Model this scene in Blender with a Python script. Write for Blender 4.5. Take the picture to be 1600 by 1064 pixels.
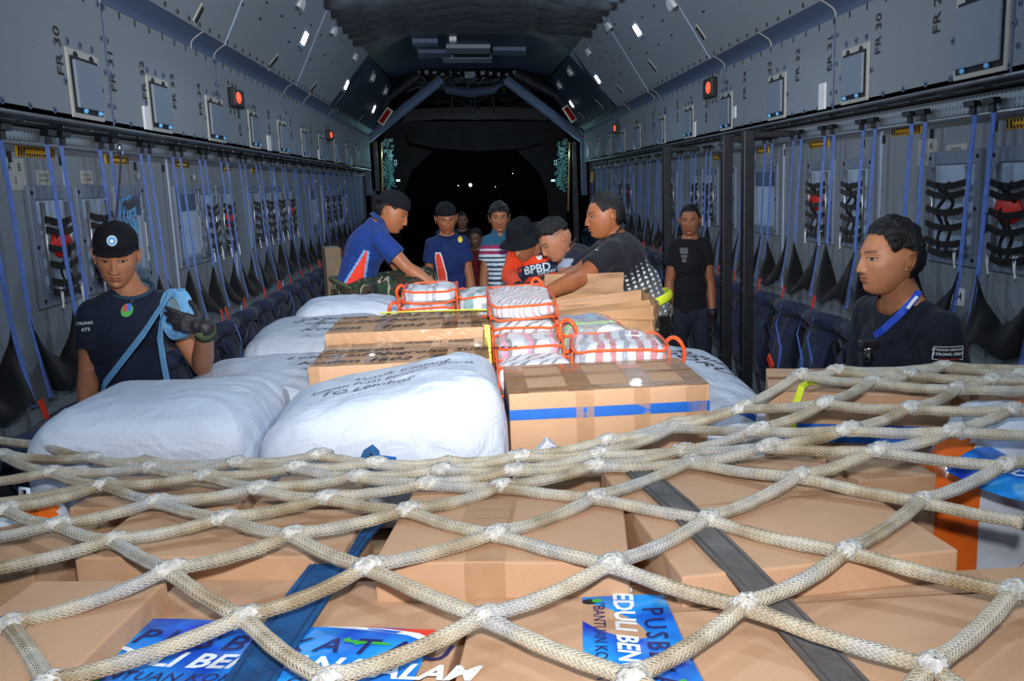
import bpy, bmesh, math, random
import numpy as np
from mathutils import Vector, Matrix, Euler, noise
for o in list(bpy.data.objects): bpy.data.objects.remove(o)
SC = bpy.context.scene
COL = SC.collection
R = random.Random(7)
# ---------------- camera (29 mm-ish lens, slightly pitched down and rolled) ----------------
F = 1380.0
def _n(v): v = np.array(v, float); return v/np.linalg.norm(v)
_d = _n((-69, 242, -F)); _u = -_n((310, -7848, -F)); _u = _n(_u-_d*_u.dot(_d)); _r = np.cross(_d, _u)
CM = np.array([_r, _d, _u]); CC = np.array([-.2, 0, 1.8])
cam_d = bpy.data.cameras.new('camera'); cam = bpy.data.objects.new('camera', cam_d); COL.objects.link(cam)
m4 = Matrix.Identity(4)
for i in range(3):
    for j in range(3): m4[i][j] = CM[i][j]
    m4[i][3] = CC[i]
cam.matrix_world = m4
cam_d.sensor_width = 36; cam_d.lens = F/1600*36; cam_d.clip_start = .05; cam_d.clip_end = 300
SC.camera = cam
def ray(px, py): return CM @ np.array([(px-800)/F, (532-py)/F, -1.])
def P(px, py, X=None, Y=None, Z=None):
    """where the sight line through a photo pixel meets a plane of the place"""
    v = ray(px, py)
    t = (X-CC[0])/v[0] if X is not None else ((Y-CC[1])/v[1] if Y is not None else (Z-CC[2])/v[2])
    return Vector(CC+v*t)
# ---------------- view, world, lights ----------------
SC.view_settings.view_transform = 'Standard'
try: SC.view_settings.look = 'None'
except Exception: pass
SC.view_settings.gamma = 1; SC.view_settings.use_curve_mapping = False
SC.view_settings.exposure = 0.0
W = bpy.data.worlds.new('night'); SC.world = W; W.use_nodes = True
W.node_tree.nodes['Background'].inputs[0].default_value = (.010, .013, .022, 1)
W.node_tree.nodes['Background'].inputs[1].default_value = .05
def light(name, kind, loc, energy, color, target=None, **kw):
    d = bpy.data.lights.new(name, kind); d.energy = energy; d.color = color
    for k, v in kw.items(): setattr(d, k, v)
    o = bpy.data.objects.new(name, d); COL.objects.link(o); o.location = loc
    if target is not None: o.rotation_euler = (Vector(target)-Vector(loc)).to_track_quat('-Z', 'Y').to_euler()
    return o
# the photographer's flash, zoomed towards the far end of the bay
FL = Vector((CC[0]+.03, CC[1]-.02, CC[2]+.17))
light('camera_flash', 'SPOT', FL, 1040, (1, .97, .96), FL+Vector((.1, 5, .6)), spot_size=math.radians(64), spot_blend=1.0, shadow_soft_size=.03)
light('camera_flash_spill', 'SPOT', FL, 150, (1, .97, .96), FL+Vector((.0, 5, -2.0)), spot_size=math.radians(90), spot_blend=1.0, shadow_soft_size=.03)
LAMP_E = 17.5

# ---------------- mesh helpers ----------------
class MB:
    def __init__(s): s.v = []; s.f = []; s.c = []; s.uv = []; s.mi = []; s.cur = (1, 1, 1); s.m = 0
    def add(s, vs, fs, uvs=None, col=None):
        b = len(s.v); s.v += [tuple(v) for v in vs]
        c = col or s.cur
        s.c += [c]*len(vs)
        s.uv += list(uvs) if uvs else [(0, 0)]*len(vs)
        for f in fs: s.f.append(tuple(i+b for i in f)); s.mi.append(s.m)
        return s
    def quad(s, a, b, c, d, uv=None): return s.add([a, b, c, d], [(0, 1, 2, 3)], uv or [(0, 0), (1, 0), (1, 1), (0, 1)])
    def hexa(s, p):   # 8 corners: bottom 0-3 ccw, top 4-7
        return s.add(p, [(3, 2, 1, 0), (4, 5, 6, 7), (0, 1, 5, 4), (1, 2, 6, 5), (2, 3, 7, 6), (3, 0, 4, 7)])
    def box(s, lo, hi):
        x0, y0, z0 = lo; x1, y1, z1 = hi
        return s.hexa([(x0, y0, z0), (x1, y0, z0), (x1, y1, z0), (x0, y1, z0), (x0, y0, z1), (x1, y0, z1), (x1, y1, z1), (x0, y1, z1)])
    def obox(s, c, ax, ay, az):  # oriented box, half axes
        c, ax, ay, az = map(Vector, (c, ax, ay, az))
        return s.hexa([c+sx*ax+sy*ay+sz*az for sz, sx, sy in [(-1, -1, -1), (-1, 1, -1), (-1, 1, 1), (-1, -1, 1), (1, -1, -1), (1, 1, -1), (1, 1, 1), (1, -1, 1)]])
    def tube(s, pts, r, n=10, flat=1.0, up=(0, 0, 1), caps=True, closed=False, vscale=1.0):
        pts = [Vector(p) for p in pts]; L = 0; rings = []
        N = len(pts); vs = []; uv = []
        for i, p in enumerate(pts):
            a = pts[(i-1) % N] if closed else pts[max(i-1, 0)]; b = pts[(i+1) % N] if closed else pts[min(i+1, N-1)]
            t = (b-a).normalized(); side = t.cross(Vector(up))
            if side.length < 1e-4: side = t.cross(Vector((1, 0, 0)))
            side.normalize(); u = side.cross(t)
            rr = r[i] if isinstance(r, (list, tuple)) else r
            if i: L += (p-pts[i-1]).length
            for k in range(n+1):
                an = 2*math.pi*k/n
                vs.append(p+side*math.cos(an)*rr+u*math.sin(an)*rr*flat); uv.append((L*vscale, k/n))
        fs = []
        for i in range(N-1 if not closed else N):
            for k in range(n):
                a = i*(n+1)+k; b = ((i+1) % N)*(n+1)+k
                fs.append((a, b, b+1, a+1))
        if caps and not closed:
            fs.append(tuple(range(n))); fs.append(tuple((N-1)*(n+1)+k for k in reversed(range(n))))
        return s.add(vs, fs, uv)
    def strip(s, pts, w, nrm, th=.003):   # ribbon along pts, nrm = list or single normal
        pts = [Vector(p) for p in pts]; vs = []; N = len(pts); uv = []; L = 0
        for i, p in enumerate(pts):
            t = (pts[min(i+1, N-1)]-pts[max(i-1, 0)]).normalized()
            nn = Vector(nrm[i] if isinstance(nrm, list) else nrm); sd = t.cross(nn).normalized(); n2 = sd.cross(t).normalized()
            ww = (w[i] if isinstance(w, (list, tuple)) else w)/2
            if i: L += (p-pts[i-1]).length
            for a, b in ((-1, -1), (1, -1), (1, 1), (-1, 1)):
                vs.append(p+sd*a*ww+n2*b*th/2); uv.append((L, (a+1)/2))
        fs = [(0, 1, 2, 3), tuple((N-1)*4+k for k in (3, 2, 1, 0))]
        for i in range(N-1):
            for k in range(4): fs.append((i*4+k, (i+1)*4+k, (i+1)*4+(k+1) % 4, i*4+(k+1) % 4))
        return s.add(vs, fs, uv)
    def ell(s, c, ax, ay, az, nu=20, nv=14):
        c, ax, ay, az = map(Vector, (c, ax, ay, az)); vs = []; fs = []
        for i in range(nv+1):
            th = math.pi*i/nv
            for k in range(nu):
                ph = 2*math.pi*k/nu; vs.append(c+ax*math.sin(th)*math.cos(ph)+ay*math.sin(th)*math.sin(ph)+az*math.cos(th))
        for i in range(nv):
            for k in range(nu): fs.append((i*nu+k, (i+1)*nu+k, (i+1)*nu+(k+1) % nu, i*nu+(k+1) % nu))
        return s.add(vs, fs)
    def sph(s, c, r, nu=16, nv=10): return s.ell(c, (r, 0, 0), (0, r, 0), (0, 0, r), nu, nv)
    def cap(s, a, ra, b, rb, n=14, ends=True):
        a, b = Vector(a), Vector(b); d = (b-a)
        s.tube([a, a.lerp(b, .5), b], [ra, (ra+rb)/2, rb], n)
        if ends: s.sph(a, ra, n, 8); s.sph(b, rb, n, 8)
        return s
    def disc(s, c, nrm, r, th=.004, n=14):
        c = Vector(c); nrm = Vector(nrm).normalized()
        return s.tube([c-nrm*th/2, c+nrm*th/2], r, n)
    def build(s, name, mat, parent=None, smooth=False, bevel=0, sub=0, keepcol=False, wn=False):
        me = bpy.data.meshes.new(name); me.from_pydata(s.v, [], s.f)
        if any(u != (0, 0) for u in s.uv):
            l = me.uv_layers.new(name='UVMap'); idx = np.zeros(len(me.loops), int); me.loops.foreach_get('vertex_index', idx)
            l.data.foreach_set('uv', np.array(s.uv, float)[idx].ravel())
        if keepcol:
            a = me.color_attributes.new('Col', 'FLOAT_COLOR', 'POINT')
            a.data.foreach_set('color', np.array([(*c, 1) for c in s.c], float).ravel())
        mats = mat if isinstance(mat, list) else [mat]
        for mm in mats: me.materials.append(mm)
        if len(mats) > 1: me.polygons.foreach_set('material_index', s.mi)
        if smooth: me.polygons.foreach_set('use_smooth', [True]*len(me.polygons))
        me.update()
        o = bpy.data.objects.new(name, me); COL.objects.link(o)
        if parent: o.parent = parent
        if bevel:
            b = o.modifiers.new('b', 'BEVEL'); b.width = bevel; b.segments = 2; b.limit_method = 'ANGLE'; b.angle_limit = .7
            if wn: pass
        if sub:
            b = o.modifiers.new('s', 'SUBSURF'); b.levels = sub; b.render_levels = sub
        return o
def tag(o, label=None, cat=None, group=None, kind=None):
    if label: o['label'] = label
    if cat: o['category'] = cat
    if group: o['group'] = group
    if kind: o['kind'] = kind
    return o
def empty(name, loc=(0, 0, 0), label=None, cat=None, group=None, kind=None):
    o = bpy.data.objects.new(name, None); o.empty_display_size = .05; COL.objects.link(o); o.location = loc
    return tag(o, label, cat, group, kind)
def rootat(root, loc):  # give the Empty its place while children keep world coordinates
    root.location = loc; bpy.context.view_layer.update()
    for c in root.children: c.matrix_parent_inverse = Matrix.Translation(-Vector(loc))
    return root
_tc = {}
def textgeo(s, size=1, shear=0, bold=0, align='CENTER', sp=1.0, res=2):
    k = (s, shear, bold, align, sp, res)
    if k not in _tc:
        cu = bpy.data.curves.new('t', 'FONT'); cu.body = s; cu.size = 1; cu.shear = shear; cu.offset = bold; cu.align_x = align; cu.align_y = 'CENTER'; cu.space_character = sp; cu.resolution_u = res
        ob = bpy.data.objects.new('t', cu); COL.objects.link(ob)
        bpy.context.view_layer.update()
        me = ob.evaluated_get(bpy.context.evaluated_depsgraph_get()).to_mesh()
        vs = [tuple(v.co) for v in me.vertices]; fs = [tuple(p.vertices) for p in me.polygons]
        ob.to_mesh_clear(); bpy.data.objects.remove(ob); bpy.data.curves.remove(cu)
        _tc[k] = (vs, fs)
    vs, fs = _tc[k]
    return [(x*size, y*size) for x, y, z in vs], fs
def text(mb, s, c, right, up, size, **kw):
    right = Vector(right).normalized(); up = Vector(up).normalized(); c = Vector(c)
    vs, fs = textgeo(s, size, **kw)
    return mb.add([c+right*x+up*y for x, y in vs], fs)
def grid(fn, nu, nv, wrapu=False):
    vs = []; uv = []; fs = []
    for j in range(nv+1):
        for i in range(nu+(0 if wrapu else 1)):
            vs.append(fn(i/nu, j/nv)); uv.append((i/nu, j/nv))
    n = nu if wrapu else nu+1
    for j in range(nv):
        for i in range(nu):
            fs.append((j*n+i, j*n+(i+1) % n, (j+1)*n+(i+1) % n, (j+1)*n+i))
    return vs, fs, uv
def sm(a, b, x):
    t = min(1, max(0, (x-a)/(b-a))); return t*t*(3-2*t)

# ---------------- materials ----------------
MATS = {}
def C3(r, g, b):   # sRGB 0-255 to linear
    return tuple(((x/255)/12.92 if x/255 <= .04045 else ((x/255+.055)/1.055)**2.4) for x in (r, g, b))
class NT:
    def __init__(s, name):
        s.m = bpy.data.materials.new(name); s.m.use_nodes = True; s.t = s.m.node_tree; s.b = s.t.nodes['Principled BSDF']; s.o = s.t.nodes['Material Output']
    def n(s, ty, **kw):
        nd = s.t.nodes.new(ty)
        for k, v in kw.items():
            if k in nd.inputs.keys() if not isinstance(k, int) else False: nd.inputs[k].default_value = v
            else: setattr(nd, k, v)
        return nd
    def l(s, a, b): s.t.links.new(a, b)
def mat(name, col, rough=.6, metal=0, noise_s=0, noise_a=.15, bump=0, bump_s=60, spec=.5, emit=None, es=0, coat=0, alpha=1, sheen=0, col2=None, trans=0, vcol=False, stretch=None):
    if name in MATS: return MATS[name]
    q = NT(name); b = q.b
    b.inputs['Base Color'].default_value = (*col, 1); b.inputs['Roughness'].default_value = rough; b.inputs['Metallic'].default_value = metal
    b.inputs['Specular IOR Level'].default_value = spec; b.inputs['Coat Weight'].default_value = coat; b.inputs['Alpha'].default_value = alpha
    b.inputs['Transmission Weight'].default_value = trans
    if sheen: b.inputs['Sheen Weight'].default_value = sheen
    if emit: b.inputs['Emission Color'].default_value = (*emit, 1); b.inputs['Emission Strength'].default_value = es
    tc = q.n('ShaderNodeTexCoord'); src = tc.outputs['Object']
    if stretch:
        mp = q.n('ShaderNodeMapping'); mp.inputs['Scale'].default_value = stretch; q.l(src, mp.inputs[0]); src = mp.outputs[0]
    base = None
    if vcol:
        at = q.n('ShaderNodeVertexColor', layer_name='Col'); base = at.outputs[0]; q.l(base, b.inputs['Base Color'])
    if noise_s:
        nz = q.n('ShaderNodeTexNoise'); nz.inputs['Scale'].default_value = noise_s; nz.inputs['Detail'].default_value = 6; q.l(src, nz.inputs['Vector'])
        mx = q.n('ShaderNodeMix', data_type='RGBA')
        rp = q.n('ShaderNodeMapRange'); rp.inputs[1].default_value = .3; rp.inputs[2].default_value = .7; q.l(nz.outputs[0], rp.inputs[0]); q.l(rp.outputs[0], mx.inputs[0])
        if vcol:
            mx.blend_type = 'MULTIPLY'; mx.inputs[0].default_value = 1
            q.t.links.remove(mx.inputs[0].links[0]); mx.inputs[0].default_value = 1
            cr = q.n('ShaderNodeMix', data_type='RGBA'); q.l(rp.outputs[0], cr.inputs[0]); cr.inputs[6].default_value = (1-noise_a,)*3+(1,); cr.inputs[7].default_value = (1, 1, 1, 1)
            q.l(base, mx.inputs[6]); q.l(cr.outputs[2], mx.inputs[7])
        else:
            c2 = col2 or tuple(x*(1-noise_a*1.6) for x in col); c1 = col if col2 else tuple(min(1, x*(1+noise_a*.6)) for x in col)
            mx.inputs[6].default_value = (*c2, 1); mx.inputs[7].default_value = (*c1, 1)
        q.l(mx.outputs[2], b.inputs['Base Color'])
    if bump:
        n2 = q.n('ShaderNodeTexNoise'); n2.inputs['Scale'].default_value = bump_s; n2.inputs['Detail'].default_value = 5; q.l(src, n2.inputs['Vector'])
        bp = q.n('ShaderNodeBump'); bp.inputs['Strength'].default_value = min(1, bump); bp.inputs['Distance'].default_value = .01; q.l(n2.outputs[0], bp.inputs['Height']); q.l(bp.outputs[0], b.inputs['Normal'])
    MATS[name] = q.m; return q.m
M_wall = mat('wall_panel_grey', C3(138, 147, 155), .75, noise_s=160, noise_a=.12, bump=.08, bump_s=400, spec=.3)
M_band = mat('band_blue_grey', C3(78, 96, 124), .6, noise_s=40, noise_a=.06)
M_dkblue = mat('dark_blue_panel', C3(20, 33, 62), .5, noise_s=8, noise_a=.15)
M_quilt = mat('quilted_liner_dark', C3(66, 68, 74), .55, noise_s=14, noise_a=.2, bump=.35, bump_s=25)
M_alu = mat('aluminium', C3(165, 172, 178), .38, .75, noise_s=60, noise_a=.1)
M_alud = mat('dark_aluminium', C3(92, 97, 104), .45, .6, noise_s=20, noise_a=.2)
M_frame = mat('niche_frame_blue_grey', C3(118, 132, 150), .5, noise_s=30, noise_a=.05)
M_inner = mat('niche_lining_pale', C3(172, 192, 216), .55, noise_s=20, noise_a=.04)
M_hatch = mat('hatch_lid_grey', C3(120, 134, 150), .5, noise_s=200, noise_a=.05)
M_black = mat('black_plastic', C3(18, 18, 22), .45)
M_blackc = mat('black_cloth', C3(17, 17, 21), .85, noise_s=90, noise_a=.2, bump=.25, bump_s=300, spec=.15, sheen=.1)
M_white = mat('white_paint', C3(225, 228, 230), .5)
M_cream = mat('hatch_edge_cream', C3(178, 178, 170), .6)
M_strap = mat('strap_blue', C3(86, 126, 216), .7, noise_s=40, noise_a=.2, bump=.2, bump_s=500, sheen=.2)
M_navy = mat('seat_navy', C3(30, 42, 76), .8, noise_s=12, noise_a=.35, bump=.5, bump_s=30, sheen=.1)
M_orange = mat('tag_orange_red', C3(235, 62, 34), .6)
M_red = mat('red_plastic', C3(215, 40, 25), .5)
M_yel = mat('placard_yellow', C3(215, 165, 20), .6)
M_chrome = mat('chrome', C3(205, 210, 215), .2, 1.0)
M_ink = mat('stencil_black', C3(22, 22, 26), .7)
M_grayink = mat('placard_grey_text', C3(90, 92, 96), .7)
M_floor = mat('floor_grey', C3(62, 66, 74), .6, noise_s=12, noise_a=.2)
M_lamp = mat('lamp_lens', (1, 1, 1), .3, emit=(.72, .86, 1), es=26)
M_redlamp = mat('red_lamp_lens', (.8, .05, .02), .3, emit=(1, .06, .02), es=2.2)
M_redlamp2 = mat('red_sign_dim', C3(80, 8, 8), .9, emit=(1, .03, .02), es=.03, spec=.1)
M_cyan = mat('cyan_work_lamp', (.6, 1, 1), .3, emit=(.45, 1, .98), es=5)
M_cyanlit_metal = mat('metal_cyan_light_tint', C3(70, 110, 110), .4, .3, noise_s=15, noise_a=.3)  # glow of the cyan lamps put into the metal's base colour
M_gold = mat('brass_pole', C3(170, 140, 95), .3, .8)
M_dirt = mat('black_machinery', C3(38, 40, 46), .5, .3, noise_s=9, noise_a=.4)
M_far = mat('far_light', (1, 1, 1), .3, emit=(1, .97, .9), es=8)
M_night = mat('asphalt_night', C3(20, 20, 24), .9)
M_bluebead = mat('latch_blue', C3(110, 190, 250), .35)
ORD = ['first', 'second', 'third', 'fourth', 'fifth', 'sixth', 'seventh', 'eighth', 'ninth', 'tenth', 'eleventh', 'twelfth', 'thirteenth', 'fourteenth', 'fifteenth', 'sixteenth', 'seventeenth', 'eighteenth', 'nineteenth', 'twentieth', 'twenty-first', 'twenty-second', 'twenty-third', 'twenty-fourth', 'twenty-fifth', 'twenty-sixth']
# ================= THE BAY =================
YF, YE = -3.0, 15.6     # front bulkhead, end of the side walls
XU, XL, XR, XB = 1.85, 2.02, 1.97, 1.77   # upper panel, lower wall, rail face, band top
def zL(px, py, X): return P(px, py, X=-X).z
def zR(px, py, X): return P(px, py, X=X).z
PROF = {}
for s, q in ((-1, dict(pb=(0, 172), sh=(0, 194), rl=(0, 215), bl=(200, 26), bu=(232, 0), cu=(512, 0))),
             (1, dict(pb=(1600, 113), sh=(1600, 134), rl=(1600, 165), bl=(1365, 0), bu=(1285, 0), cu=(955, 0)))):
    g = lambda k, X: P(*q[k], X=s*X).z
    d = dict(pb=g('pb', XU), sh=g('sh', XR), rl=g('rl', XR), bl=g('bl', XU), bu=g('bu', XB))
    r = ray(*q['cu']); zt = 3.52; d['zt'] = zt; d['xt'] = abs(CC[0]+(zt-CC[2])*r[0]/r[2])
    PROF[s] = d
print('PROFILE', {k: {a: round(b, 3) for a, b in v.items()} for k, v in PROF.items()})
SIDE = {-1: 'left', 1: 'right'}
def stru(o): o['kind'] = 'structure'; return o
stru(MB().box((-2.4, YF-.1, -.12), (2.4, 19.5, 0)).build('floor', M_floor))
stru(MB().box((-2.3, YF-.1, 0), (2.3, YF, 3.9)).build('wall_front', M_wall))
for s in (-1, 1):
    p = PROF[s]; sd = SIDE[s]
    # lower wall (solid, 8 cm)
    w = stru(MB().box((min(s*XL, s*(XL+.08)), YF, 0), (max(s*XL, s*(XL+.08)), YE, p['sh']+.03)).build('wall_'+sd, M_wall))
    # rail: perforated face
    mb = MB(); x0, x1 = sorted((s*XR, s*XL)); mb.box((x0, YF, p['rl']), (x1, YE, p['sh']))
    q = NT('perforated_rail'); tc = q.n('ShaderNodeTexCoord'); sp = q.n('ShaderNodeSeparateXYZ'); q.l(tc.outputs['Object'], sp.inputs[0])
    def rep(sock, per):
        a = q.n('ShaderNodeMath', operation='DIVIDE'); q.l(sock, a.inputs[0]); a.inputs[1].default_value = per
        f = q.n('ShaderNodeMath', operation='FRACT'); q.l(a.outputs[0], f.inputs[0])
        g_ = q.n('ShaderNodeMath', operation='SUBTRACT'); q.l(f.outputs[0], g_.inputs[0]); g_.inputs[1].default_value = .5
        h = q.n('ShaderNodeMath', operation='POWER'); q.l(g_.outputs[0], h.inputs[0]); h.inputs[1].default_value = 2; return h.outputs[0]
    a = q.n('ShaderNodeMath', operation='ADD'); q.l(rep(sp.outputs[1], .03), a.inputs[0]); q.l(rep(sp.outputs[2], .03), a.inputs[1])
    lt = q.n('ShaderNodeMath', operation='LESS_THAN'); q.l(a.outputs[0], lt.inputs[0]); lt.inputs[1].default_value = .05
    mx = q.n('ShaderNodeMix', data_type='RGBA'); q.l(lt.outputs[0], mx.inputs[0]); mx.inputs[6].default_value = (*C3(150, 160, 168), 1); mx.inputs[7].default_value = (*C3(105, 112, 120), 1)
    q.l(mx.outputs[2], q.b.inputs['Base Color']); q.b.inputs['Metallic'].default_value = .4; q.b.inputs['Roughness'].default_value = .45
    stru(mb.build('trim_1' if s < 0 else 'trim_2', q.m))
    # lower lip tube of the rail
    stru(MB().tube([(s*(XR-.012), YF, p['rl']-.012), (s*(XR-.012), YE, p['rl']-.012)], .011, 10).build('trim_3' if s < 0 else 'trim_4', M_alu, smooth=True))
    # soffit between rail and upper panel with slots and a bright edge
    mb = MB(); zz = (p['pb'], p['sh'])
    mb.hexa([(s*XU, YF, zz[0]), (s*XL, YF, zz[1]), (s*XL, YE, zz[1]), (s*XU, YE, zz[0]), (s*XU, YF, zz[0]+.03), (s*XL, YF, zz[1]+.03), (s*XL, YE, zz[1]+.03), (s*XU, YE, zz[0]+.03)])
    so = stru(mb.build('trim_5' if s < 0 else 'trim_6', M_alud))
    mb = MB(); y = 2.2
    while y < YE-.6:
        for fy in (0, .28):
            c = Vector((s*(XU+.06), y+fy, (zz[0]*.6+zz[1]*.4)-.004)); mb.obox(c, (.004, 0, 0), (0, .1, 0), (0, 0, .003))
        y += .62
    mb.build('soffit_slot', M_alu, so)['kind'] = 'stuff'
    MB().tube([(s*(XU-.006), YF, zz[0]), (s*(XU-.006), YE, zz[0])], .007, 8).build('edge_strip', M_alu, so)
    # upper panel
    mb = MB(); mb.box((min(s*XU, s*(XU+.05)), YF, p['pb']+.01), (max(s*XU, s*(XU+.05)), YE, p['bl'])); up = stru(mb.build('wall_upper_'+sd, M_wall))
    # panel seams + fasteners
    mb = MB(); mf = MB(); md = MB()
    seam = [P(162, 60, X=-XU).y, P(340, 150, X=-XU).y, P(452, 240, X=-XU).y] if s < 0 else [P(1305, 60, X=XU).y, P(1132, 140, X=XU).y, P(1023, 170, X=XU).y]
    if s > 0: seam.append(P(1583, 60, X=XU).y)
    for y in seam+[12.4, 1.0, -.8]:
        mb.box((s*XU-.003, y-.006, p['pb']+.01), (s*XU+.003, y+.006, p['bl']))
        for k in range(4):
            for dy in (-.035, .035): mf.disc((s*XU, y+dy, p['pb']+.1+k*.15), (1, 0, 0), .013, .008, 10); md.disc((s*XU, y+dy, p['pb']+.1+k*.15), (1, 0, 0), .0045, .011, 8)
    y = 1.5
    while y < YE:
        mf.disc((s*XU, y, p['pb']+.035), (1, 0, 0), .014, .008, 10); md.disc((s*XU, y, p['pb']+.035), (1, 0, 0), .005, .011, 8)
        md.box((s*XU-.004, y-.004, p['bl']-.035), (s*XU+.004, y+.004, p['bl']-.002))
        md.box((s*(XB-.02)-.004, y-.004, p['bu']+.005), (s*(XB-.02)+.004, y+.004, p['bu']+.03))
        y += .205
    mb.build('panel_seam', M_band, up); mf.build('fastener', M_band, up)['kind'] = 'stuff'; md.build('fastener_slot', M_ink, up)['kind'] = 'stuff'
    # cove band
    def bandf(u, v, s=s, p=p):
        a = v*1.0
        x = XU+(XB-XU)*(a**1.3)+.02*math.sin(a*math.pi); z = p['bl']+(p['bu']-p['bl'])*a
        return (s*x, YF+(YE-YF)*u, z)
    vs, fs, uv = grid(bandf, 1, 8); b_ = stru(MB().add(vs, fs).build('trim_7' if s < 0 else 'trim_8', M_band, smooth=True))
    mb = MB()
    for y in seam+[P(300, 90, X=-XU).y if s < 0 else P(1205, 70, X=XU).y, 9.5, 11.2]:
        mb.strip([Vector(bandf((y-YF)/(YE-YF), t/8))-Vector((s*.003, 0, 0)) for t in range(9)], .012, (s, 0, 0), .004)
    mb.build('band_joint', M_cream, b_)
    # sloping ceiling panel: light grey to YC then dark blue
    a0 = Vector((s*XB, 0, p['bu'])); a1 = Vector((s*p['xt'], 0, p['zt']))
    yc0 = (P(515, 165, X=-XB).y if s < 0 else P(965, 155, X=XB).y); yc1 = P(573, 85, Z=p['zt']).y if s < 0 else P(906, 85, Z=p['zt']).y
    PROF[s]['yc'] = (yc0, yc1); PROF[s]['a'] = (a0, a1)
    def pt(y, t, off=0, a0=a0, a1=a1, s=s):
        q_ = a0.lerp(a1, t); nn = Vector((-s*(a1.z-a0.z), 0, (a1.x-a0.x)*s)).normalized()
        nn = Vector((-s*abs(a1.z-a0.z), 0, -abs(a1.x-a0.x))).normalized()
        return Vector((q_.x, y, q_.z))+nn*off
    PROF[s]['pt'] = pt
    def slab(y0a, y0b, y1a, y1b, name, m):
        mb = MB(); mb.hexa([pt(y0a, 0), pt(y1a, 0), pt(y1b, 1), pt(y0b, 1), pt(y0a, 0, -.04), pt(y1a, 0, -.04), pt(y1b, 1, -.04), pt(y0b, 1, -.04)]); return stru(mb.build(name, m))
    cs = slab(YF, YF, yc0, yc1, 'ceiling_slope_'+sd, M_wall)
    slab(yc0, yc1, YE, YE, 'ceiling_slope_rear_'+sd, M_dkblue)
    mb = MB(); md = MB()
    sl = [(P(350, 60, X=-XB).y), P(462, 132, X=-XB).y] if s < 0 else [P(1110, 60, X=XB).y, P(1013, 118, X=XB).y]
    for y in sl+[3.6, 1.5]:
        mb.strip([pt(y+.0, t/6, .003) for t in range(7)], .014, pt(0, 0, 1)-pt(0, 0), .005)
    for y in np.arange(2.6, yc0-.1, .52):
        for t in (.35, .5, .65, .8):
            if y < yc0-.6 and int(y*7+t*10) % 3: md.strip([pt(y-.03, t, .003), pt(y+.03, t, .003)], .012, pt(0, 0, 1)-pt(0, 0), .005)
    mb.build('panel_seam', M_inner, cs); md.build('fastener_slot', M_ink, cs)['kind'] = 'stuff'
# quilted liner overhead between the slopes
xl, xr = -PROF[-1]['xt'], PROF[1]['xt']; zt = PROF[1]['zt']; YQ = 10.9
def quilt(u, v):
    x = xl-.03+(xr-xl+.06)*u; y = YF+(YQ-YF)*v
    ph = y/.42*math.pi; amp = .07*abs(math.sin(ph))**.7
    sc = .035*abs(math.sin(x/.36*math.pi+.6*math.sin(y*.8)))
    z = zt+.16*math.sin(u*math.pi)-amp-sc*.6+.03*noise.noise((x*2, y*2, 3))
    return (x, y+.06*math.sin(x*9), z)
vs, fs, uv = grid(quilt, 90, 420); stru(MB().add(vs, fs).build('ceiling', M_quilt, smooth=True))
# dark header facets from the quilt edge down to the portal frame
RA = [P(573, 85, Y=12.2), P(641, 53, Y=11.2), P(822, 53, Y=11.2), P(906, 85, Y=12.2)]
RA[0] = Vector((xl, 12.2, zt)); RA[3] = Vector((xr, 12.2, zt)); RA[1].y = RA[2].y = 11.2
RB = [P(608, 124, Y=YE), P(660, 108, Y=YE), P(800, 106, Y=YE), P(868, 121, Y=YE)]
def slabq(a, b, c, d, name, m, th=.05):
    n_ = (Vector(b)-Vector(a)).cross(Vector(d)-Vector(a)).normalized()
    if n_.dot(Vector(a)-Vector(CC)) < 0: n_ = -n_
    mb = MB(); mb.hexa([a, b, c, d]+[Vector(t)+n_*th for t in (a, b, c, d)]); return mb.build(name, m)
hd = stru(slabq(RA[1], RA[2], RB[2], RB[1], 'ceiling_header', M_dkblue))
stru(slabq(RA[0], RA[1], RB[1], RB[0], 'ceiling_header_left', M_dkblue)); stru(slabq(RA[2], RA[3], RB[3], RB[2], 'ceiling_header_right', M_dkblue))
# triangles filling from the quilt end to the facets
mb = MB(); mb.add([(xl-.05, YQ-.3, zt+.02), RA[0], RA[1], RA[2], RA[3], (xr+.05, YQ-.3, zt+.02), (RA[1].x, YQ-.3, zt+.2), (RA[2].x, YQ-.3, zt+.2)], [(0, 1, 2, 6), (6, 2, 3, 7), (7, 3, 4, 5)]); stru(mb.build('ceiling_infill', M_quilt))
# slopes close against RB corners
for s, A_, B_ in ((-1, RA[0], RB[0]), (1, RA[3], RB[3])):
    pt = PROF[s]['pt']; e0 = P(566, 206, Y=YE) if s < 0 else P(916, 206, Y=YE)
    stru(slabq(A_, B_, e0, pt(PROF[s]['yc'][0]+.2, 0, .02), 'ceiling_facet_'+SIDE[s], M_dkblue, .03))
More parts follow.
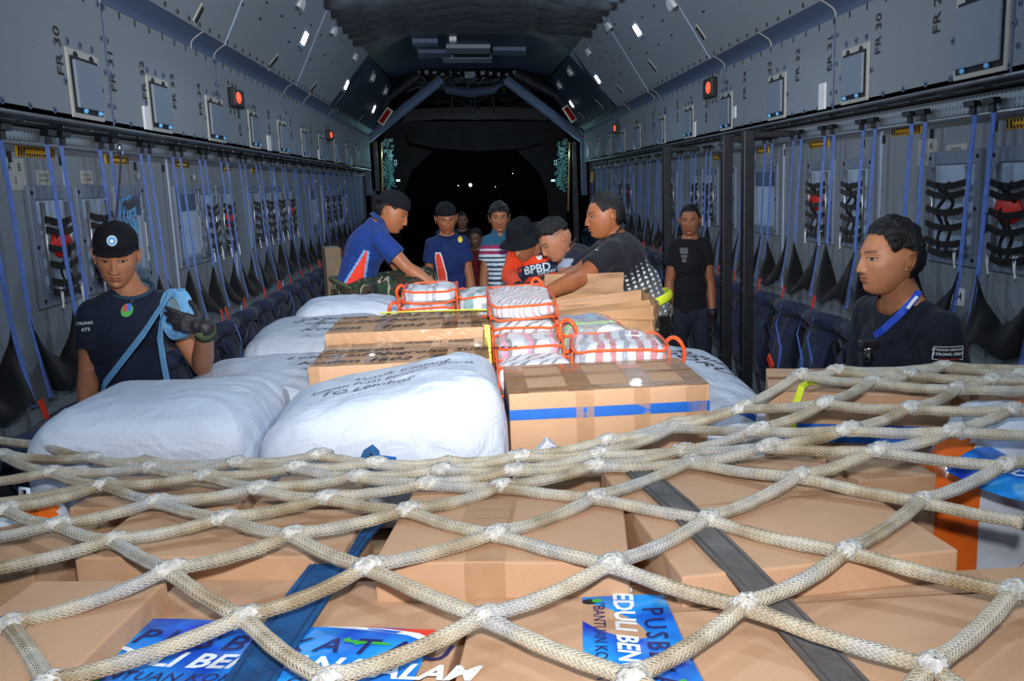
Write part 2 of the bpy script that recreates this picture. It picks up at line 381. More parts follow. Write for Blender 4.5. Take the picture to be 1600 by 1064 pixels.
# header fixtures: vents and trays
def on_header(px, py):
    n_ = (RA[2]-RA[1]).cross(RB[1]-RA[1]); v = Vector(ray(px, py)); c = Vector(CC); t = (RA[1]-c).dot(n_)/v.dot(n_); return c+v*t*.998
for (x0, y0, x1, y1, lab, m) in [(697, 69, 766, 77, 'wide pale tray high on the dark header', M_frame), (692, 86, 768, 93, 'lower pale tray on the dark header', M_frame), (644, 60, 684, 66, 'long grey strip upper left on the dark header', M_band), (653, 77, 705, 85, 'grey strip left of the header control box', M_band), (770, 73, 822, 81, 'grey strip right of the header control box', M_band), (702, 57, 713, 61, 'tiny pale plate above the header trays', M_white), (708, 78, 766, 84, 'dark control box between the two header trays', M_black)]:
    a, b, c, d = on_header(x0, y1), on_header(x1, y1), on_header(x1, y0), on_header(x0, y0)
    o = slabq(a, b, c, d, 'ceiling_tray', m, -.05); tag(o, lab, 'ceiling fixture')
# ---------------- portal at the ramp end ----------------
bea = [(-1, (571, 219), (690, 124)), (1, (911, 216), (790, 124))]
for s, a, b in bea:
    pa, pb = P(*a, Y=YE+.15), P(*b, Y=YE+.35); up = Vector((0, 0, .055)); di = (pb-pa); sd = di.cross(Vector((0, 1, 0))).normalized()*.07
    mb = MB(); mb.tube([pa, pa.lerp(pb, .45), pa.lerp(pb, .5), pb], .09, 8, flat=.7, up=(0, 1, 0)); o = mb.build('portal_beam', M_band, bevel=.01)
    tag(o, f'{SIDE[s]} diagonal blue-grey beam framing the ramp opening', 'beam')
    # outer arch rib behind it
    L = [P(566, 208, Y=YE+.05), P(608, 150, Y=YE+.1), P(655, 116, Y=YE+.1)] if s < 0 else [P(917, 208, Y=YE+.05), P(870, 148, Y=YE+.1), P(805, 114, Y=YE+.1)]
    MB().tube([L[0], L[0].lerp(L[1], .5), L[1], L[1].lerp(L[2], .5), L[2]], .08, 8).build('trim_9' if s < 0 else 'trim_10', M_dirt)['kind'] = 'structure'
# rear end: posts, dark curtains, door underside
stru(MB().add([P(566, 200, Y=YE+.02)+Vector((-1, 0, 0)), P(566, 200, Y=YE+.02)+Vector((-.02, 0, 0)), Vector((P(566, 200, Y=YE+.02).x-.02, YE+.02, 0)), Vector((P(566, 200, Y=YE+.02).x-1, YE+.02, 0))], [(0, 1, 2, 3)]).build('wall_rear_left', M_dirt))
stru(MB().add([P(917, 200, Y=YE+.02)+Vector((1, 0, 0)), P(917, 200, Y=YE+.02)+Vector((.02, 0, 0)), Vector((P(917, 200, Y=YE+.02).x+.02, YE+.02, 0)), Vector((P(917, 200, Y=YE+.02).x+1, YE+.02, 0))], [(0, 1, 2, 3)]).build('wall_rear_right', M_dirt))
YA = 17.2
mb = MB()   # pale arch band (underside of the open cargo door)
L0 = [(628, 190), (690, 186), (745, 187), (800, 186), (856, 188)]; L1 = [(640, 171), (690, 168), (745, 167), (800, 167), (846, 170)]
for i in range(4): mb.quad(P(*L0[i], Y=YA), P(*L0[i+1], Y=YA), P(*L1[i+1], Y=YA+.5), P(*L1[i], Y=YA+.5))
stru(mb.build('ceiling_ramp_door', mat('door_grey', C3(112, 116, 124), .6, noise_s=5, noise_a=.1)))
# dark roof over the ramp (behind the arch)
mb = MB(); mb.quad((-2, YE, 4.1), (2, YE, 4.1), (2, YA+1.4, 3.3), (-2, YA+1.4, 3.3)); stru(mb.build('ceiling_ramp', M_dirt))
M_curt = mat('curtain_black', C3(20, 21, 26), .9, noise_s=5, noise_a=.3)
def curtain(pts, name, lab, Y, m=M_curt):
    vs = [P(x, y, Y=Y) for x, y in pts]; n_ = len(vs)
    mb = MB(); mb.add(vs+[v+Vector((0, .04, 0)) for v in vs], [tuple(range(n_)), tuple(reversed(range(n_, 2*n_)))]+[(i, (i+1) % n_, n_+(i+1) % n_, n_+i) for i in range(n_)])
    return tag(mb.build(name, m), lab, 'curtain')
curtain([(628, 190), (856, 190), (850, 222), (815, 232), (745, 236), (680, 232), (640, 222)], 'ramp_curtain', 'black curtain hanging across the top of the ramp opening', YA+.05, mat('curtain_top', C3(24, 26, 34), .9, noise_s=3, noise_a=.3))
curtain([(600, 190), (632, 190), (636, 226), (676, 236), (642, 268), (632, 300), (625, 420), (598, 430)], 'side_curtain', 'black folded curtain at the left edge of the ramp opening', YA)
curtain([(884, 190), (852, 190), (848, 226), (808, 236), (842, 268), (855, 300), (862, 420), (886, 430)], 'side_curtain', 'black folded curtain at the right edge of the ramp opening', YA)
# machinery under the header: pipes, brackets and padded bundle
mroot = empty('door_mechanism', label='tangle of dark pipes and brackets hanging beneath the ceiling header', cat='machinery')
rr = random.Random(3); YM = YE+.6
mb = MB()
for k in range(26):
    x = 655+rr.random()*160; y = 118+rr.random()*14; mb.tube([P(x, y, Y=YM), P(x+rr.uniform(-22, 22), y+rr.uniform(-6, 10), Y=YM+.1), P(x+rr.uniform(-30, 30), y+rr.uniform(4, 16), Y=YM+.2)], rr.uniform(.008, .022), 6)
mb.build('pipework', M_alud, mroot)
mb = MB()
for k in range(30):
    x = 648+rr.random()*176; y = 146+rr.random()*20; x2 = x+rr.uniform(-30, 30); mb.tube([P(x, y, Y=YM+.6), P((x+x2)/2, y+rr.uniform(-2, 9), Y=YM+.55), P(x2, y+rr.uniform(-8, 8), Y=YM+.6)], rr.uniform(.006, .02), 6)
for x in (706, 735, 742, 771): mb.tube([P(x, 150, Y=YM+.5), P(x, 176, Y=YM+.5)], .02, 6)
mb.build('cable', M_dirt, mroot)
mb = MB(); c = P(734, 117, Y=YM); mb.obox(c, (.09, 0, 0), (0, .05, 0), (0, 0, .055)); mb.sph(c+Vector((0, -.05, -.01)), .03)
mb.build('bracket', M_frame, mroot, bevel=.01)
mb = MB()
for k in range(14): x = 654+k*12.5; mb.obox(P(x, 112+rr.random()*5, Y=YM-.2), (rr.uniform(.01, .04), 0, 0), (0, .03, 0), (0, 0, rr.uniform(.01, .035)))
mb.build('clamp', M_alud, mroot)['kind'] = 'stuff'
pts = [P(x, y, Y=YM-.25) for x, y in [(690, 132), (700, 140), (735, 145), (770, 140), (784, 131)]]
tag(MB().tube(pts, [.04, .1, .11, .1, .04], 14, flat=.8).build('padded_bundle', mat('padded_navy', C3(52, 62, 84), .7, bump=.5, bump_s=12), smooth=True), 'slumped blue-grey padded bundle hanging at the middle of the ramp opening', 'bundle')
# side equipment at the portal (mirrored by hand)
for s in (-1, 1):
    X = lambda px: px if s < 0 else 1486-px
    root = empty('side_equipment', label=f'{SIDE[s]} rack of machinery beside the ramp opening, lit cyan', cat='machinery'); YS = YE+.7
    mb = MB()
    for k in range(60):
        x = X(600+rr.random()*14); y = 218+k*1.3; mb.obox(P(x, y, Y=YS), (rr.uniform(.01, .06), 0, 0), (0, .04, 0), (0, 0, rr.uniform(.01, .03)))
    mb.build('bracket', M_cyanlit_metal, root, bevel=.004)
    mb = MB()
    for k in range(16): mb.tube([P(X(598+rr.random()*10), 240+k*3, Y=YS-.05), P(X(612+rr.random()*8), 262+k*2, Y=YS-.08)], .012, 6)
    mb.tube([P(X(604), 250, Y=YS-.05), P(X(612), 280, Y=YS-.1), P(X(603), 300, Y=YS-.1)], [.03, .05, .03], 8)
    mb.build('hose', M_cyanlit_metal, root)
    MB().tube([P(X(596), 222, Y=YS-.2), P(X(598), 330, Y=YS-.2)], .022, 10).build('pole', M_gold, root)
    mb = MB(); mb.obox(P(X(588), 260, Y=YS-.15), (.05, 0, 0), (0, .05, 0), (0, 0, .45)); mb.obox(P(X(586), 340, Y=YS-.15), (.06, 0, 0), (0, .05, 0), (0, 0, .5)); mb.build('cabinet', M_dirt, root, bevel=.02)
    mb = MB(); mb.obox(P(X(574), 260, Y=YE+.1), (.05, 0, 0), (0, .05, 0), (0, 0, .5)); mb.build('post', M_band, root, bevel=.01)
    mb = MB(); mb.tube([P(X(560), 268, Y=YE-.2), P(X(561), 285, Y=YE-.2)], .025, 8); mb.build('yellow_handle', M_yel, root)
    mb = MB(); mb.obox(P(X(622), 282, Y=YS-.1), (.03, 0, 0), (0, .02, 0), (0, 0, .012)); mb.build('lamp', M_cyan, root)
    mb = MB(); c = P(X(618), 254, Y=YS-.1)
    for dx, dz, a, b in ((-.02, 0, .004, .04), (.02, 0, .004, .04), (0, .04, .024, .004), (0, -.04, .024, .004)): mb.obox(c+Vector((dx, 0, dz)), (a, 0, 0), (0, .004, 0), (0, 0, b))
    mb.build('outline_placard', M_white, root)
    light('cyan_work_lamp_light', 'POINT', P(X(620), 281, Y=YS-.35), 2.6, (.5, 1, .97), shadow_soft_size=.03)
    light('cyan_upper_light', 'POINT', P(X(606), 240, Y=YS-.4), 2.0, (.5, .95, 1), shadow_soft_size=.03)
    # dim red sign box under the portal corner
    cpx = (602, 182) if s < 0 else (890, 178)
    c = P(*cpx, Y=YE-.25); di = (P(cpx[0]+8*(1 if s < 0 else 1), cpx[1]-(12 if s < 0 else -12), Y=YE-.25)-c).normalized(); nr = di.cross(Vector((0, 1, 0))).normalized()
    root = empty('portal_sign', label=f'dim red sign in a pale frame at the {SIDE[s]} upper corner of the ramp opening', cat='sign')
    mb = MB(); mb.obox(c, di*.15, (0, .03, 0), nr*.06); mb.build('housing', M_cream, root, bevel=.005)
    mb = MB(); mb.obox(c-Vector((0, .03, 0)), di*.125, (0, .006, 0), nr*.038); mb.build('lens', M_redlamp2, root)
# night outside: apron and distant lamps
stru(MB().box((-40, 19.5, -1.3), (40, 160, -1.25)).build('floor_apron', M_night))
stru(MB().hexa([(-2, 17, -1.2), (2, 17, -1.2), (2, 19.6, -1.3), (-2, 19.6, -1.3), (-2, 17, 0), (2, 17, 0), (2, 19.6, -.1), (-2, 19.6, -.1)]).build('floor_ramp', M_floor))
for (x, y, r_, lab) in [(735, 289, .12, 'bright distant white light seen through the ramp opening'), (716, 290, .035, 'small faint light left of the bright distant light'), (801, 271, .03, 'small faint light high right in the dark ramp opening'), (774, 292, .02, 'very faint light right of the bright distant light')]:
    c = P(x, y, Y=70); t = empty('distant_lamp', (c.x, c.y, -1.25), lab, 'light')
    MB().sph(c, r_).build('lamp_head', M_far, t, smooth=True); MB().tube([(c.x, c.y+.25, -1.25), (c.x, c.y+.25, c.z)], .05, 8).build('mast', M_night, t); rootat(t, (c.x, c.y, -1.25))
# ================= FIXTURES ON THE SIDES =================
def onslope(s, px, py, off=.0):
    a0, a1 = PROF[s]['a']; n_ = (PROF[s]['pt'](0, 0, 1)-PROF[s]['pt'](0, 0, 0)); v = Vector(ray(px, py)); c = Vector(CC)
    t = (a0-c).dot(n_)/v.dot(n_); return c+v*t+n_*off
def side_word(s): return 'left' if s < 0 else 'right'
# --- ceiling lamps ---
def ceil_lamp(s, c, lab, size=(.09, .07), vis=True):
    n_ = PROF[s]['pt'](0, 0, 1)-PROF[s]['pt'](0, 0, 0); a0, a1 = PROF[s]['a']; up = (a1-a0).normalized(); ay = Vector((0, 1, 0))
    if vis:
        t = empty('ceiling_lamp', c, lab, 'lamp', group=None)
        mb = MB(); mb.obox(c+n_*.006, ay*(size[0]+.02), up*(size[1]+.02), n_*.006); mb.build('bezel', M_frame, t, bevel=.003)
        mb = MB(); mb.obox(c+n_*.013, ay*size[0]*.8, up*size[1]*.75, n_*.004); mb.build('lens', M_lamp, t, bevel=.003)
        rootat(t, c)
    l = light('ceiling_lamp_light', 'AREA', c+n_*.04, LAMP_E, (.62, .8, 1), c+n_*2, shape='DISK', size=.22)
    return l
lampsL = [((474, 59), 'bright white lamp on the left ceiling slope, nearest the camera'), ((540, 132), 'bright lamp on the left ceiling slope, middle one of the left row'), ((583, 170), 'small bright lamp on the left ceiling slope by the ramp opening')]
lampsR = [((997, 46), 'bright white lamp on the right ceiling slope, nearest the camera'), ((935, 123), 'bright lamp on the right ceiling slope, middle one of the right row'), ((894, 162), 'small bright lamp on the right ceiling slope by the ramp opening')]
for s, L in ((-1, lampsL), (1, lampsR)):
    y0 = None
    for (px, lab) in L:
        c = onslope(s, *px)
        if y0 is None: y0 = c; 
        l_ = ceil_lamp(s, c, lab)
        if c.y > 11: l_.data.energy *= .3
    for y in (5.2, 1.8, -1.4):
        c = Vector((y0.x, y, y0.z)); ceil_lamp(s, c, f'white lamp on the {side_word(s)} ceiling slope above the cargo', vis=False)
# the lamp fittings above the frame that the lights belong to
for s in (-1, 1):
    y0 = onslope(s, 474, 59) if s < 0 else onslope(s, 997, 46); n_ = PROF[s]['pt'](0, 0, 1)-PROF[s]['pt'](0, 0, 0); a0, a1 = PROF[s]['a']; up = (a1-a0).normalized()
    for y, w in ((5.2, 'behind the first net'), (1.8, 'straight above the foreground net'), (-1.4, 'behind the photographer')):
        c = Vector((y0.x, y, y0.z)); t = empty('ceiling_lamp', c, f'white lamp on the {side_word(s)} ceiling slope {w}', 'lamp')
        mb = MB(); mb.obox(c+n_*.006, (0, .11, 0), up*.09, n_*.006); mb.build('bezel', M_frame, t, bevel=.003)
        mb = MB(); mb.obox(c+n_*.013, (0, .075, 0), up*.055, n_*.004); mb.build('lens', M_lamp, t); rootat(t, c)
# --- vents: D-shaped outlets and slim grab slots on the slopes ---
def dvent(s, px, py, sz, k):
    c = onslope(s, px, py); n_ = PROF[s]['pt'](0, 0, 1)-PROF[s]['pt'](0, 0, 0); a0, a1 = PROF[s]['a']; up = (a1-a0).normalized(); ay = Vector((0, 1, 0))
    t = empty('air_outlet', c, f'{ORD[k]} half-round white air outlet from the camera on the {side_word(s)} ceiling slope', 'vent', 'air outlets on the ceiling slopes')
    mb = MB(); mb.obox(c+n_*.005, ay*sz*1.15, up*sz*.75, n_*.005); mb.build('plate', M_frame, t, bevel=.003)
    mb = MB(); N = 12
    vs = [c+n_*.012+ay*sz*math.cos(math.pi*i/N)+up*(sz*.95*math.sin(math.pi*i/N)-sz*.5) for i in range(N+1)]
    mb.add(vs+[v+n_*.03 for v in vs], [tuple(range(N+1)), tuple(reversed(range(N+1, 2*N+2)))]+[(i, (i+1) % (N+1), N+1+(i+1) % (N+1), N+1+i) for i in range(N+1)])
    mb.build('hood', M_white, t); rootat(t, c)
for k, (x, y) in enumerate([(467, 3), (519, 46), (553, 87), (581, 120), (601, 141)]): dvent(-1, x, y, .085 if k < 3 else .11, k)
for k, (x, y) in enumerate([(1094, 42), (1052, 3), (953, 38), (921, 79), (892, 111), (875, 132)][1:]): dvent(1, x, y, .085 if k < 3 else .11, k)
def slot(s, a, b, k):
    a, b = onslope(s, *a), onslope(s, *b); n_ = PROF[s]['pt'](0, 0, 1)-PROF[s]['pt'](0, 0, 0); di = (b-a); sd = di.cross(n_).normalized()
    c = (a+b)/2; t = empty('grab_slot', c, f'{ORD[k]} slim recessed slot from the camera low on the {side_word(s)} ceiling slope', 'slot', 'slim slots low on the ceiling slopes')
    mb = MB(); mb.obox(c+n_*.004, di*.5, sd*.035, n_*.004); mb.build('surround', M_cream, t, bevel=.002)
    mb = MB(); mb.obox(c+n_*.010, di*.42, sd*.02, n_*.003); mb.build('opening', M_ink, t); rootat(t, c)
for k, (a, b) in enumerate([((316, 8), (302, 36)), ((433, 88), (419, 105)), ((493, 131), (483, 143)), ((535, 160), (527, 170)), ((566, 183), (560, 191))]): slot(-1, a, b, k)
for k, (a, b) in enumerate([((1088, 40), (1103, 62)), ((1014, 95), (1027, 111)), ((964, 134), (975, 146)), ((932, 158), (942, 168)), ((905, 177), (913, 186))]): slot(1, a, b, k)
# --- hatches on the upper panels ---
def hatch(s, x0, x1, yt, yb, k, strip=None):
    X = s*XU; ya, yb_ = P(x0, yt, X=X).y, P(x1, yt, X=X).y; y0, y1 = min(ya, yb_), max(ya, yb_)
    xm = (x0+x1)/2; z0 = PROF[s]['pb']+.02; z1 = z0+.285 if not (s > 0 and k == 0) else z0+.33
    nx = -s; xs = lambda a, b: tuple(sorted((X+nx*a, X+nx*b)))
    t = empty('wall_hatch', (X, (y0+y1)/2, z0), f'{ORD[k]} square grey hatch from the camera on the {side_word(s)} upper wall', 'hatch', 'square hatches along the upper walls')
    def bx(mb, a, b, ya, yb2, za, zb): lo, hi = xs(a, b); mb.box((lo, ya, za), (hi, yb2, zb))
    mb = MB(); bx(mb, 0, .010, y0, y1, z0, z1); mb.build('frame', M_cream, t, bevel=.002)
    mb = MB(); bx(mb, .010, .013, y0+.02, y1-.02, z0+.02, z1-.03)
    for dy in (.25, .75): mb.disc((X+nx*.0115, y0+(y1-y0)*dy, z1-.03), (1, 0, 0), .022, .004)
    mb.build('seal', M_ink, t)
    mb = MB(); bx(mb, .013, .028, y0+.03, y1-.03, z0+.04, z1-.045); lid = mb.build('lid', M_hatch, t, bevel=.005)
    mb = MB(); bx(mb, .03, .034, (y1-.06 if s < 0 else y0+.035), (y1-.035 if s < 0 else y0+.06), z0+.05, z1-.045)
    for dy in (.28, .75):
        MB().sph((X+nx*.025, y0+(y1-y0)*dy, z0+.03), .011, 12, 8).build('latch', M_bluebead, t, smooth=True)
    for k2 in range(3): pass
    mf = MB(); md = MB()
    for dy in (.12, .5, .88): mf.disc((X+nx*.002, y0+(y1-y0)*dy, z1+.028), (1, 0, 0), .016, .006, 10); md.disc((X+nx*.002, y0+(y1-y0)*dy, z1+.028), (1, 0, 0), .005, .010, 8)
    for yy in (y0-.025, y1+.025): mf.disc((X+nx*.002, yy, (z0+z1)/2), (1, 0, 0), .016, .006, 10); md.disc((X+nx*.002, yy, (z0+z1)/2), (1, 0, 0), .005, .010, 8)
    mf.build('screw_washer', M_band, t)['kind'] = 'stuff'; md.build('screw_head', M_ink, t)['kind'] = 'stuff'
    rootat(t, (X, (y0+y1)/2, z0))
for k, (x0, x1, yt, yb) in enumerate([(105, 153, 122, 196), (230, 262, 157, 212), (322, 348, 180, 230), (388, 403, 198, 238), (434, 447, 211, 247), (471, 480, 222, 250), (498, 507, 230, 258), (522, 528, 237, 260), (540, 546, 243, 264), (556, 560, 247, 266)]): hatch(-1, x0, x1, yt, yb, k)
for k, (x0, x1, yt, yb) in enumerate([(1497, 1580, 30, 122), (1318, 1359, 98, 160), (1202, 1229, 140, 190), (1127, 1145, 167, 211), (1070, 1084, 185, 223), (1030, 1040, 198, 232), (993, 1001, 210, 240), (970, 977, 219, 246), (950, 955, 227, 250), (933, 938, 233, 255), (919, 923, 238, 258)]): hatch(1, x0, x1, yt, yb, k)
# little pale strips beside some hatches
for s, L in ((-1, [(221, 229, 166, 205), (416, 421, 212, 242), (496, 498, 235, 255), (545, 549, 246, 264)]), (1, [(1282, 1292, 130, 175), (1146, 1151, 166, 185), (1085, 1088, 190, 214), (991, 994, 221, 241)])):
    for k, (x0, x1, yt, yb) in enumerate(L):
        X = s*XU; a, b = sorted((P(x0, yt, X=X).y, P(x1, yt, X=X).y)); xm = (x0+x1)/2; z1, z0 = P(xm, yt, X=X).z, max(PROF[s]['pb']+.02, P(xm, yb, X=X).z)
        lo, hi = sorted((X, X-s*.012)); tag(MB().box((lo, a, z0), (hi, b, z1)).build('wall_strip', M_white, bevel=.003), f'{ORD[k]} slim pale vertical strip from the camera on the {side_word(s)} upper wall', 'strip')
# --- frame markings, printed on the wall ---
def marking(s, strs):
    for k, (st, px, py, px2, py2) in enumerate(strs):
        X = s*XU; p0 = P(px, py, X=X); a = P(px2, py2, X=X); h = abs(a.z-p0.z)
        mb = MB(); up = Vector((0, 0, 1)); c = Vector((X-s*.003, p0.y, (p0.z+a.z)/2))
        rt = Vector((0, 0, 1)); upv = Vector((0, -1, 0)) if s > 0 else Vector((0, 1, 0))
        upv = rt.cross(Vector((-s, 0, 0)))*-1
        text(mb, st, c, rt, upv, .085, bold=.01)
        ob = mb.build('frame_marking', M_ink); tag(ob, f'{ORD[k]} black upright stencil from the camera on the {side_word(s)} upper wall, reading {st}', 'marking')
marking(-1, [('FR 30', 93, 97, 93, 64), ('FR 31', 176, 124, 176, 98), ('FR 32', 225, 138, 225, 114), ('FR 33', 272, 155, 272, 131), ('FR 34', 313, 166, 313, 146), ('FR 35', 341, 175, 341, 156), ('FR 36', 375, 199, 375, 184), ('FR 37', 399, 191, 399, 176), ('FR 38', 421, 199, 421, 183), ('FR 39', 440, 204, 440, 190), ('FR 40', 455, 208, 455, 195), ('FR 41', 472, 213, 472, 202), ('FR 42', 486, 217, 486, 207), ('FR 43', 498, 221, 498, 211)])
marking(1, [('FR 29', 1465, 35, 1465, -4), ('FR 30', 1373, 68, 1373, 38), ('FR 31', 1297, 96, 1297, 70), ('FR 32', 1247, 113, 1247, 90), ('FR 33', 1203, 130, 1203, 108), ('FR 34', 1164, 143, 1164, 124), ('FR 35', 1136, 155, 1136, 136), ('FR 36', 1104, 181, 1104, 165), ('FR 37', 1081, 175, 1081, 158), ('FR 38', 1059, 182, 1059, 166), ('FR 39', 1040, 190, 1040, 175), ('FR 40', 1021, 195, 1021, 183), ('FR 41', 1008, 199, 1008, 187), ('FR 42', 995, 204, 995, 194)])
# --- red lit signs ---
for s, L in ((-1, [((355, 370), 139, 168), ((508, 514), 203, 219)]), (1, [((1107, 1121), 122, 153), ((963, 968), 192, 209)])):
    for k, ((x0, x1), yt, yb) in enumerate(L):
        X = s*XU; a, b = sorted((P(x0, yt, X=X).y, P(x1, yt, X=X).y)); xm = (x0+x1)/2; z1, z0 = P(xm, yt, X=X).z, P(xm, yb, X=X).z; yc, zc = (a+b)/2, (z0+z1)/2
        t = empty('signal_light', (X, yc, z0), f'black box with a glowing red oval on the {side_word(s)} upper wall, {"nearer" if k == 0 else "farther"} one', 'signal light')
        lo, hi = sorted((X, X-s*.05)); MB().box((lo, a, z0), (hi, b, z1)).build('housing', M_black, t, bevel=.01)
        yc2 = a+(b-a)*.35; m = MB(); m.ell((X-s*.05, yc2, zc), (.012, 0, 0), (0, (b-a)*.24, 0), (0, 0, (z1-z0)*.3)); m.build('lens', M_redlamp, t, smooth=True)
        mb = MB()
        for dy in (.1, .5, .9):
            for zz_ in (z0-.03, z1+.03): mb.box((min(X, X-s*.006), a+(b-a)*dy-.005, zz_-.015), (max(X, X-s*.006), a+(b-a)*dy+.005, zz_+.015))
        mb.build('screw', M_ink, t)['kind'] = 'stuff'; rootat(t, (X, yc, z0))
# --- stowage niches in the lower walls ---
def niche(s, x0, x1, zt_, zb_, k, kind='net', lab=None):
    X = s*XL; a, b = sorted((P(x0, 300, X=X).y, P(x1, 300, X=X).y)); nx = -s
    t = empty('stowage_niche', (X, (a+b)/2, zb_), lab or f'{ORD[k]} framed recess with black ladder straps from the camera, {side_word(s)} wall', 'wall niche', 'framed recesses in the side walls')
    fw = min(.045, (b-a)*.16)
    def bx(mb, d0, d1, ya, yb, za, zb): lo, hi = sorted((X+nx*d0, X+nx*d1)); mb.box((lo, ya, za), (hi, yb, zb))
    mb = MB(); bx(mb, 0, .022, a, a+fw, zb_, zt_); bx(mb, 0, .022, b-fw, b, zb_, zt_); bx(mb, 0, .022, a+fw, b-fw, zt_-.06, zt_); bx(mb, 0, .022, a+fw, b-fw, zb_, zb_+.06)
    mb.build('frame', M_frame, t, bevel=.004)
    mb = MB(); bx(mb, 0, .004, a+fw, b-fw, zb_+.06, zt_-.06); mb.build('back_panel', M_inner, t)
    mb = MB()
    for za in (zb_+.03, (zb_+zt_)/2, zt_-.03):
        for ya in (a+fw/2, b-fw/2): mb.disc((X+nx*.024, ya, za), (1, 0, 0), .009, .004, 8)
    mb.build('screw', M_ink, t)['kind'] = 'stuff'
    if kind == 'net':
        ia, ib = a+fw+.03, b-fw-.03; w = ib-ia
        for f in (0.0, 1.0): MB().tube([(X+nx*.035, ia+w*f, zb_+.07), (X+nx*.035, ia+w*f, zt_-.07)], .011, 8).build('rail', M_alu, t, smooth=True)
        H = zt_-zb_-.2; zs = [zt_-.14-H*v for v in (0, .14, .38, .60, .84, .98)]
        for z in zs:
            mb = MB(); pts = [(X+nx*(.05+.008*math.sin(u*math.pi)), ia-.02+(w+.04)*u, z-.018*math.sin(u*math.pi)) for u in (0, .25, .5, .75, 1)]; mb.strip(pts, .027, (1, 0, 0), .006); mb.build('elastic_band', M_blackc, t)
        for f, ph in ((.36, 0), (.62, 1.3)):
            pts = [(X+nx*(.052+.012*math.sin(u*14+ph)), ia+w*(f+.05*math.sin(u*17+ph)), zs[0]+(zs[-1]-zs[0])*u) for u in np.linspace(0, 1, 22)]
            MB().strip(pts, .015, (1, .2, 0), .006).build('elastic_band', M_blackc, t)
        for f in (.06, .94):
            pts = [(X+nx*(.05+.02*math.sin(u*math.pi)), ia+w*f+.02*math.cos(u*2*math.pi)*(.5+u), zb_+.08-.09*math.sin(u*math.pi)) for u in np.linspace(0, 1, 9)]
            MB().tube(pts, .004, 6).build('cord_loop', M_white, t, smooth=True)
    elif kind == 'panel':
        mb = MB(); bx(mb, .004, .016, a+fw, b-fw, zt_-.16, zt_-.04); mb.build('head_plate', M_band, t, bevel=.02)
        mb = MB(); bx(mb, .004, .014, a+fw+.02, b-fw-.02, zb_+.07, zt_-.17); mb.build('door_panel', M_inner, t, bevel=.01)
        mb = MB(); mb.tube([(X+nx*.02, b-fw*.6, zb_+.1), (X+nx*.02, b-fw*.6, zt_-.2)], .008, 6)
        for i in range(4): bx(mb, .01, .03, b-fw*.9, b-fw*.3, zb_+.15+i*.2, zb_+.18+i*.2)
        mb.build('hinge', M_alu, t)['kind'] = 'stuff'
    if kind == 'net' and k in (0, 3, 5, 9):
        mb = MB(); mb.ell((X+nx*.035, (a+b)/2+.02, zb_+.26), (.02, 0, 0), (0, (b-a)*.26, 0), (0, 0, .06)); mb.build('red_pouch', M_red, t, smooth=True)
    rootat(t, (X, (a+b)/2, zb_)); return t
ZT, ZB = P(75, 290, X=-XL).z, P(90, 475, X=-XL).z
print('NICHE', ZT, ZB)
for k, (x0, x1, kd) in enumerate([(36, 101, 'net'), (112, 163, 'net'), (172, 218, 'panel'), (268, 304, 'panel'), (305, 331, 'net'), (334, 358, 'net'), (384, 403, 'net'), (405, 422, 'net'), (424, 438, 'net'), (441, 454, 'net'), (482, 492, 'panel'), (502, 510, 'net'), (512, 520, 'net'), (521, 528, 'net'), (530, 538, 'panel')]):
    niche(-1, x0, x1, ZT, ZB, k, kd, None if kd == 'net' else f'pale flush panel in a blue-grey frame, {ORD[k]} wall recess from the camera on the left')
for k, (x0, x1, kd) in enumerate([(1553, 1640, 'net'), (1455, 1537, 'net'), (1321, 1367, 'net'), (1266, 1307, 'net'), (1180, 1218, 'panel'), (1136, 1152, 'net'), (1104, 1124, 'net'), (1083, 1100, 'net'), (1047, 1060, 'net'), (983, 992, 'net'), (968, 977, 'net'), (957, 964, 'panel')]):
    niche(1, x0, x1, ZT, ZB, k, kd, None if kd == 'net' else f'pale flush panel in a blue-grey frame, {ORD[k]} wall recess from the camera on the right')
# --- placards: yellow-black hazard plates and small text ---
def hazard(s, px, py, w, k):
    X = s*XL; c = P(px, py, X=X); mb = MB(); ay = Vector((0, 1, 0)); nx = -s
    t = empty('hazard_placard', c, f'{ORD[k]} yellow and black striped placard from the camera under the {side_word(s)} rail', 'placard', 'striped hazard placards under the rails')
    mb.obox(c+Vector((nx*.003, 0, 0)), (.003, 0, 0), (0, w/2, 0), (0, 0, .022)); mb.build('plate', M_yel, t)
    mb = MB(); n_ = int(w/.022)
    for i in range(n_):
        y = c.y-w/2+(i+.5)*w/n_; full = i < n_*.2 or i > n_*.8
        za = .019 if full else .006
        for zc in ((0,) if full else (-.013, .013)):
            mb.obox((X+nx*.0075, y, c.z+zc), (.001, 0, 0), (0, .0055, 0), (0, .003, za))
    text(mb, 'DO NOT BLOCK', (X+nx*.0075, c.y, c.z), (0, -s, 0), (0, 0, 1), .0)
    mb.build('stripe', M_ink, t)['kind'] = 'stuff'; rootat(t, c)
for k, (x, y, w) in enumerate([(55, 238, .33), (182, 250, .3), (282, 257, .3), (352, 263, .26), (398, 267, .24)]): hazard(-1, x, y, w, k)
for k, (x, y, w) in enumerate([(1610, 190, .3), (1417, 204, .3), (1280, 225, .3), (1192, 235, .26), (1121, 246, .24)]): hazard(1, x, y, w, k)
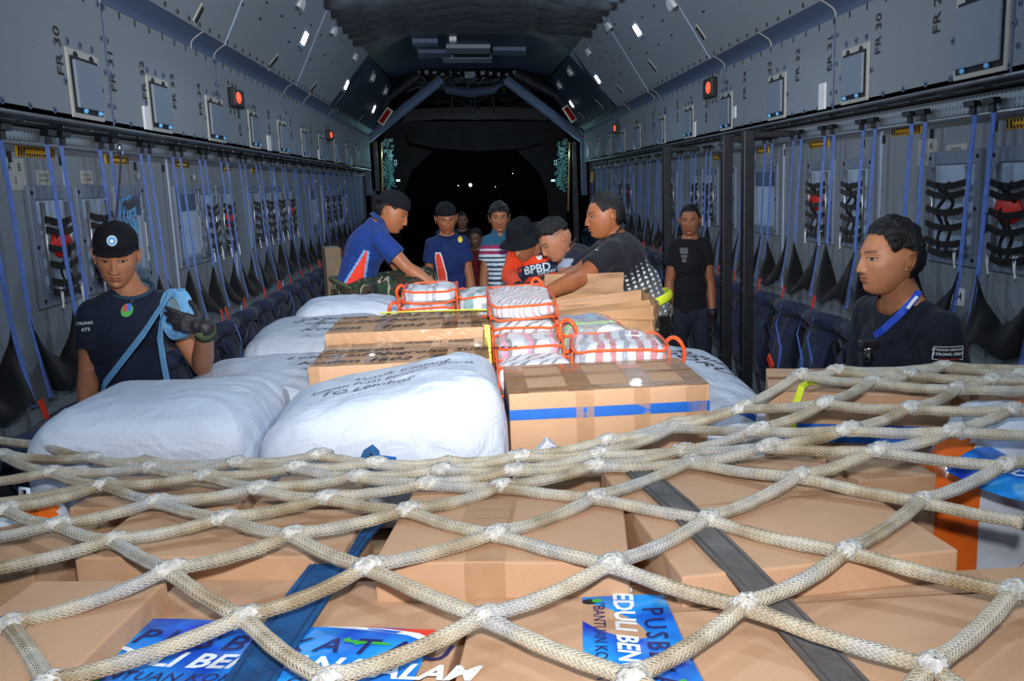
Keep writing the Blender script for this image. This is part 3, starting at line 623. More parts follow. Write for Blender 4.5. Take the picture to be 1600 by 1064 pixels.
def plac(s, px, py, lines, sz, lab, w=.1, plate=None, ink=M_ink):
    X = s*XL; c = P(px, py, X=X); nx = -s
    t = empty('wall_placard', c, lab, 'placard'); h = sz*1.2*len(lines)
    MB().obox(c+Vector((nx*.002, 0, 0)), (.0015, 0, 0), (0, w/2, 0), (0, 0, h/2+.01)).build('plate', plate or M_cream, t)
    mb = MB()
    for i, l in enumerate(lines): text(mb, l, c+Vector((nx*.0045, 0, h/2-sz*(.6+1.2*i))), (0, -s, 0) if s < 0 else (0, -1, 0), (0, 0, 1), sz, bold=.008)
    mb.build('lettering', ink, t); rootat(t, c)
plac(-1, 22, 272, ['A    B', 'I'], .045, 'small placard with letters A and B on the left wall', .17)
plac(1, 1449, 238, ['B    A', 'I'], .045, 'small placard with letters B and A on the right wall', .17)
plac(1, 1495, 240, ['WARNING', 'STOWAGE LOAD', 'LIMIT'], .018, 'grey three-line text placard above the recess on the right wall', .17, ink=M_grayink)
plac(1, 1497, 463, ['L04'], .05, 'white tag reading L04 below the recess on the right wall', .11, M_white)
plac(-1, 68, 278, ['STOWAGE', 'LOAD LIMIT'], .018, 'grey text placard above the first recess on the left wall', .13, ink=M_grayink)
plac(-1, 135, 277, ['STOWAGE', 'LOAD LIMIT'], .018, 'grey text placard above the second recess on the left wall', .13, ink=M_grayink)
for k, (px, py) in enumerate([(1538, 335), (1538, 344), (1538, 352), (1538, 360)]):
    X = XL; c = P(px, py, X=X); tag(MB().obox(c-Vector((.003, 0, 0)), (.002, 0, 0), (0, .035, 0), (0, 0, .010)).build('label_strip', M_ink), f'{ORD[k]} black label strip from the top of four between the two right wall recesses', 'label')
# small black squares under the rails
for s, L in ((-1, [(13, 245), (94, 251), (158, 255), (210, 260), (254, 263)]), (1, [(1556, 197), (1457, 209), (1382, 218), (1350, 224), (1226, 238)])):
    for k, (px, py) in enumerate(L):
        c = P(px, py, X=s*XL); tag(MB().obox(c-Vector((s*.003, 0, 0)), (.003, 0, 0), (0, .014, 0), (0, 0, .022)).build('wall_port', M_ink), f'{ORD[k]} small black square from the camera just below the {side_word(s)} rail', 'port')
# vertical seam trims of the lower walls
for s, L in ((-1, [100, 262, 358, 428, 500]), (1, [1376, 1225, 1130, 1040, 985])):
    mb = MB()
    for px in L:
        y = P(px, 280, X=s*XL).y; lo, hi = sorted((s*XL, s*(XL-.008))); mb.box((lo, y-.008, .2), (hi, y+.008, PROF[s]['rl']))
    stru(mb.build('trim_11' if s < 0 else 'trim_12', M_inner))
# --- sidewall seats ---
PITCH = .53
def seat(s, y0, k):
    XS = s*1.87; XW = s*XL
    t = empty('sidewall_seat', (s*1.8, y0+.25, 0), f'{ORD[k]} folded seat from the camera on the {side_word(s)} wall, black back, navy roll', 'seat', 'folded sidewall seats')
    zb, zp = 1.07, 1.36; ya, yb = y0+.07, y0+.46; ym = (ya+yb)/2
    rnd = random.Random(k*7+s)
    # black mesh back: two peaks, sagging middle
    def f(u, v):
        y = ya+(yb-ya)*u
        top = zp-.22*(1-abs(2*u-1))**.75+.008*rnd.random()
        z = zb+.02*math.sin(u*9+k)+(top-zb)*v
        yy = y+(.1*(u-.5)*-1)*v*0
        x = XS+s*(.05*v)-s*.05*math.sin(math.pi*u)*(1-v)+s*.012*math.sin(u*12+k)*math.sin(v*3)
        return (x, yy, z)
    vs, fs, uv = grid(f, 16, 6); ob = MB().add(vs, fs, uv).build('backrest', M_blackc, t, smooth=True); so = ob.modifiers.new('s', 'SOLIDIFY'); so.thickness = .006
    # straps to the rail with a black buckle, and on down
    for u in (.0, 1.0):
        y = ya+(yb-ya)*u; rz = PROF[s]['rl']
        dy = rnd.uniform(-.015, .015)
        pts = [(s*(XR-.02), y+.03*(1 if u else -1)*0+dy, rz+.01), (s*(XR-.03), y+dy, rz-.2), (XS+s*.05, y, zp-.02), (XS+s*.01, y, zb-.03)]
        st = MB().strip(pts, .031, (1, 0, 0), .004).build('strap', M_strap, t)
        mb = MB(); mb.obox((s*(XR-.035), y+dy, rz+.035), (.016, 0, 0), (0, .04, 0), (0, .006, .012)); mb.obox((s*(XR-.03), y+dy, rz+.01), (.006, 0, 0), (0, .02, 0), (0, 0, .02)); mb.build('buckle', M_black, st)
    # orange pull tag, sometimes two
    for q_ in range(1+(rnd.random() < .5)):
        yy = y0+rnd.uniform(.1, .42); w = .022
        pts = [(XS-s*.05, yy, zb+.01), (XS-s*.07, yy+rnd.uniform(-.02, .02), zb-.1-rnd.random()*.04)]
        tg = MB().strip(pts, .03, (1, 0, 0), .004).build('pull_tag', M_orange, t)
        c = Vector(pts[1]); MB().obox(c+Vector((-s*.002, 0, -.004)), (.003, 0, 0), (0, .016, 0), (0, 0, .02)).build('tag_end', M_white, tg)
    # rolled navy seat pan: cross tube, hanging bag-like pan, straps
    MB().tube([(XS-s*.06, ya-.045, .965), (XS-s*.08, ym, .955), (XS-s*.06, yb+.045, .965)], [.045, .05, .045], 12).build('seat_tube', M_navy, t, smooth=True)
    def g(u, v):
        a = v*2*math.pi; y = ya+.01+(yb-ya-.02)*u; e = 1-.25*abs(2*u-1)**4
        n_ = noise.noise((u*3+k, math.cos(a)*1.5, math.sin(a)*1.5+s))*.035
        x = XS-s*.035+math.cos(a)*(.095+n_)*e; z = .66+math.sin(a)*(.27+n_)*e
        return (x, y, z)
    vs, fs, uv = grid(g, 14, 20); MB().add(vs, fs).add([], []).build('seat_pan', M_navy, t, smooth=True)
    for u in (.28, .7):
        y = ya+(yb-ya)*u; MB().tube([(XS-s*.13, y, .98), (XS-s*.16, y+.01, .86), (XS-s*.13, y, .7), (XS-s*.145, y+.02, .52)], .012, 6, flat=.4).build('harness_strap', M_strap if rnd.random() < .35 else M_navy, t, smooth=True)
    if rnd.random() < .6:
        y = y0+rnd.uniform(.1, .4); pts = [(XS-s*(.15+.02*math.sin(a*.8)), y+.035*math.cos(a), .87+.06*math.sin(a)) for a in np.linspace(0, 6.28, 12)]
        MB().tube(pts, .007, 6).build('harness_buckle', M_alud, t, smooth=True)
    if rnd.random() < .45:
        c = Vector((XS-s*.17, y0+rnd.uniform(.1, .4), .6)); MB().obox(c, (.006, 0, .004), (0, .045, .03), (0, -.012, .02)).build('seat_tag', M_orange, t)
    for u in (.1, .9):
        y = ya+(yb-ya)*u; MB().tube([(XS+s*.02, y, .42), (XS+s*.1, y, .01)], .012, 6).build('leg', M_alud, t)
    rootat(t, (s*1.8, y0+.25, 0))
y = 1.82; k = 0
while y < 14.8: seat(-1, y, k); y += PITCH; k += 1
y = 1.55; k = 0
while y < 14.8: seat(1, y, k); y += PITCH; k += 1
# dark posts of the right side
for k, (px, pt_, pb_, lab) in enumerate([(1168, 205, 470, 'black upright post in front of the right wall, nearest of three'), (1135, 220, 455, 'black upright post in front of the right wall, middle of three'), (1042, 238, 420, 'black upright post in front of the right wall, farthest of three')]):
    c = P(px, 300, X=1.635); t = empty('stanchion', (1.74, c.y, 0), lab, 'post')
    MB().box((1.60, c.y-.035, 0), (1.67, c.y+.035, PROF[1]['rl']+.06)).build('post', mat('post_black', C3(42, 44, 50), .4, .4, noise_s=30, noise_a=.2), t, bevel=.006)
    mb = MB()
    for z in (2.02, 1.97, 1.1, 1.05, .5):
        for dy in (-.014, .014): mb.disc((1.6-.002, c.y+dy, z), (1, 0, 0), .006, .004, 8)
    mb.build('screw', M_chrome, t)['kind'] = 'stuff'
    MB().obox((1.80, c.y-.0, PROF[1]['rl']+.03), (.14, 0, 0), (0, .02, 0), (0, 0, .02)).build('bracket', M_black, t, bevel=.006); rootat(t, (1.635, c.y, 0))
# hanging blue ratchet strap bundle on the left wall
t = empty('ratchet_strap_bundle', P(190, 240, X=-1.9), 'tangled pale blue ratchet strap hanging from the left rail by the third wall recess', 'strap')
MB().strip([P(190, 238, X=-1.93), P(186, 300, X=-1.9), P(180, 350, X=-1.88)], .04, (1, .3, 0), .004).build('dark_strap', M_navy, t)
mb = MB(); c = P(200, 338, X=-1.86)
for i in range(7): mb.strip([c+Vector((.02*math.sin(a+i), .05*math.cos(a)+.006*i, .085*math.sin(a)*(1-.05*i))) for a in np.linspace(0, 6.0, 14)], .04, (1, .2, .1*i), .003)
mb.build('coil', mat('strap_pale_blue', C3(95, 158, 205), .7, noise_s=60, noise_a=.2, bump=.2, bump_s=400), t)
MB().obox(P(203, 318, X=-1.84), (.015, 0, 0), (0, .05, .01), (0, -.01, .02)).build('ratchet', M_alud, t, bevel=.004)
MB().tube([P(188, 236, X=-1.93)+Vector((0, .02*math.cos(a), .03*math.sin(a))) for a in np.linspace(0, 6.28, 12)], .006, 6).build('hook', M_chrome, t)
MB().strip([P(175, 356, X=-1.86), P(165, 380, X=-1.84), P(150, 400, X=-1.84)], .05, (1, 0, .3), .006).build('strap_tail', M_blackc, t)
rootat(t, P(190, 240, X=-1.9))
# ================= CARGO =================
def cardboard(name, c1, c2, corr=True):
    q = NT(name); b = q.b; tc = q.n('ShaderNodeTexCoord')
    nz = q.n('ShaderNodeTexNoise'); nz.inputs['Scale'].default_value = 5; nz.inputs['Detail'].default_value = 14; nz.inputs['Roughness'].default_value = .72; q.l(tc.outputs['Object'], nz.inputs['Vector'])
    mx = q.n('ShaderNodeMix', data_type='RGBA'); q.l(nz.outputs[0], mx.inputs[0]); mx.inputs[6].default_value = (*c1, 1); mx.inputs[7].default_value = (*c2, 1); q.l(mx.outputs[2], b.inputs['Base Color'])
    wv = q.n('ShaderNodeTexWave'); wv.inputs['Scale'].default_value = 60; wv.inputs['Distortion'].default_value = .6; q.l(tc.outputs['Object'], wv.inputs['Vector'])
    n2 = q.n('ShaderNodeTexNoise'); n2.inputs['Scale'].default_value = 9; q.l(tc.outputs['Object'], n2.inputs['Vector'])
    ad = q.n('ShaderNodeMath', operation='MULTIPLY_ADD'); q.l(wv.outputs[0], ad.inputs[0]); ad.inputs[1].default_value = .05; q.l(n2.outputs[0], ad.inputs[2])
    bp = q.n('ShaderNodeBump'); bp.inputs['Strength'].default_value = .25; bp.inputs['Distance'].default_value = .01; q.l(ad.outputs[0], bp.inputs['Height']); q.l(bp.outputs[0], b.inputs['Normal'])
    b.inputs['Roughness'].default_value = .8; b.inputs['Specular IOR Level'].default_value = .25
    return q.m
M_card = cardboard('cardboard', C3(202, 164, 132), C3(180, 141, 108))
M_card2 = cardboard('cardboard_grey', C3(188, 152, 120), C3(164, 126, 94))
M_tapeb = mat('brown_parcel_tape', C3(168, 128, 88), .3, coat=.3, noise_s=30, noise_a=.15, bump=.25, bump_s=40)
M_tapec = mat('clear_parcel_tape', C3(205, 165, 125), .25, coat=.5, noise_s=30, noise_a=.1, bump=.4, bump_s=35, alpha=.45)
M_tapeblue = mat('blue_tape', C3(20, 98, 190), .4, noise_s=20, noise_a=.08)
M_seam = mat('seam_brown', C3(96, 64, 40), .8)
M_pen = mat('marker_pen', C3(28, 26, 34), .6)
def sackmat(name, c, weave=260, tint=None):
    q = NT(name); b = q.b; tc = q.n('ShaderNodeTexCoord')
    nz = q.n('ShaderNodeTexNoise'); nz.inputs['Scale'].default_value = 4; nz.inputs['Detail'].default_value = 8; q.l(tc.outputs['Object'], nz.inputs['Vector'])
    mx = q.n('ShaderNodeMix', data_type='RGBA'); q.l(nz.outputs[0], mx.inputs[0]); mx.inputs[6].default_value = (*[x*.86 for x in c], 1); mx.inputs[7].default_value = (*c, 1); q.l(mx.outputs[2], b.inputs['Base Color'])
    w1 = q.n('ShaderNodeTexWave'); w1.inputs['Scale'].default_value = weave/4; w1.bands_direction = 'X'; w2 = q.n('ShaderNodeTexWave'); w2.inputs['Scale'].default_value = weave/4; w2.bands_direction = 'Y'
    for w in (w1, w2): q.l(tc.outputs['Object'], w.inputs['Vector']); w.inputs['Distortion'].default_value = 1.5
    ad = q.n('ShaderNodeMath', operation='ADD'); q.l(w1.outputs[0], ad.inputs[0]); q.l(w2.outputs[0], ad.inputs[1])
    n3 = q.n('ShaderNodeTexNoise'); n3.inputs['Scale'].default_value = 7; n3.inputs['Detail'].default_value = 4; n3.inputs['Distortion'].default_value = 1.2; q.l(tc.outputs['Object'], n3.inputs['Vector'])
    a2 = q.n('ShaderNodeMath', operation='MULTIPLY_ADD'); q.l(ad.outputs[0], a2.inputs[0]); a2.inputs[1].default_value = .035; q.l(n3.outputs[0], a2.inputs[2])
    bp = q.n('ShaderNodeBump'); bp.inputs['Strength'].default_value = .6; bp.inputs['Distance'].default_value = .03; q.l(a2.outputs[0], bp.inputs['Height']); q.l(bp.outputs[0], b.inputs['Normal'])
    b.inputs['Roughness'].default_value = .5; b.inputs['Coat Weight'].default_value = .12; b.inputs['Coat Roughness'].default_value = .35
    return q.m
M_sack = sackmat('woven_sack_white', C3(210, 220, 236)); M_sack2 = sackmat('woven_sack_beige', C3(214, 206, 190)); M_sackg = sackmat('woven_sack_greyish', C3(188, 198, 212))

def carton(lab, x0, x1, y0, y1, z0, z1, rot=0, m=None, name='cardboard_box', cat='box', group=None, tapes=(), writing=(), bulge=.006, seam=True, tilt=0, nolabel=False):
    """box with its lid seam; parts are made in box space (origin bottom centre)"""
    cx, cy = (x0+x1)/2, (y0+y1)/2; w, d, h = x1-x0, y1-y0, z1-z0
    t = empty(name, (cx, cy, z0), lab, cat, group); t.rotation_euler = (tilt, 0, rot)
    rn = random.Random(int((x0*31+y0*77+z1*13)*100))
    def surf(u, v, face):
        b = bulge*math.sin(math.pi*u)*math.sin(math.pi*v)
        if face == 'top': return (-w/2+w*u, -d/2+d*v, h+b)
        if face == 'front': return (-w/2+w*u, -d/2-b, h*v)
        if face == 'back': return (w/2-w*u, d/2+b, h*v)
        if face == 'left': return (-w/2-b, d/2-d*u, h*v)
        if face == 'right': return (w/2+b, -d/2+d*u, h*v)
        return (-w/2+w*u, d/2-d*v, 0)
    mb = MB()
    for f in ('top', 'front', 'back', 'left', 'right', 'bottom'):
        vs, fs, uv = grid(lambda u, v: surf(u, v, f), 8, 8); mb.add(vs, fs)
    body = mb.build('carton_body', m or M_card, t)
    bmv = bmesh.new(); bmv.from_mesh(body.data); bmesh.ops.remove_doubles(bmv, verts=bmv.verts, dist=1e-5); bmesh.ops.recalc_face_normals(bmv, faces=bmv.faces); bmv.to_mesh(body.data); bmv.free()
    bb = body.modifiers.new('b', 'BEVEL'); bb.width = .004; bb.segments = 2; bb.limit_method = 'ANGLE'; bb.angle_limit = .7
    if seam:
        MB().box((-w/2+.003, -.0025, h+.001), (w/2-.003, .0025, h+bulge*.6+.002)).build('lid_seam', M_seam, t)
    for tp in tapes:   # (face, u0, v0, u1, v1, material)
        f, u0, v0, u1, v1, tm = tp
        nrm = {'top': (0, 0, 1), 'front': (0, -1, 0), 'left': (-1, 0, 0), 'right': (1, 0, 0), 'back': (0, 1, 0)}[f]
        vs, fs, uv = grid(lambda u, v: Vector(surf(u0+(u1-u0)*u, v0+(v1-v0)*v, f))+Vector(nrm)*.0022, 8, 8)
        MB().add(vs, fs, uv).build('tape', tm, t)
    for wr in writing:  # (face, text, u, v, size, angle)
        f, s_, u, v, sz, an = wr if len(wr) == 6 else ('top',)+tuple(wr)
        c = Vector(surf(u, v, f)); nrm, rt, up = {'top': ((0, 0, 1), (1, 0, 0), (0, 1, 0)), 'front': ((0, -1, 0), (1, 0, 0), (0, 0, 1)), 'left': ((-1, 0, 0), (0, -1, 0), (0, 0, 1)), 'right': ((1, 0, 0), (0, 1, 0), (0, 0, 1))}[f]
        rt, up = Vector(rt), Vector(up); r2 = rt*math.cos(an)+up*math.sin(an); u2 = up*math.cos(an)-rt*math.sin(an)
        mb = MB(); text(mb, s_, c+Vector(nrm)*.0045, r2, u2, sz, shear=.35, bold=.014); mb.build('handwriting', M_pen, t)
    return t
def sack(lab, x0, x1, y0, y1, z0, z1, seed=1, m=None, rot=0, e=.42, wr=.02, tilt=(0, 0), ridge=0, group=None, writing=(), stripes=(), grp=None, n=72, ecc=0, name='woven_sack', zoff=None):
    cx, cy = (x0+x1)/2, (y0+y1)/2; w, d, h = (x1-x0)/2, (y1-y0)/2, (z1-z0)/2
    t = empty(name, (cx, cy, z0), lab, 'sack', group); t.rotation_euler = (0, 0, rot)
    sg = lambda a, p: math.copysign(abs(a)**p, a)
    def S(th, ph, off=0):   # th polar, ph azimuth
        st, ct = math.sin(th), math.cos(th); e1 = .48; e2 = e
        x = w*sg(math.cos(ph), e2)*abs(st)**e1; y = d*sg(math.sin(ph), e2)*abs(st)**e1; z = h*sg(ct, e1*1.1)
        X_, Y_ = x/w, y/d
        f = 1
        q = Vector((x*2.6+seed, y*2.6, z*2.6)); n1 = noise.noise(q)*1.0
        q2 = Vector((x*5+seed*3, y*9+x*5, z*6)); n2 = (1-abs(noise.noise(q2))*2)*.5
        q3 = Vector((x*18+seed*5, y*16, z*14)); n3 = noise.noise(q3)*.25
        dsp = wr*(n1*1.2+n2*.8+n3*.6)+off
        nn = Vector((X_/w*.25, Y_/d*.25, z/h/h*.35)).normalized()
        top = sm(-.2, .8, z/h)
        z += top*(tilt[0]*X_+tilt[1]*Y_)
        if z/h < -.75: dsp *= .2
        p = Vector((x, y, z+h))+nn*dsp
        p.z = max(p.z, 0); return p
    vs, fs, uv = grid(lambda u, v: S(math.pi*v, 2*math.pi*u), n*2, n, wrapu=True)
    MB().add(vs, fs, uv).build('sack_body', m or M_sack, t, smooth=True)
    def drape(lx, ly, off):   # height of the sack top under a local point, by ray from above
        return None
    t['_S'] = 0; del t['_S']
    if writing or stripes:
        from mathutils.bvhtree import BVHTree
        tree = BVHTree.FromPolygons([Vector(v) for v in vs], fs)
        def hit(lx, ly, off=.003):
            r_ = tree.ray_cast(Vector((lx, ly, 5)), Vector((0, 0, -1))); return (r_[0]+Vector((0, 0, off))) if r_[0] else Vector((lx, ly, 2*h))
        for (s_, lx, ly, sz, an, ink) in writing:
            v2, f2 = textgeo(s_, sz, shear=.4, bold=-.0, res=2); ca, sa = math.cos(an), math.sin(an)
            MB().add([hit(lx+x*ca-y*sa, ly+x*sa+y*ca) for x, y in v2], f2).build('handwriting', ink, t)
        for (ax0, ay0, ax1, ay1, wd, sm_) in stripes:
            N = 24; a, b = Vector((ax0, ay0)), Vector((ax1, ay1)); dr = (b-a).normalized(); pr = Vector((-dr.y, dr.x))
            vv = []
            for i in range(N+1):
                c = a.lerp(b, i/N)
                for j in range(5): q = c+pr*wd*(j/4-.5); vv.append(hit(q.x, q.y, .002))
            MB().add(vv, [(i*5+j, i*5+j+1, (i+1)*5+j+1, (i+1)*5+j) for i in range(N) for j in range(4)]).build('printed_stripe', sm_, t)
    return t
# pallets and the lower tier that carries the visible cargo
M_pal = mat('pallet_alu', C3(140, 145, 150), .45, .6)
for (x0, x1, y0, y1, lab) in [(-1.45, 1.42, (.3), 2.12, 'aluminium pallet under the netted foreground cartons'), (-1.42, .84, 2.19, 4.5, 'aluminium pallet under the white sacks and taped cartons'), (-1.42, -.25, 4.54, 6.1, 'far aluminium pallet under the sacks of the seated man')]:
    t = empty('cargo_pallet', ((x0+x1)/2, (y0+y1)/2, 0), lab, 'pallet')
    MB().box((x0, y0, .08), (x1, y1, .14)).build('deck', M_pal, t, bevel=.01)
    for i in range(3):
        xx = x0+.1+(x1-x0-.2)*i/2; MB().box((xx-.06, y0+.02, 0), (xx+.06, y1-.02, .08)).build('runner', M_pal, t)
    rootat(t, ((x0+x1)/2, (y0+y1)/2, 0))
# lower tier
LT = [('front', -1.4, 1.38, .45, 2.1, .68, 3, 2), ('rear', -1.38, -.27, 2.21, 6.0, .86, 2, 5), ('right rear', -.26, .8, 2.21, 4.46, .86, 2, 3)]
for nm, x0, x1, y0, y1, zt_, nx_, ny_ in LT:
    for i in range(nx_):
        for j in range(ny_):
            a, b = x0+(x1-x0)*i/nx_, x0+(x1-x0)*(i+1)/nx_; c, d = y0+(y1-y0)*j/ny_, y0+(y1-y0)*(j+1)/ny_
            carton(f'{["left", "middle", "right"][i]} carton in the {ORD[j]} row of the {nm} pallet, bottom tier', a+.008, b-.008, c+.008, d-.008, .14, zt_, m=M_card2, group=f'bottom-tier cartons of the {nm} pallet', seam=False)
# ---- second pallet: sacks ----
g1 = 'white woven sacks on the rear pallet'
sack('big plump white sack at the left front of the rear pallet', -1.42, -.815, 2.29, 2.97, .86, 1.235, 3, rot=.0, wr=.016, group=g1, e=.24, tilt=(0, -.015))
M_inkb = mat('ballpoint_ink', C3(60, 60, 78), .6)
sack('big white sack with handwriting, in front of the flat cartons', -.80, -.135, 2.26, 2.84, .86, 1.262, 8, rot=-.0, wr=.018, group=g1, e=.3, tilt=(.045, .0), writing=[('Yusuk Cintang', .04, .06, .05, .12, M_inkb), ('Simpati Pusat Bencana - Jakarta', .02, -.01, .038, .14, M_inkb), ('TO Lembor', -.05, -.08, .055, .12, M_inkb)])
sack('flat pale sack lying behind the big left front sack', -1.34, -.72, 2.96, 3.78, .86, 1.14, 5, wr=.016, group=g1, e=.3)
sack('grey-white sack with faded printed columns, left of the flat cartons', -1.24, -.64, 3.80, 4.62, .86, 1.19, 12, m=M_sackg, wr=.012, e=.3, group=g1, writing=[('PUSAT', -.08, -.03, .05, 1.4, M_grayink), ('KODIM 1602', .03, -.06, .05, 1.4, M_grayink), ('ENDE', .12, 0, .05, 1.4, M_grayink)])
sack('rumpled white sack just in front of the striped beige sack', -1.16, -.56, 4.50, 5.06, .86, 1.225, 15, wr=.02, group=g1)
sack('beige sack with blue and red stripes under the seated man', -1.02, -.30, 5.06, 6.0, .86, 1.2, 19, m=M_sack2, wr=.012, e=.3, group=g1, stripes=[(-.13, -.4, -.07, .4, .03, M_tapeblue), (-.08, -.4, -.02, .4, .028, mat('stripe_red', C3(190, 70, 80), .6)), (-.03, -.4, .03, .4, .03, M_tapeblue)])
sack('white sack with large black handwriting at the right, behind the blue-taped box', .30, .80, 2.72, 3.60, .86, 1.13, 23, wr=.015, e=.35, group=g1, tilt=(-.05, .03), writing=[('Pigura', .12, .12, .1, -.55, M_pen), ('LOORU1', .05, .04, .1, -.55, M_pen)])
# crate-like dark side panel right of that sack
tag(MB().hexa([(.80, 2.3, .3), (.84, 2.3, .3), (.84, 4.2, .3), (.80, 4.2, .3), (.80, 2.3, .9), (.84, 2.3, .9), (.84, 4.2, .98), (.80, 4.2, .98)]).build('guide_rail', M_dirt, bevel=.006), 'dark low side rail running along the right edge of the rear pallet', 'rail')
# ---- cartons on the second pallet ----
bt = M_tapeb
carton('flat taped carton with two lines of black handwriting, behind the big white sack', -.75, -.155, 2.86, 3.27, .86, 1.235, m=M_card,
       tapes=[('top', .08, 0, .17, 1, bt), ('top', .30, 0, .42, 1, bt), ('top', .66, 0, .76, 1, bt), ('top', .92, 0, 1, 1, bt), ('top', 0, .62, 1, .78, M_tapec), ('front', .46, 0, .58, 1, M_tapec), ('front', .0, .0, .06, 1, M_tapec), ('front', .9, 0, .99, 1, M_tapec)],
       writing=[('Penerima', .26, .56, .075, .0), ('Letkol Inf Nugroho Susanto', .50, .34, .07, .03), ('Kodim 1602 / Ende', .42, .12, .075, .03), ('Kodim 1602', .7, .84, .05, 0)])
carton('upper flat taped carton with handwriting, directly behind the lower taped one', -.76, -.17, 3.285, 3.72, .86, 1.275, m=M_card,
       tapes=[('top', .3, 0, .42, 1, bt), ('top', .74, 0, .84, 1, bt), ('top', .93, 0, 1, 1, bt), ('front', 0, 0, 1, 1, M_tapec)],
       writing=[('Korem  1602 / Ende', .38, .82, .085, 0), ('Letkol INF Nugroho Susanto', .52, .5, .072, 0), ('Kodim   1602 / Ende', .42, .18, .085, 0)])
carton('long carton banded with blue tape, lid covered in brown tape', -.112, .462, 2.43, 2.815, .86, 1.215, rot=0,
       tapes=[('top', .0, .0, .1, 1, bt), ('top', .3, 0, .42, 1, bt), ('top', .62, 0, .74, 1, bt), ('top', .9, 0, 1, 1, bt), ('top', 0, .46, 1, .58, M_tapec), ('top', 0, .04, 1, .14, bt), ('top', 0, .9, 1, 1, bt),
              ('front', 0, .785, 1, .87, M_tapeblue), ('left', 0, .785, 1, .87, M_tapeblue), ('front', .33, .5, .42, 1, M_tapec), ('front', .62, 0, .70, 1, M_tapec), ('front', .88, 0, .985, 1, M_tapec)])
carton('plain carton carrying the clear blanket bags, behind the handwritten cartons', -.52, .10, 3.73, 4.3, .86, 1.215, tapes=[('top', .3, 0, .4, 1, bt)], seam=True)
carton('carton under the tall clear blanket bag in the middle of the pallet', -.145, .12, 3.2, 3.72, .86, 1.11)
carton('low carton under the striped blanket bags', -.145, .27, 2.83, 3.19, .86, 1.09)
carton('low carton beneath the lime green bound bag, right of the pile', .13, .29, 3.2, 3.66, .86, 1.03)
# open tall box with flaps
t = empty('open_box', (.36, 4.1, .86), 'large open brown carton with raised crumpled flaps by the leaning man in polo', 'box')
def wallp(p0, p1, z0, z1, nm, buck=.015, m=None, lean=(0, 0), zr=0):
    p0, p1 = Vector(p0), Vector(p1); d = (p1-p0); nn = Vector((-d.y, d.x, 0)).normalized()
    def f(u, v):
        q = Vector((p0.x+d.x*u, p0.y+d.y*u, z0+(z1+zr*u-z0)*v)); q += nn*buck*noise.noise((u*3.2+z1, v*2.7, p0.x*3))*2
        q += Vector((lean[0], lean[1], 0))*v; return q
    vs, fs, uv = grid(f, 14, 8); o = MB().add(vs, fs).build(nm, m or M_card, t); so = o.modifiers.new('s', 'SOLIDIFY'); so.thickness = .006; return o
M_kraft = cardboard('kraft_crumpled', C3(192, 152, 112), C3(166, 126, 88))
A, B_, C_, D_ = (.10, 3.76), (.56, 3.66), (.64, 4.32), (.16, 4.42)
wallp(A, B_, .86, 1.22, 'side_wall', .03, M_kraft, zr=.05); wallp(B_, C_, .86, 1.27, 'side_wall', .03, M_kraft); wallp(C_, D_, .86, 1.25, 'side_wall', .01, M_kraft); wallp(D_, A, .86, 1.24, 'side_wall', .01, M_kraft)
wallp((A[0], A[1]-.005), (B_[0], B_[1]-.005), 1.215, 1.235, 'front_flap', .01, M_kraft, lean=(0, .1), zr=.05)
wallp((A[0], A[1]+.11), (B_[0]-.03, B_[1]+.11), 1.22, 1.275, 'inner_flap', .01, M_card2, lean=(0, .02), zr=.05)
wallp((D_[0], D_[1]-.02), (C_[0]-.1, C_[1]-.02), 1.25, 1.35, 'rear_flap', .01, M_card2, lean=(0, -.03), zr=.0)
mb = MB(); text(mb, 'JAKARTA', (.30, 3.70, 1.12), (1, -.2, 0), (0, 0, 1), .035, shear=.2); text(mb, 'NO 2025', (.30, 3.70, 1.085), (1, -.2, 0), (0, 0, 1), .03, shear=.2); mb.build('printing', M_pen, t)
rootat(t, (.36, 4.1, .86))
# small dark carton corner leaning behind the seated man, at the far left
carton('small brown carton standing upright behind the seated man, by the left seats', -1.16, -1.06, 5.70, 5.95, .86, 1.44, m=mat('card_dull', C3(120, 104, 84), .85, noise_s=8, noise_a=.2), rot=.25)
# ---- clear zip bags of folded blankets ----
M_film = NT('clear_film')
_b = M_film.b; _b.inputs['Base Color'].default_value = (1, 1, 1, 1); _b.inputs['Roughness'].default_value = .08; _b.inputs['Alpha'].default_value = .22; _b.inputs['Coat Weight'].default_value = 1
_tcf = M_film.n('ShaderNodeTexCoord'); _nz = M_film.n('ShaderNodeTexNoise'); _nz.inputs['Scale'].default_value = 26; _nz.inputs['Detail'].default_value = 4; _nz.inputs['Distortion'].default_value = 1.5; M_film.l(_tcf.outputs['Object'], _nz.inputs['Vector'])
_bp = M_film.n('ShaderNodeBump'); _bp.inputs['Strength'].default_value = .9; _bp.inputs['Distance'].default_value = .02; M_film.l(_nz.outputs[0], _bp.inputs['Height']); M_film.l(_bp.outputs[0], _b.inputs['Normal']); M_film = M_film.m
M_pipe = mat('orange_piping', C3(250, 92, 40), .4, bump=.1, bump_s=200)
M_lime = mat('lime_tape', C3(215, 225, 30), .5)
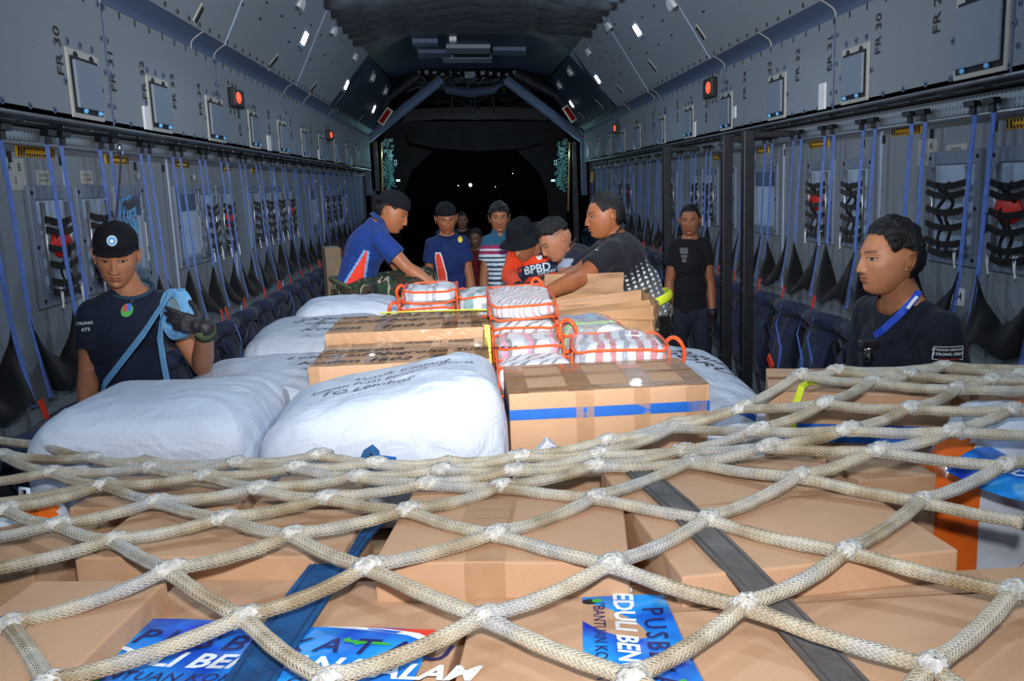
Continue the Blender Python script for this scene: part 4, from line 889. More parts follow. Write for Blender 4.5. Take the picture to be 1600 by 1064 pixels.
def blanket_mat(name, cols, scale=18, diag=0, seed=0):
    q = NT(name); tc = q.n('ShaderNodeTexCoord'); mp = q.n('ShaderNodeMapping'); mp.inputs['Rotation'].default_value = (0, 0, diag); q.l(tc.outputs['Object'], mp.inputs[0])
    nz = q.n('ShaderNodeTexNoise'); nz.inputs['Scale'].default_value = 6; nz.inputs['Detail'].default_value = 3; q.l(tc.outputs['Object'], nz.inputs['Vector'])
    sp = q.n('ShaderNodeSeparateXYZ'); q.l(mp.outputs[0], sp.inputs[0])
    a = q.n('ShaderNodeMath', operation='MULTIPLY_ADD'); q.l(nz.outputs[0], a.inputs[0]); a.inputs[1].default_value = .08; q.l(sp.outputs[0], a.inputs[2])
    b = q.n('ShaderNodeMath', operation='MULTIPLY_ADD'); q.l(a.outputs[0], b.inputs[0]); b.inputs[1].default_value = scale; b.inputs[2].default_value = seed
    f = q.n('ShaderNodeMath', operation='FRACT'); q.l(b.outputs[0], f.inputs[0])
    cr = q.n('ShaderNodeValToRGB'); cr.color_ramp.interpolation = 'CONSTANT'; el = cr.color_ramp.elements
    while len(el) < len(cols): el.new(.5)
    for i, c in enumerate(cols): el[i].position = i/len(cols); el[i].color = (*C3(*c), 1)
    q.l(f.outputs[0], cr.inputs[0]); q.l(cr.outputs[0], q.b.inputs['Base Color']); q.b.inputs['Roughness'].default_value = .9; q.b.inputs['Sheen Weight'].default_value = .3
    n2 = q.n('ShaderNodeTexNoise'); n2.inputs['Scale'].default_value = 40; q.l(tc.outputs['Object'], n2.inputs['Vector']); bp = q.n('ShaderNodeBump'); bp.inputs['Strength'].default_value = .5; bp.inputs['Distance'].default_value = .01; q.l(n2.outputs[0], bp.inputs['Height']); q.l(bp.outputs[0], q.b.inputs['Normal'])
    return q.m
W_ = (200, 207, 218)
BM = {'grey': blanket_mat('blanket_grey_stripe', [W_, (150, 165, 185), (196, 204, 214), (120, 130, 150), W_, (205, 215, 228)], 9),
      'teal': blanket_mat('blanket_teal', [(20, 130, 135), (200, 210, 215), (110, 135, 160), (30, 140, 140), (170, 190, 205), W_], 5, .4),
      'line': blanket_mat('blanket_lines', [W_, (60, 64, 80), W_, W_, (70, 74, 90), W_, W_], 13, .8),
      'pinkl': blanket_mat('blanket_pink_lines', [(225, 220, 228), (190, 120, 135), (230, 225, 230), (120, 130, 150), (225, 215, 225)], 22, .5),
      'pink': blanket_mat('blanket_pink_stripe', [W_, (150, 155, 165), (240, 70, 150), (40, 42, 52), (190, 195, 200), W_], 11),
      'red': blanket_mat('blanket_red_stripe', [(170, 30, 60), W_, (110, 125, 150), W_, (165, 35, 65), (200, 200, 210)], 7),
      'blue': blanket_mat('blanket_blue', [(20, 90, 180), (60, 165, 200), (20, 60, 140), (190, 90, 100), (80, 150, 190)], 5),
      'green': blanket_mat('blanket_green', [(150, 225, 60), (150, 225, 60), (90, 95, 100), (200, 205, 210), (150, 225, 60), (110, 115, 120)], 4, 1.3)}
carton('slim carton wedged upright between the two pallets', -.12, .34, 2.118, 2.19, .02, 1.07, m=M_card2, seam=False)
def blanket_bag(lab, x0, x1, y0, y1, z0, z1, kind, rot=0, seed=1, handle=None, tilt=0, e=.3, card=None):
    cx, cy = (x0+x1)/2, (y0+y1)/2; w, d, h = (x1-x0)/2, (y1-y0)/2, (z1-z0)/2
    t = empty('blanket_bag', (cx, cy, z0), lab, 'bag', 'clear zip bags of folded blankets'); t.rotation_euler = (tilt, 0, rot)
    sg = lambda a, p: math.copysign(abs(a)**p, a)
    def S(k, wv):
        def f(u, v):
            th, ph = math.pi*v, 2*math.pi*u; st = math.sin(th)
            p = Vector((k*w*sg(math.cos(ph), e)*st**.35, k*d*sg(math.sin(ph), e)*st**.35, h+k*h*sg(math.cos(th), .5)))
            n_ = noise.noise((p.x*14+seed, p.y*14, p.z*20)); return p+Vector((p.x/w, p.y/d, (p.z-h)/h)).normalized()*n_*wv
        return f
    vs, fs, uv = grid(S(.93, .018), 56, 26, True); MB().add(vs, fs).build('blanket', BM[kind], t, smooth=True)
    vs, fs, uv = grid(S(1.0, .016), 56, 26, True); MB().add(vs, fs).build('clear_cover', M_film, t, smooth=True)
    for zz in (h*1.72, h*.25):
        pts = [(w*1.0*sg(math.cos(a), .3), d*1.0*sg(math.sin(a), .3), zz+.004*math.sin(a*5+seed)) for a in np.linspace(0, 2*math.pi, 49)[:-1]]
        MB().tube(pts, .0048, 8, closed=True).build('piping', M_pipe, t, smooth=True)
    for sx in (-1, 1):
        MB().tube([(sx*w*.985, -d*.985, h*.25), (sx*w*.99, -d*.99, h), (sx*w*.985, -d*.985, h*1.72)], .0048, 8).build('piping', M_pipe, t, smooth=True)
    if card:
        MB().obox((card[0]*w, -d*1.01, h*card[1]), (w*card[2], 0, 0), (0, .0015, 0), (0, 0, h*.22)).build('insert_card', M_white, t)
    if handle:
        hx, hy, hz, hs, up = handle
        pts = [(hx*w+hs*.5*(1-math.cos(a))*(1 if hx > 0 else -1), hy*d+.02*math.sin(a*2), hz*h*2+hs*math.sin(a)*up) for a in np.linspace(-.3, 2*math.pi-1.2, 18)]
        MB().tube(pts, .0075, 8).build('handle', M_pipe, t, smooth=True)
    return t
blanket_bag('lower left clear bag, dotted grey blanket, orange edges', -.525, -.285, 3.82, 4.12, 1.218, 1.29, 'grey', seed=2, handle=(-1, -.5, .5, .05, 1))
blanket_bag('upper left clear bag of a pale grey blanket, topmost of its pair', -.51, -.27, 3.86, 4.2, 1.293, 1.36, 'grey', seed=6, handle=(-1, .2, .4, .04, 1))
blanket_bag('clear bag of a teal and grey blanket left of the tall bag', -.27, .01, 3.82, 4.18, 1.218, 1.335, 'teal', seed=9, card=(.1, 1.5, .5))
blanket_bag('tall clear bag of black-lined white blanket in the middle', -.135, .115, 3.29, 3.68, 1.112, 1.285, 'line', seed=4)
blanket_bag('clear bag of pink-lined blanket lying on the tall middle bag', -.14, .12, 3.32, 3.86, 1.292, 1.36, 'pinkl', seed=14, tilt=.03, handle=(.5, .9, .6, .05, 1))
blanket_bag('clear bag of pink and black striped blanket, front of the bag pile', -.13, .11, 3.01, 3.28, 1.093, 1.262, 'pink', seed=21, handle=(1, .2, .9, .06, 1))
blanket_bag('clear bag under the pink striped one, right behind the blue-taped box', -.13, .12, 2.83, 3.0, 1.093, 1.222, 'line', seed=25)
blanket_bag('clear bag of bright blue blanket at the back right of the pile', .135, .37, 3.48, 3.72, 1.033, 1.255, 'blue', seed=31, handle=(-1, -.5, .95, .05, 1))
blanket_bag('clear bag with lime green binding at the right of the pile', .125, .38, 3.22, 3.46, 1.033, 1.27, 'green', seed=35)
blanket_bag('clear bag of white and crimson striped blanket, rightmost of the pile', .135, .46, 2.85, 3.19, 1.093, 1.265, 'red', seed=41, rot=-.10, handle=(1, .1, .5, .07, 1))
# lime strapping across the cartons
tag(MB().strip([(-.60, 3.74, 1.282), (-.2, 3.70, 1.283), (.0, 3.735, 1.262)], .018, (0, .3, 1), .004).build('packing_strap', M_lime), 'lime green packing strap along the front of the left blanket bags', 'strap')
tag(MB().strip([(-.152, 3.32, 1.275), (-.152, 3.30, 1.15), (-.150, 3.28, .99)], .022, (0, -1, 0), .004).build('packing_strap', M_lime), 'upright lime green strap left of the tall middle blanket bag', 'strap')
# silver foil packets sticking up before the blue-taped box
M_foil = mat('foil_white', C3(225, 230, 238), .25, .3, noise_s=8, noise_a=.1)
t = empty('foil_packet', P(835, 712, Y=2.12), 'shiny white and blue packet corner poking up in front of the blue-taped box', 'packet')
c = P(842, 704, Y=2.14)
mb = MB(); mb.obox(c+Vector((-.01, 0, -.03)), (.045, 0, .05), (0, .02, 0), (-.014, 0, .012)); mb.build('wrapper', M_foil, t, bevel=.004)
mb = MB(); mb.obox(c+Vector((.02, -.01, -.02)), (.02, 0, .03), (0, .012, 0), (-.008, 0, .006)); mb.build('blue_stripe', M_tapeblue, t, bevel=.002)
mb = MB(); mb.obox(c+Vector((.035, .01, -.035)), (.03, 0, .03), (0, .012, 0), (-.01, 0, .01)); mb.build('silver_fold', M_chrome, t, bevel=.003)
rootat(t, P(835, 712, Y=2.12))
# ---- foreground pallet: cartons under the net ----
ZN = 1.13
def fbox(lab, px, z1=ZN, z0=.68, **kw):
    """carton whose top face spans four photo corners on the plane z1 (front-left, front-right, back-right, back-left)"""
    q = [P(x, y, Z=z1) for x, y in px]; c = sum(q, Vector())/4; ex = ((q[1]-q[0])+(q[2]-q[3]))/2; ey = ((q[3]-q[0])+(q[2]-q[1]))/2
    w = ex.length; d = ey.length; rot = math.atan2(ex.y, ex.x)
    return carton(lab, c.x-w/2, c.x+w/2, c.y-d/2, c.y+d/2, z0, z1, rot=rot, **kw)
gf = 'brown cartons under the foreground net'
S0 = dict(group=gf, m=M_card, seam=False)
fbox('front left corner carton under the net, standing a little proud', [(-160, 1190), (0, 1165), (243, 918), (-60, 905)], 1.145, **S0)
fbox('carton with the wide blue banner on its lid, under the blue strap', [(15, 1190), (690, 1200), (717, 911), (262, 903)], 1.09, **S0)
fbox('centre front carton with the upright blue poster on its lid', [(712, 1200), (1130, 1200), (1030, 915), (724, 913)], 1.10, tapes=[('top', .12, .93, .9, .985, M_card2)], **S0)
fbox('right front carton under the grey strap', [(1150, 1200), (2010, 1130), (1640, 885), (1040, 913)], 1.11, tapes=[('top', 0, .8, 1, .83, M_card2)], **S0)
fbox('taped carton in the centre of the net, clear tape over its lid edge', [(590, 878), (1000, 878), (958, 765), (640, 768)], 1.165, tapes=[('top', .36, 0, .52, 1, M_tapec), ('front', .36, .8, .52, 1, M_tapec), ('top', .3, .3, .5, .8, M_card2)], **S0)
fbox('low carton left of centre, its pale front edge under the net', [(130, 870), (560, 868), (555, 795), (200, 800)], 1.135, **S0)
fbox('carton deep at the left under the net, beside the seats', [(-120, 890), (95, 885), (140, 810), (-50, 805)], 1.09, **S0)
fbox('creased carton behind the low left one', [(130, 792), (395, 790), (400, 742), (165, 745)], 1.10, **S0)
fbox('small carton behind the low left one, nearer the middle', [(410, 790), (560, 787), (560, 742), (425, 744)], 1.10, **S0)
fbox('large slanting carton right of centre, under the grey strap top', [(1015, 893), (1445, 872), (1300, 700), (975, 738)], 1.165, tapes=[('top', 0, .5, 1, .505, M_card2)], **S0)
fbox('small carton edge behind the large slanting one', [(1318, 752), (1440, 740), (1425, 708), (1312, 714)], 1.13, **S0)
carton('carton with blue tape at the far right, lime strap over it', .60, 1.04, 2.16, 2.46, .14, 1.235, rot=-.30, tapes=[('front', 0, .88, 1, .925, M_tapeblue), ('top', .3, 0, .5, 1, M_tapec), ('top', 0, .45, 1, .6, M_tapec)])
tag(MB().strip([P(1236, 690, Y=2.05), P(1243, 632, Y=2.06), P(1252, 605, Y=2.12), P(1264, 597, Y=2.2), P(1330, 594, Y=2.24), P(1470, 593, Y=2.22)], .016, [(0, -1, 0)]*2+[(0, -1, 1)]*2+[(0, 0, 1)]*2, .005).build('packing_strap', M_lime), 'lime green packing strap bending over the far right carton', 'strap')
carton('second carton at the far right edge, beyond the orange plastic bags', 1.12, 1.42, 2.12, 2.4, .14, 1.22, rot=0)
sack('white sack with blue and red print behind the far right carton, letters KO', .44, .80, 2.42, 2.7, .86, 1.12, 51, wr=.01, e=.3, writing=[('KO', -.02, -.05, .07, -.5, M_pen)], stripes=[(-.1, -.08, -.02, -.12, .02, M_tapeblue)])
# orange and white plastic bags, left and right
M_plw = mat('plastic_white', C3(205, 215, 228), .25, coat=.7, bump=.6, bump_s=9)
M_plo = mat('plastic_orange', C3(225, 105, 30), .25, coat=.8, bump=.6, bump_s=10)
def plastic_bag(lab, c, r, seed, pat):
    t = empty('plastic_bag', (c[0], c[1], c[2]), lab, 'bag')
    mb = MB(); mb.m = 0
    def f(u, v):
        th, ph = math.pi*v, 2*math.pi*u; p = Vector((r[0]*math.cos(ph)*math.sin(th)**.7, r[1]*math.sin(ph)*math.sin(th)**.7, r[2]+r[2]*math.copysign(abs(math.cos(th))**.7, math.cos(th))))
        n_ = noise.noise((p.x*7+seed, p.y*7, p.z*8))*.035+noise.noise((p.x*20+seed, p.y*18, p.z*8))*.012
        q = p+Vector((p.x/r[0], p.y/r[1], (p.z-r[2])/r[2])).normalized()*n_; q.z = max(q.z, 0); return q
    vs, fs, uv = grid(f, 80, 48, True); mb.add(vs, fs)
    mb.mi = [1 if pat(sum((Vector(vs[i]) for i in f_), Vector())/len(f_)) else 0 for f_ in fs]
    ob = mb.build('film', [M_plw, M_plo], t, smooth=True); rootat(t, c); ob.location = (0, 0, 0); ob.matrix_parent_inverse = Matrix.Identity(4)
    MB().tube([(r[0]*.2, -r[1]*.1, r[2]*2-.01), (r[0]*.25, -r[1]*.2, r[2]*2+.03), (r[0]*.4, -r[1]*.3, r[2]*2+.03), (r[0]*.42, -r[1]*.35, r[2]*2-.01)], .005, 6).build('cord', M_plw, t, smooth=True)
    return t
plastic_bag('white and orange plastic bag at the right, beneath the blue poster roll', (.98, 1.42, .68), (.22, .17, .23), 3, lambda p: .285+.05*p.x < p.z < .375+.12*p.x+.02*math.sin(p.x*30))
plastic_bag('white and orange plastic bag at the upper right, under the net', (1.06, 1.95, .68), (.24, .13, .285), 7, lambda p: math.sin(p.x*22+p.y*6) > .55)
plastic_bag('small white and orange plastic bag at the left edge under the net', (-1.27, 1.97, .68), (.14, .10, .23), 11, lambda p: math.sin(p.x*26+p.y*9) > .5)
plastic_bag('crumpled white plastic packet in the dark gap left of the centre taped carton', (-.30, 1.93, .68), (.12, .08, .2), 13, lambda p: False)
# banners (printed sheets)
q = NT('banner_blue'); tc = q.n('ShaderNodeTexCoord'); nz = q.n('ShaderNodeTexNoise'); nz.inputs['Scale'].default_value = 7; nz.inputs['Detail'].default_value = 5; nz.inputs['Distortion'].default_value = .6; q.l(tc.outputs['Object'], nz.inputs['Vector'])
cr = q.n('ShaderNodeValToRGB'); el = cr.color_ramp.elements; el[0].position = .35; el[0].color = (*C3(10, 50, 190), 1); el[1].position = .62; el[1].color = (*C3(30, 150, 235), 1); e3 = el.new(.75); e3.color = (*C3(150, 205, 245), 1)
q.l(nz.outputs[0], cr.inputs[0]); q.l(cr.outputs[0], q.b.inputs['Base Color']); q.b.inputs['Roughness'].default_value = .35; M_banner = q.m
M_wtxt = mat('banner_white_text', C3(235, 242, 250), .5); M_ntxt = mat('banner_navy_text', C3(30, 30, 95), .5); M_logo = mat('emblem_yellow', C3(230, 205, 40), .5); M_green = mat('emblem_green', C3(60, 170, 60), .5); M_wave = mat('banner_red', C3(220, 60, 40), .5)
def banner(lab, o, rt, up, w, h, lines, plane_marks=True, extra=None):
    """o = top-left corner, rt / up unit directions"""
    o, rt, up = Vector(o), Vector(rt).normalized(), Vector(up).normalized(); nn = rt.cross(up).normalized()
    t = empty('printed_banner', o, lab, 'banner')
    vs, fs, uv = grid(lambda u, v: o+rt*w*u-up*h*v+nn*(.004+.0025*math.sin(u*9+v*4)), 24, 12); ob = MB().add(vs, fs).build('sheet', M_banner, t); so = ob.modifiers.new('s', 'SOLIDIFY'); so.thickness = .0008
    def P2(u, v, off): return o+rt*w*u-up*h*v+nn*(.0045+.0025*math.sin(u*9+v*4)+off)
    for s_, u, v, sz, m, kw in lines:
        v2, f2 = textgeo(s_, sz, **kw)
        MB().add([P2(u+x/w, v-y/h, .002) for x, y in v2], f2).build('lettering', m, t)
    def poly(pts, m, nm, off=.0015):
        MB().add([P2(u, v, off) for u, v in pts], [tuple(range(len(pts)))]).build(nm, m, t)
    poly([(.72, .0), (1, .0), (1, .12), (.95, .06), (.85, .03)], M_wave, 'red_wave'); poly([(.62, 0), (.72, .0), (.85, .03), (.95, .06), (1, .12), (1, .18), (.92, .1), (.8, .06)], M_wtxt, 'white_wave', .0012)
    # little aeroplane silhouette
    poly([(.72, .2), (.74, .17), (.745, .21), (.86, .22), (.89, .24), (.86, .255), (.8, .25), (.77, .28), (.76, .25), (.73, .24)], M_green, 'aeroplane', .0018)
    if extra: extra(poly, P2, t)
    rootat(t, o)
def em(poly, P2, t):
    for (u, v, r_, m) in ((.05, .93, .045, M_ink), (.045, .86, .03, M_green), (.9, .93, .05, M_logo), (.9, .93, .03, M_ntxt)):
        poly([(u+r_*.55*math.cos(a), v+r_*1.6*math.sin(a)) for a in np.linspace(0, 6.28, 14)[:-1]], m, 'emblem', .0016 if r_ > .04 else .002)
BT = dict(shear=.25, bold=.03, sp=1.02)
zb = 1.1
a = P(243, 971, Z=zb); b_ = P(672, 990, Z=zb); c2 = P(180, 1034, Z=zb); rt = (b_-a).normalized(); up = rt.cross(Vector((0, 0, -1))).normalized()
if up.y < 0: up = -up
banner('wide blue banner lying on the left front carton, reading PEDULI BENCANA ALAM', a-rt*.01, rt, up, (b_-a).length+.02, .215, [('PUSBEKATAU', .55, .30, .062, M_ntxt, dict(shear=.2, bold=.012, sp=1.5)), ('PEDULI BENCANA ALAM', .52, .56, .058, M_wtxt, BT), ('"BANTUAN KORBAN GEMPA BUMI"', .5, .78, .032, M_ntxt, dict(shear=.2, bold=.01, sp=1.1))], extra=em)
a = P(1073, 935, Z=zb); b_ = P(1108, 1064, Z=zb); l = P(911, 925, Z=zb)
rt2 = (b_-a).normalized(); w2 = .36; up2 = rt2.cross(Vector((0, 0, -1))).normalized()
if up2.x < 0: up2 = -up2
banner('blue poster lying upright on the centre front carton, lettering turned sideways', a, rt2, up2, w2, (a-l).length, [('PUSBEKATAU', .62, .36, .048, M_ntxt, dict(shear=.0, bold=.012, sp=1.3)), ('PEDULI BENCANA ALAM', .62, .62, .046, M_wtxt, dict(shear=.15, bold=.03)), ('"BANTUAN KORBAN', .42, .85, .027, M_ntxt, dict(shear=.0, bold=.008))], extra=em)
# rolled poster at the right
t = empty('printed_banner', (.98, 1.52, 1.1), 'blue poster draped over the plastic bags at the right edge, reading PUSBE', 'banner')
o = P(1478, 735, Z=1.175); rt3 = Vector((.55, -.8, -.12)).normalized(); up3 = Vector((.8, .58, .0)).normalized(); nn = rt3.cross(up3).normalized()
def f3(u, v): return o+rt3*.42*u+up3*.22*v+Vector((0, 0, .02*math.sin(v*3.1)-.012*math.sin(u*7)))
vs, fs, uv = grid(f3, 16, 12); ob = MB().add(vs, fs).build('sheet', M_banner, t); so = ob.modifiers.new('s', 'SOLIDIFY'); so.thickness = .001
for s_, u, v, sz, m in (('PUSBEKATAU', .6, .72, .05, M_ntxt), ('PEDULI BENCANA', .55, .42, .045, M_wtxt), ('KORBAN', .5, .16, .03, M_ntxt)):
    v2, f2 = textgeo(s_, sz, bold=.02, shear=.15); MB().add([f3(u+x/.42, v+y/.22)+Vector((0, 0, .004)) for x, y in v2], f2).build('lettering', m, t)
rootat(t, (.98, 1.52, 1.1))
# wide cargo straps over the foreground cartons
def websurf(pts, w, lab, m, name='cargo_strap', cat='strap', edge=None):
    t = empty(name, pts[0], lab, cat)
    MB().strip(pts, w, (0, 0, 1), .006).build('webbing', m, t)
    for sx in (-.36, .36):
        pr = (Vector(pts[-1])-Vector(pts[0])).normalized().cross(Vector((0, 0, 1)))
        MB().strip([Vector(p)+pr*w*sx+Vector((0, 0, .0035)) for p in pts], w*.05, (0, 0, 1), .002).build('stitching', edge or M_ink, t)
    rootat(t, pts[0])
M_web = mat('webbing_blue_worn', C3(8, 82, 140), .75, noise_s=14, noise_a=.3, bump=.3, bump_s=180)
M_web2 = mat('webbing_grey_worn', C3(98, 94, 92), .8, noise_s=14, noise_a=.3, bump=.3, bump_s=180)
L = [P(598, 795, Z=1.09), P(552, 835, Z=1.12), P(500, 905, Z=1.115), P(440, 990, Z=1.106), P(385, 1075, Z=1.106), P(300, 1230, Z=1.10)]
websurf(L, .078, 'wide worn blue strap crossing the left cartons beneath the net', M_web, edge=mat('web_stitch', C3(15, 60, 105), .8))
L = [P(990, 728, Z=1.172), P(1060, 790, Z=1.1745), P(1140, 870, Z=1.1735), P(1240, 975, Z=1.13), P(1330, 1075, Z=1.118), P(1450, 1220, Z=1.115)]
websurf(L, .06, 'wide worn grey strap crossing the right cartons beneath the net', M_web2, edge=mat('web_stitch_grey', C3(74, 70, 70), .8))
# blue tag standing on the net edge
t = empty('strap_end', P(590, 735, Y=2.1), 'folded blue strap end with black marks standing up at the net edge', 'strap')
c = [P(560, 722, Y=2.07), P(568, 704, Y=2.09), P(582, 695, Y=2.1), P(592, 705, Y=2.1), P(600, 738, Y=2.08), P(566, 738, Y=2.07)]
MB().add(c+[v+Vector((0, .006, 0)) for v in c], [(0, 1, 2, 3, 4, 5), (11, 10, 9, 8, 7, 6)]+[(i, (i+1) % 6, 6+(i+1) % 6, 6+i) for i in range(6)]).build('front_fold', M_web, t)
c = [P(596, 738, Y=2.11), P(594, 712, Y=2.11), P(619, 715, Y=2.13), P(619, 733, Y=2.13)]
MB().add(c+[v+Vector((0, .006, 0)) for v in c], [(0, 1, 2, 3), (7, 6, 5, 4)]+[(i, (i+1) % 4, 4+(i+1) % 4, 4+i) for i in range(4)]).build('rear_fold', M_tapeblue, t)
mb = MB()
for (x0, y0, x1, y1) in ((574, 712, 584, 722), (578, 708, 588, 718), (576, 724, 582, 712), (580, 728, 590, 716)): mb.strip([P(x0, y0, Y=2.062), P(x1, y1, Y=2.068)], .003, (0, 1, 0), .001)
mb.build('pen_mark', M_pen, t)['kind'] = 'stuff'; rootat(t, P(590, 735, Y=2.1))
# ================= PEOPLE =================
def skin_mat(name, c, c2):
    q = NT(name); at = q.n('ShaderNodeVertexColor', layer_name='Col'); tc = q.n('ShaderNodeTexCoord')
    nz = q.n('ShaderNodeTexNoise'); nz.inputs['Scale'].default_value = 30; nz.inputs['Detail'].default_value = 6; q.l(tc.outputs['Object'], nz.inputs['Vector'])
    mr = q.n('ShaderNodeMapRange'); q.l(nz.outputs[0], mr.inputs[0]); mr.inputs[1].default_value = .3; mr.inputs[2].default_value = .7; mr.inputs[3].default_value = .88; mr.inputs[4].default_value = 1.04
    cb = q.n('ShaderNodeCombineColor'); [q.l(mr.outputs[0], cb.inputs[i]) for i in range(3)]
    mx = q.n('ShaderNodeMix', data_type='RGBA', blend_type='MULTIPLY'); mx.inputs[0].default_value = 1; q.l(at.outputs[0], mx.inputs[6]); q.l(cb.outputs[0], mx.inputs[7]); q.l(mx.outputs[2], q.b.inputs['Base Color'])
    q.b.inputs['Roughness'].default_value = .48; q.b.inputs['Specular IOR Level'].default_value = .45; q.b.inputs['Subsurface Weight'].default_value = .08; q.b.inputs['Subsurface Radius'].default_value = (.01, .004, .002)
    return q.m
M_skin = skin_mat('skin', None, None)
def cloth_mat(name, bump=.5, rough=.8, bs=9):
    q = NT(name); at = q.n('ShaderNodeVertexColor', layer_name='Col'); q.l(at.outputs[0], q.b.inputs['Base Color']); tc = q.n('ShaderNodeTexCoord')
    nz = q.n('ShaderNodeTexNoise'); nz.inputs['Scale'].default_value = bs; nz.inputs['Detail'].default_value = 4; nz.inputs['Distortion'].default_value = 1.4; q.l(tc.outputs['Object'], nz.inputs['Vector'])
    bp = q.n('ShaderNodeBump'); bp.inputs['Strength'].default_value = bump; bp.inputs['Distance'].default_value = .04; q.l(nz.outputs[0], bp.inputs['Height']); q.l(bp.outputs[0], q.b.inputs['Normal'])
    q.b.inputs['Roughness'].default_value = rough; q.b.inputs['Sheen Weight'].default_value = .06; q.b.inputs['Specular IOR Level'].default_value = .25; return q.m
M_cloth = cloth_mat('garment_cloth')
q = NT('camouflage'); tc = q.n('ShaderNodeTexCoord'); nz = q.n('ShaderNodeTexNoise'); nz.inputs['Scale'].default_value = 12; nz.inputs['Detail'].default_value = 2.5; nz.inputs['Distortion'].default_value = 1.9
mp = q.n('ShaderNodeMapping'); mp.inputs['Scale'].default_value = (1.2, 1.2, .8); q.l(tc.outputs['Object'], mp.inputs[0]); q.l(mp.outputs[0], nz.inputs['Vector'])
cr = q.n('ShaderNodeValToRGB'); cr.color_ramp.interpolation = 'CONSTANT'; el = cr.color_ramp.elements
for _ in range(3): el.new(.5)
for i, (p_, c) in enumerate([(0, (18, 20, 18)), (.42, (30, 62, 40)), (.52, (70, 42, 34)), (.585, (16, 18, 18)), (.63, (150, 152, 126))]): el[i].position = p_; el[i].color = (*C3(*c), 1)
q.l(nz.outputs[0], cr.inputs[0]); q.l(cr.outputs[0], q.b.inputs['Base Color']); q.b.inputs['Roughness'].default_value = .85
n2 = q.n('ShaderNodeTexNoise'); n2.inputs['Scale'].default_value = 14; q.l(tc.outputs['Object'], n2.inputs['Vector']); bp = q.n('ShaderNodeBump'); bp.inputs['Strength'].default_value = .5; bp.inputs['Distance'].default_value = .03; q.l(n2.outputs[0], bp.inputs['Height']); q.l(bp.outputs[0], q.b.inputs['Normal']); M_camo = q.m
M_hair = mat('hair_black', C3(16, 14, 14), .5, noise_s=120, noise_a=.5, bump=.9, bump_s=160, spec=.4, stretch=(1, 1, .25))
M_capc = mat('cap_cloth', C3(20, 21, 28), .85, bump=.2, bump_s=200, spec=.2)
M_glove = mat('glove_black', C3(34, 33, 38), .55, noise_s=40, noise_a=.3, bump=.3, bump_s=90)
M_shoe = mat('boot_black', C3(22, 20, 20), .5)
M_belt = mat('web_belt_green', C3(72, 82, 52), .8, bump=.3, bump_s=200)

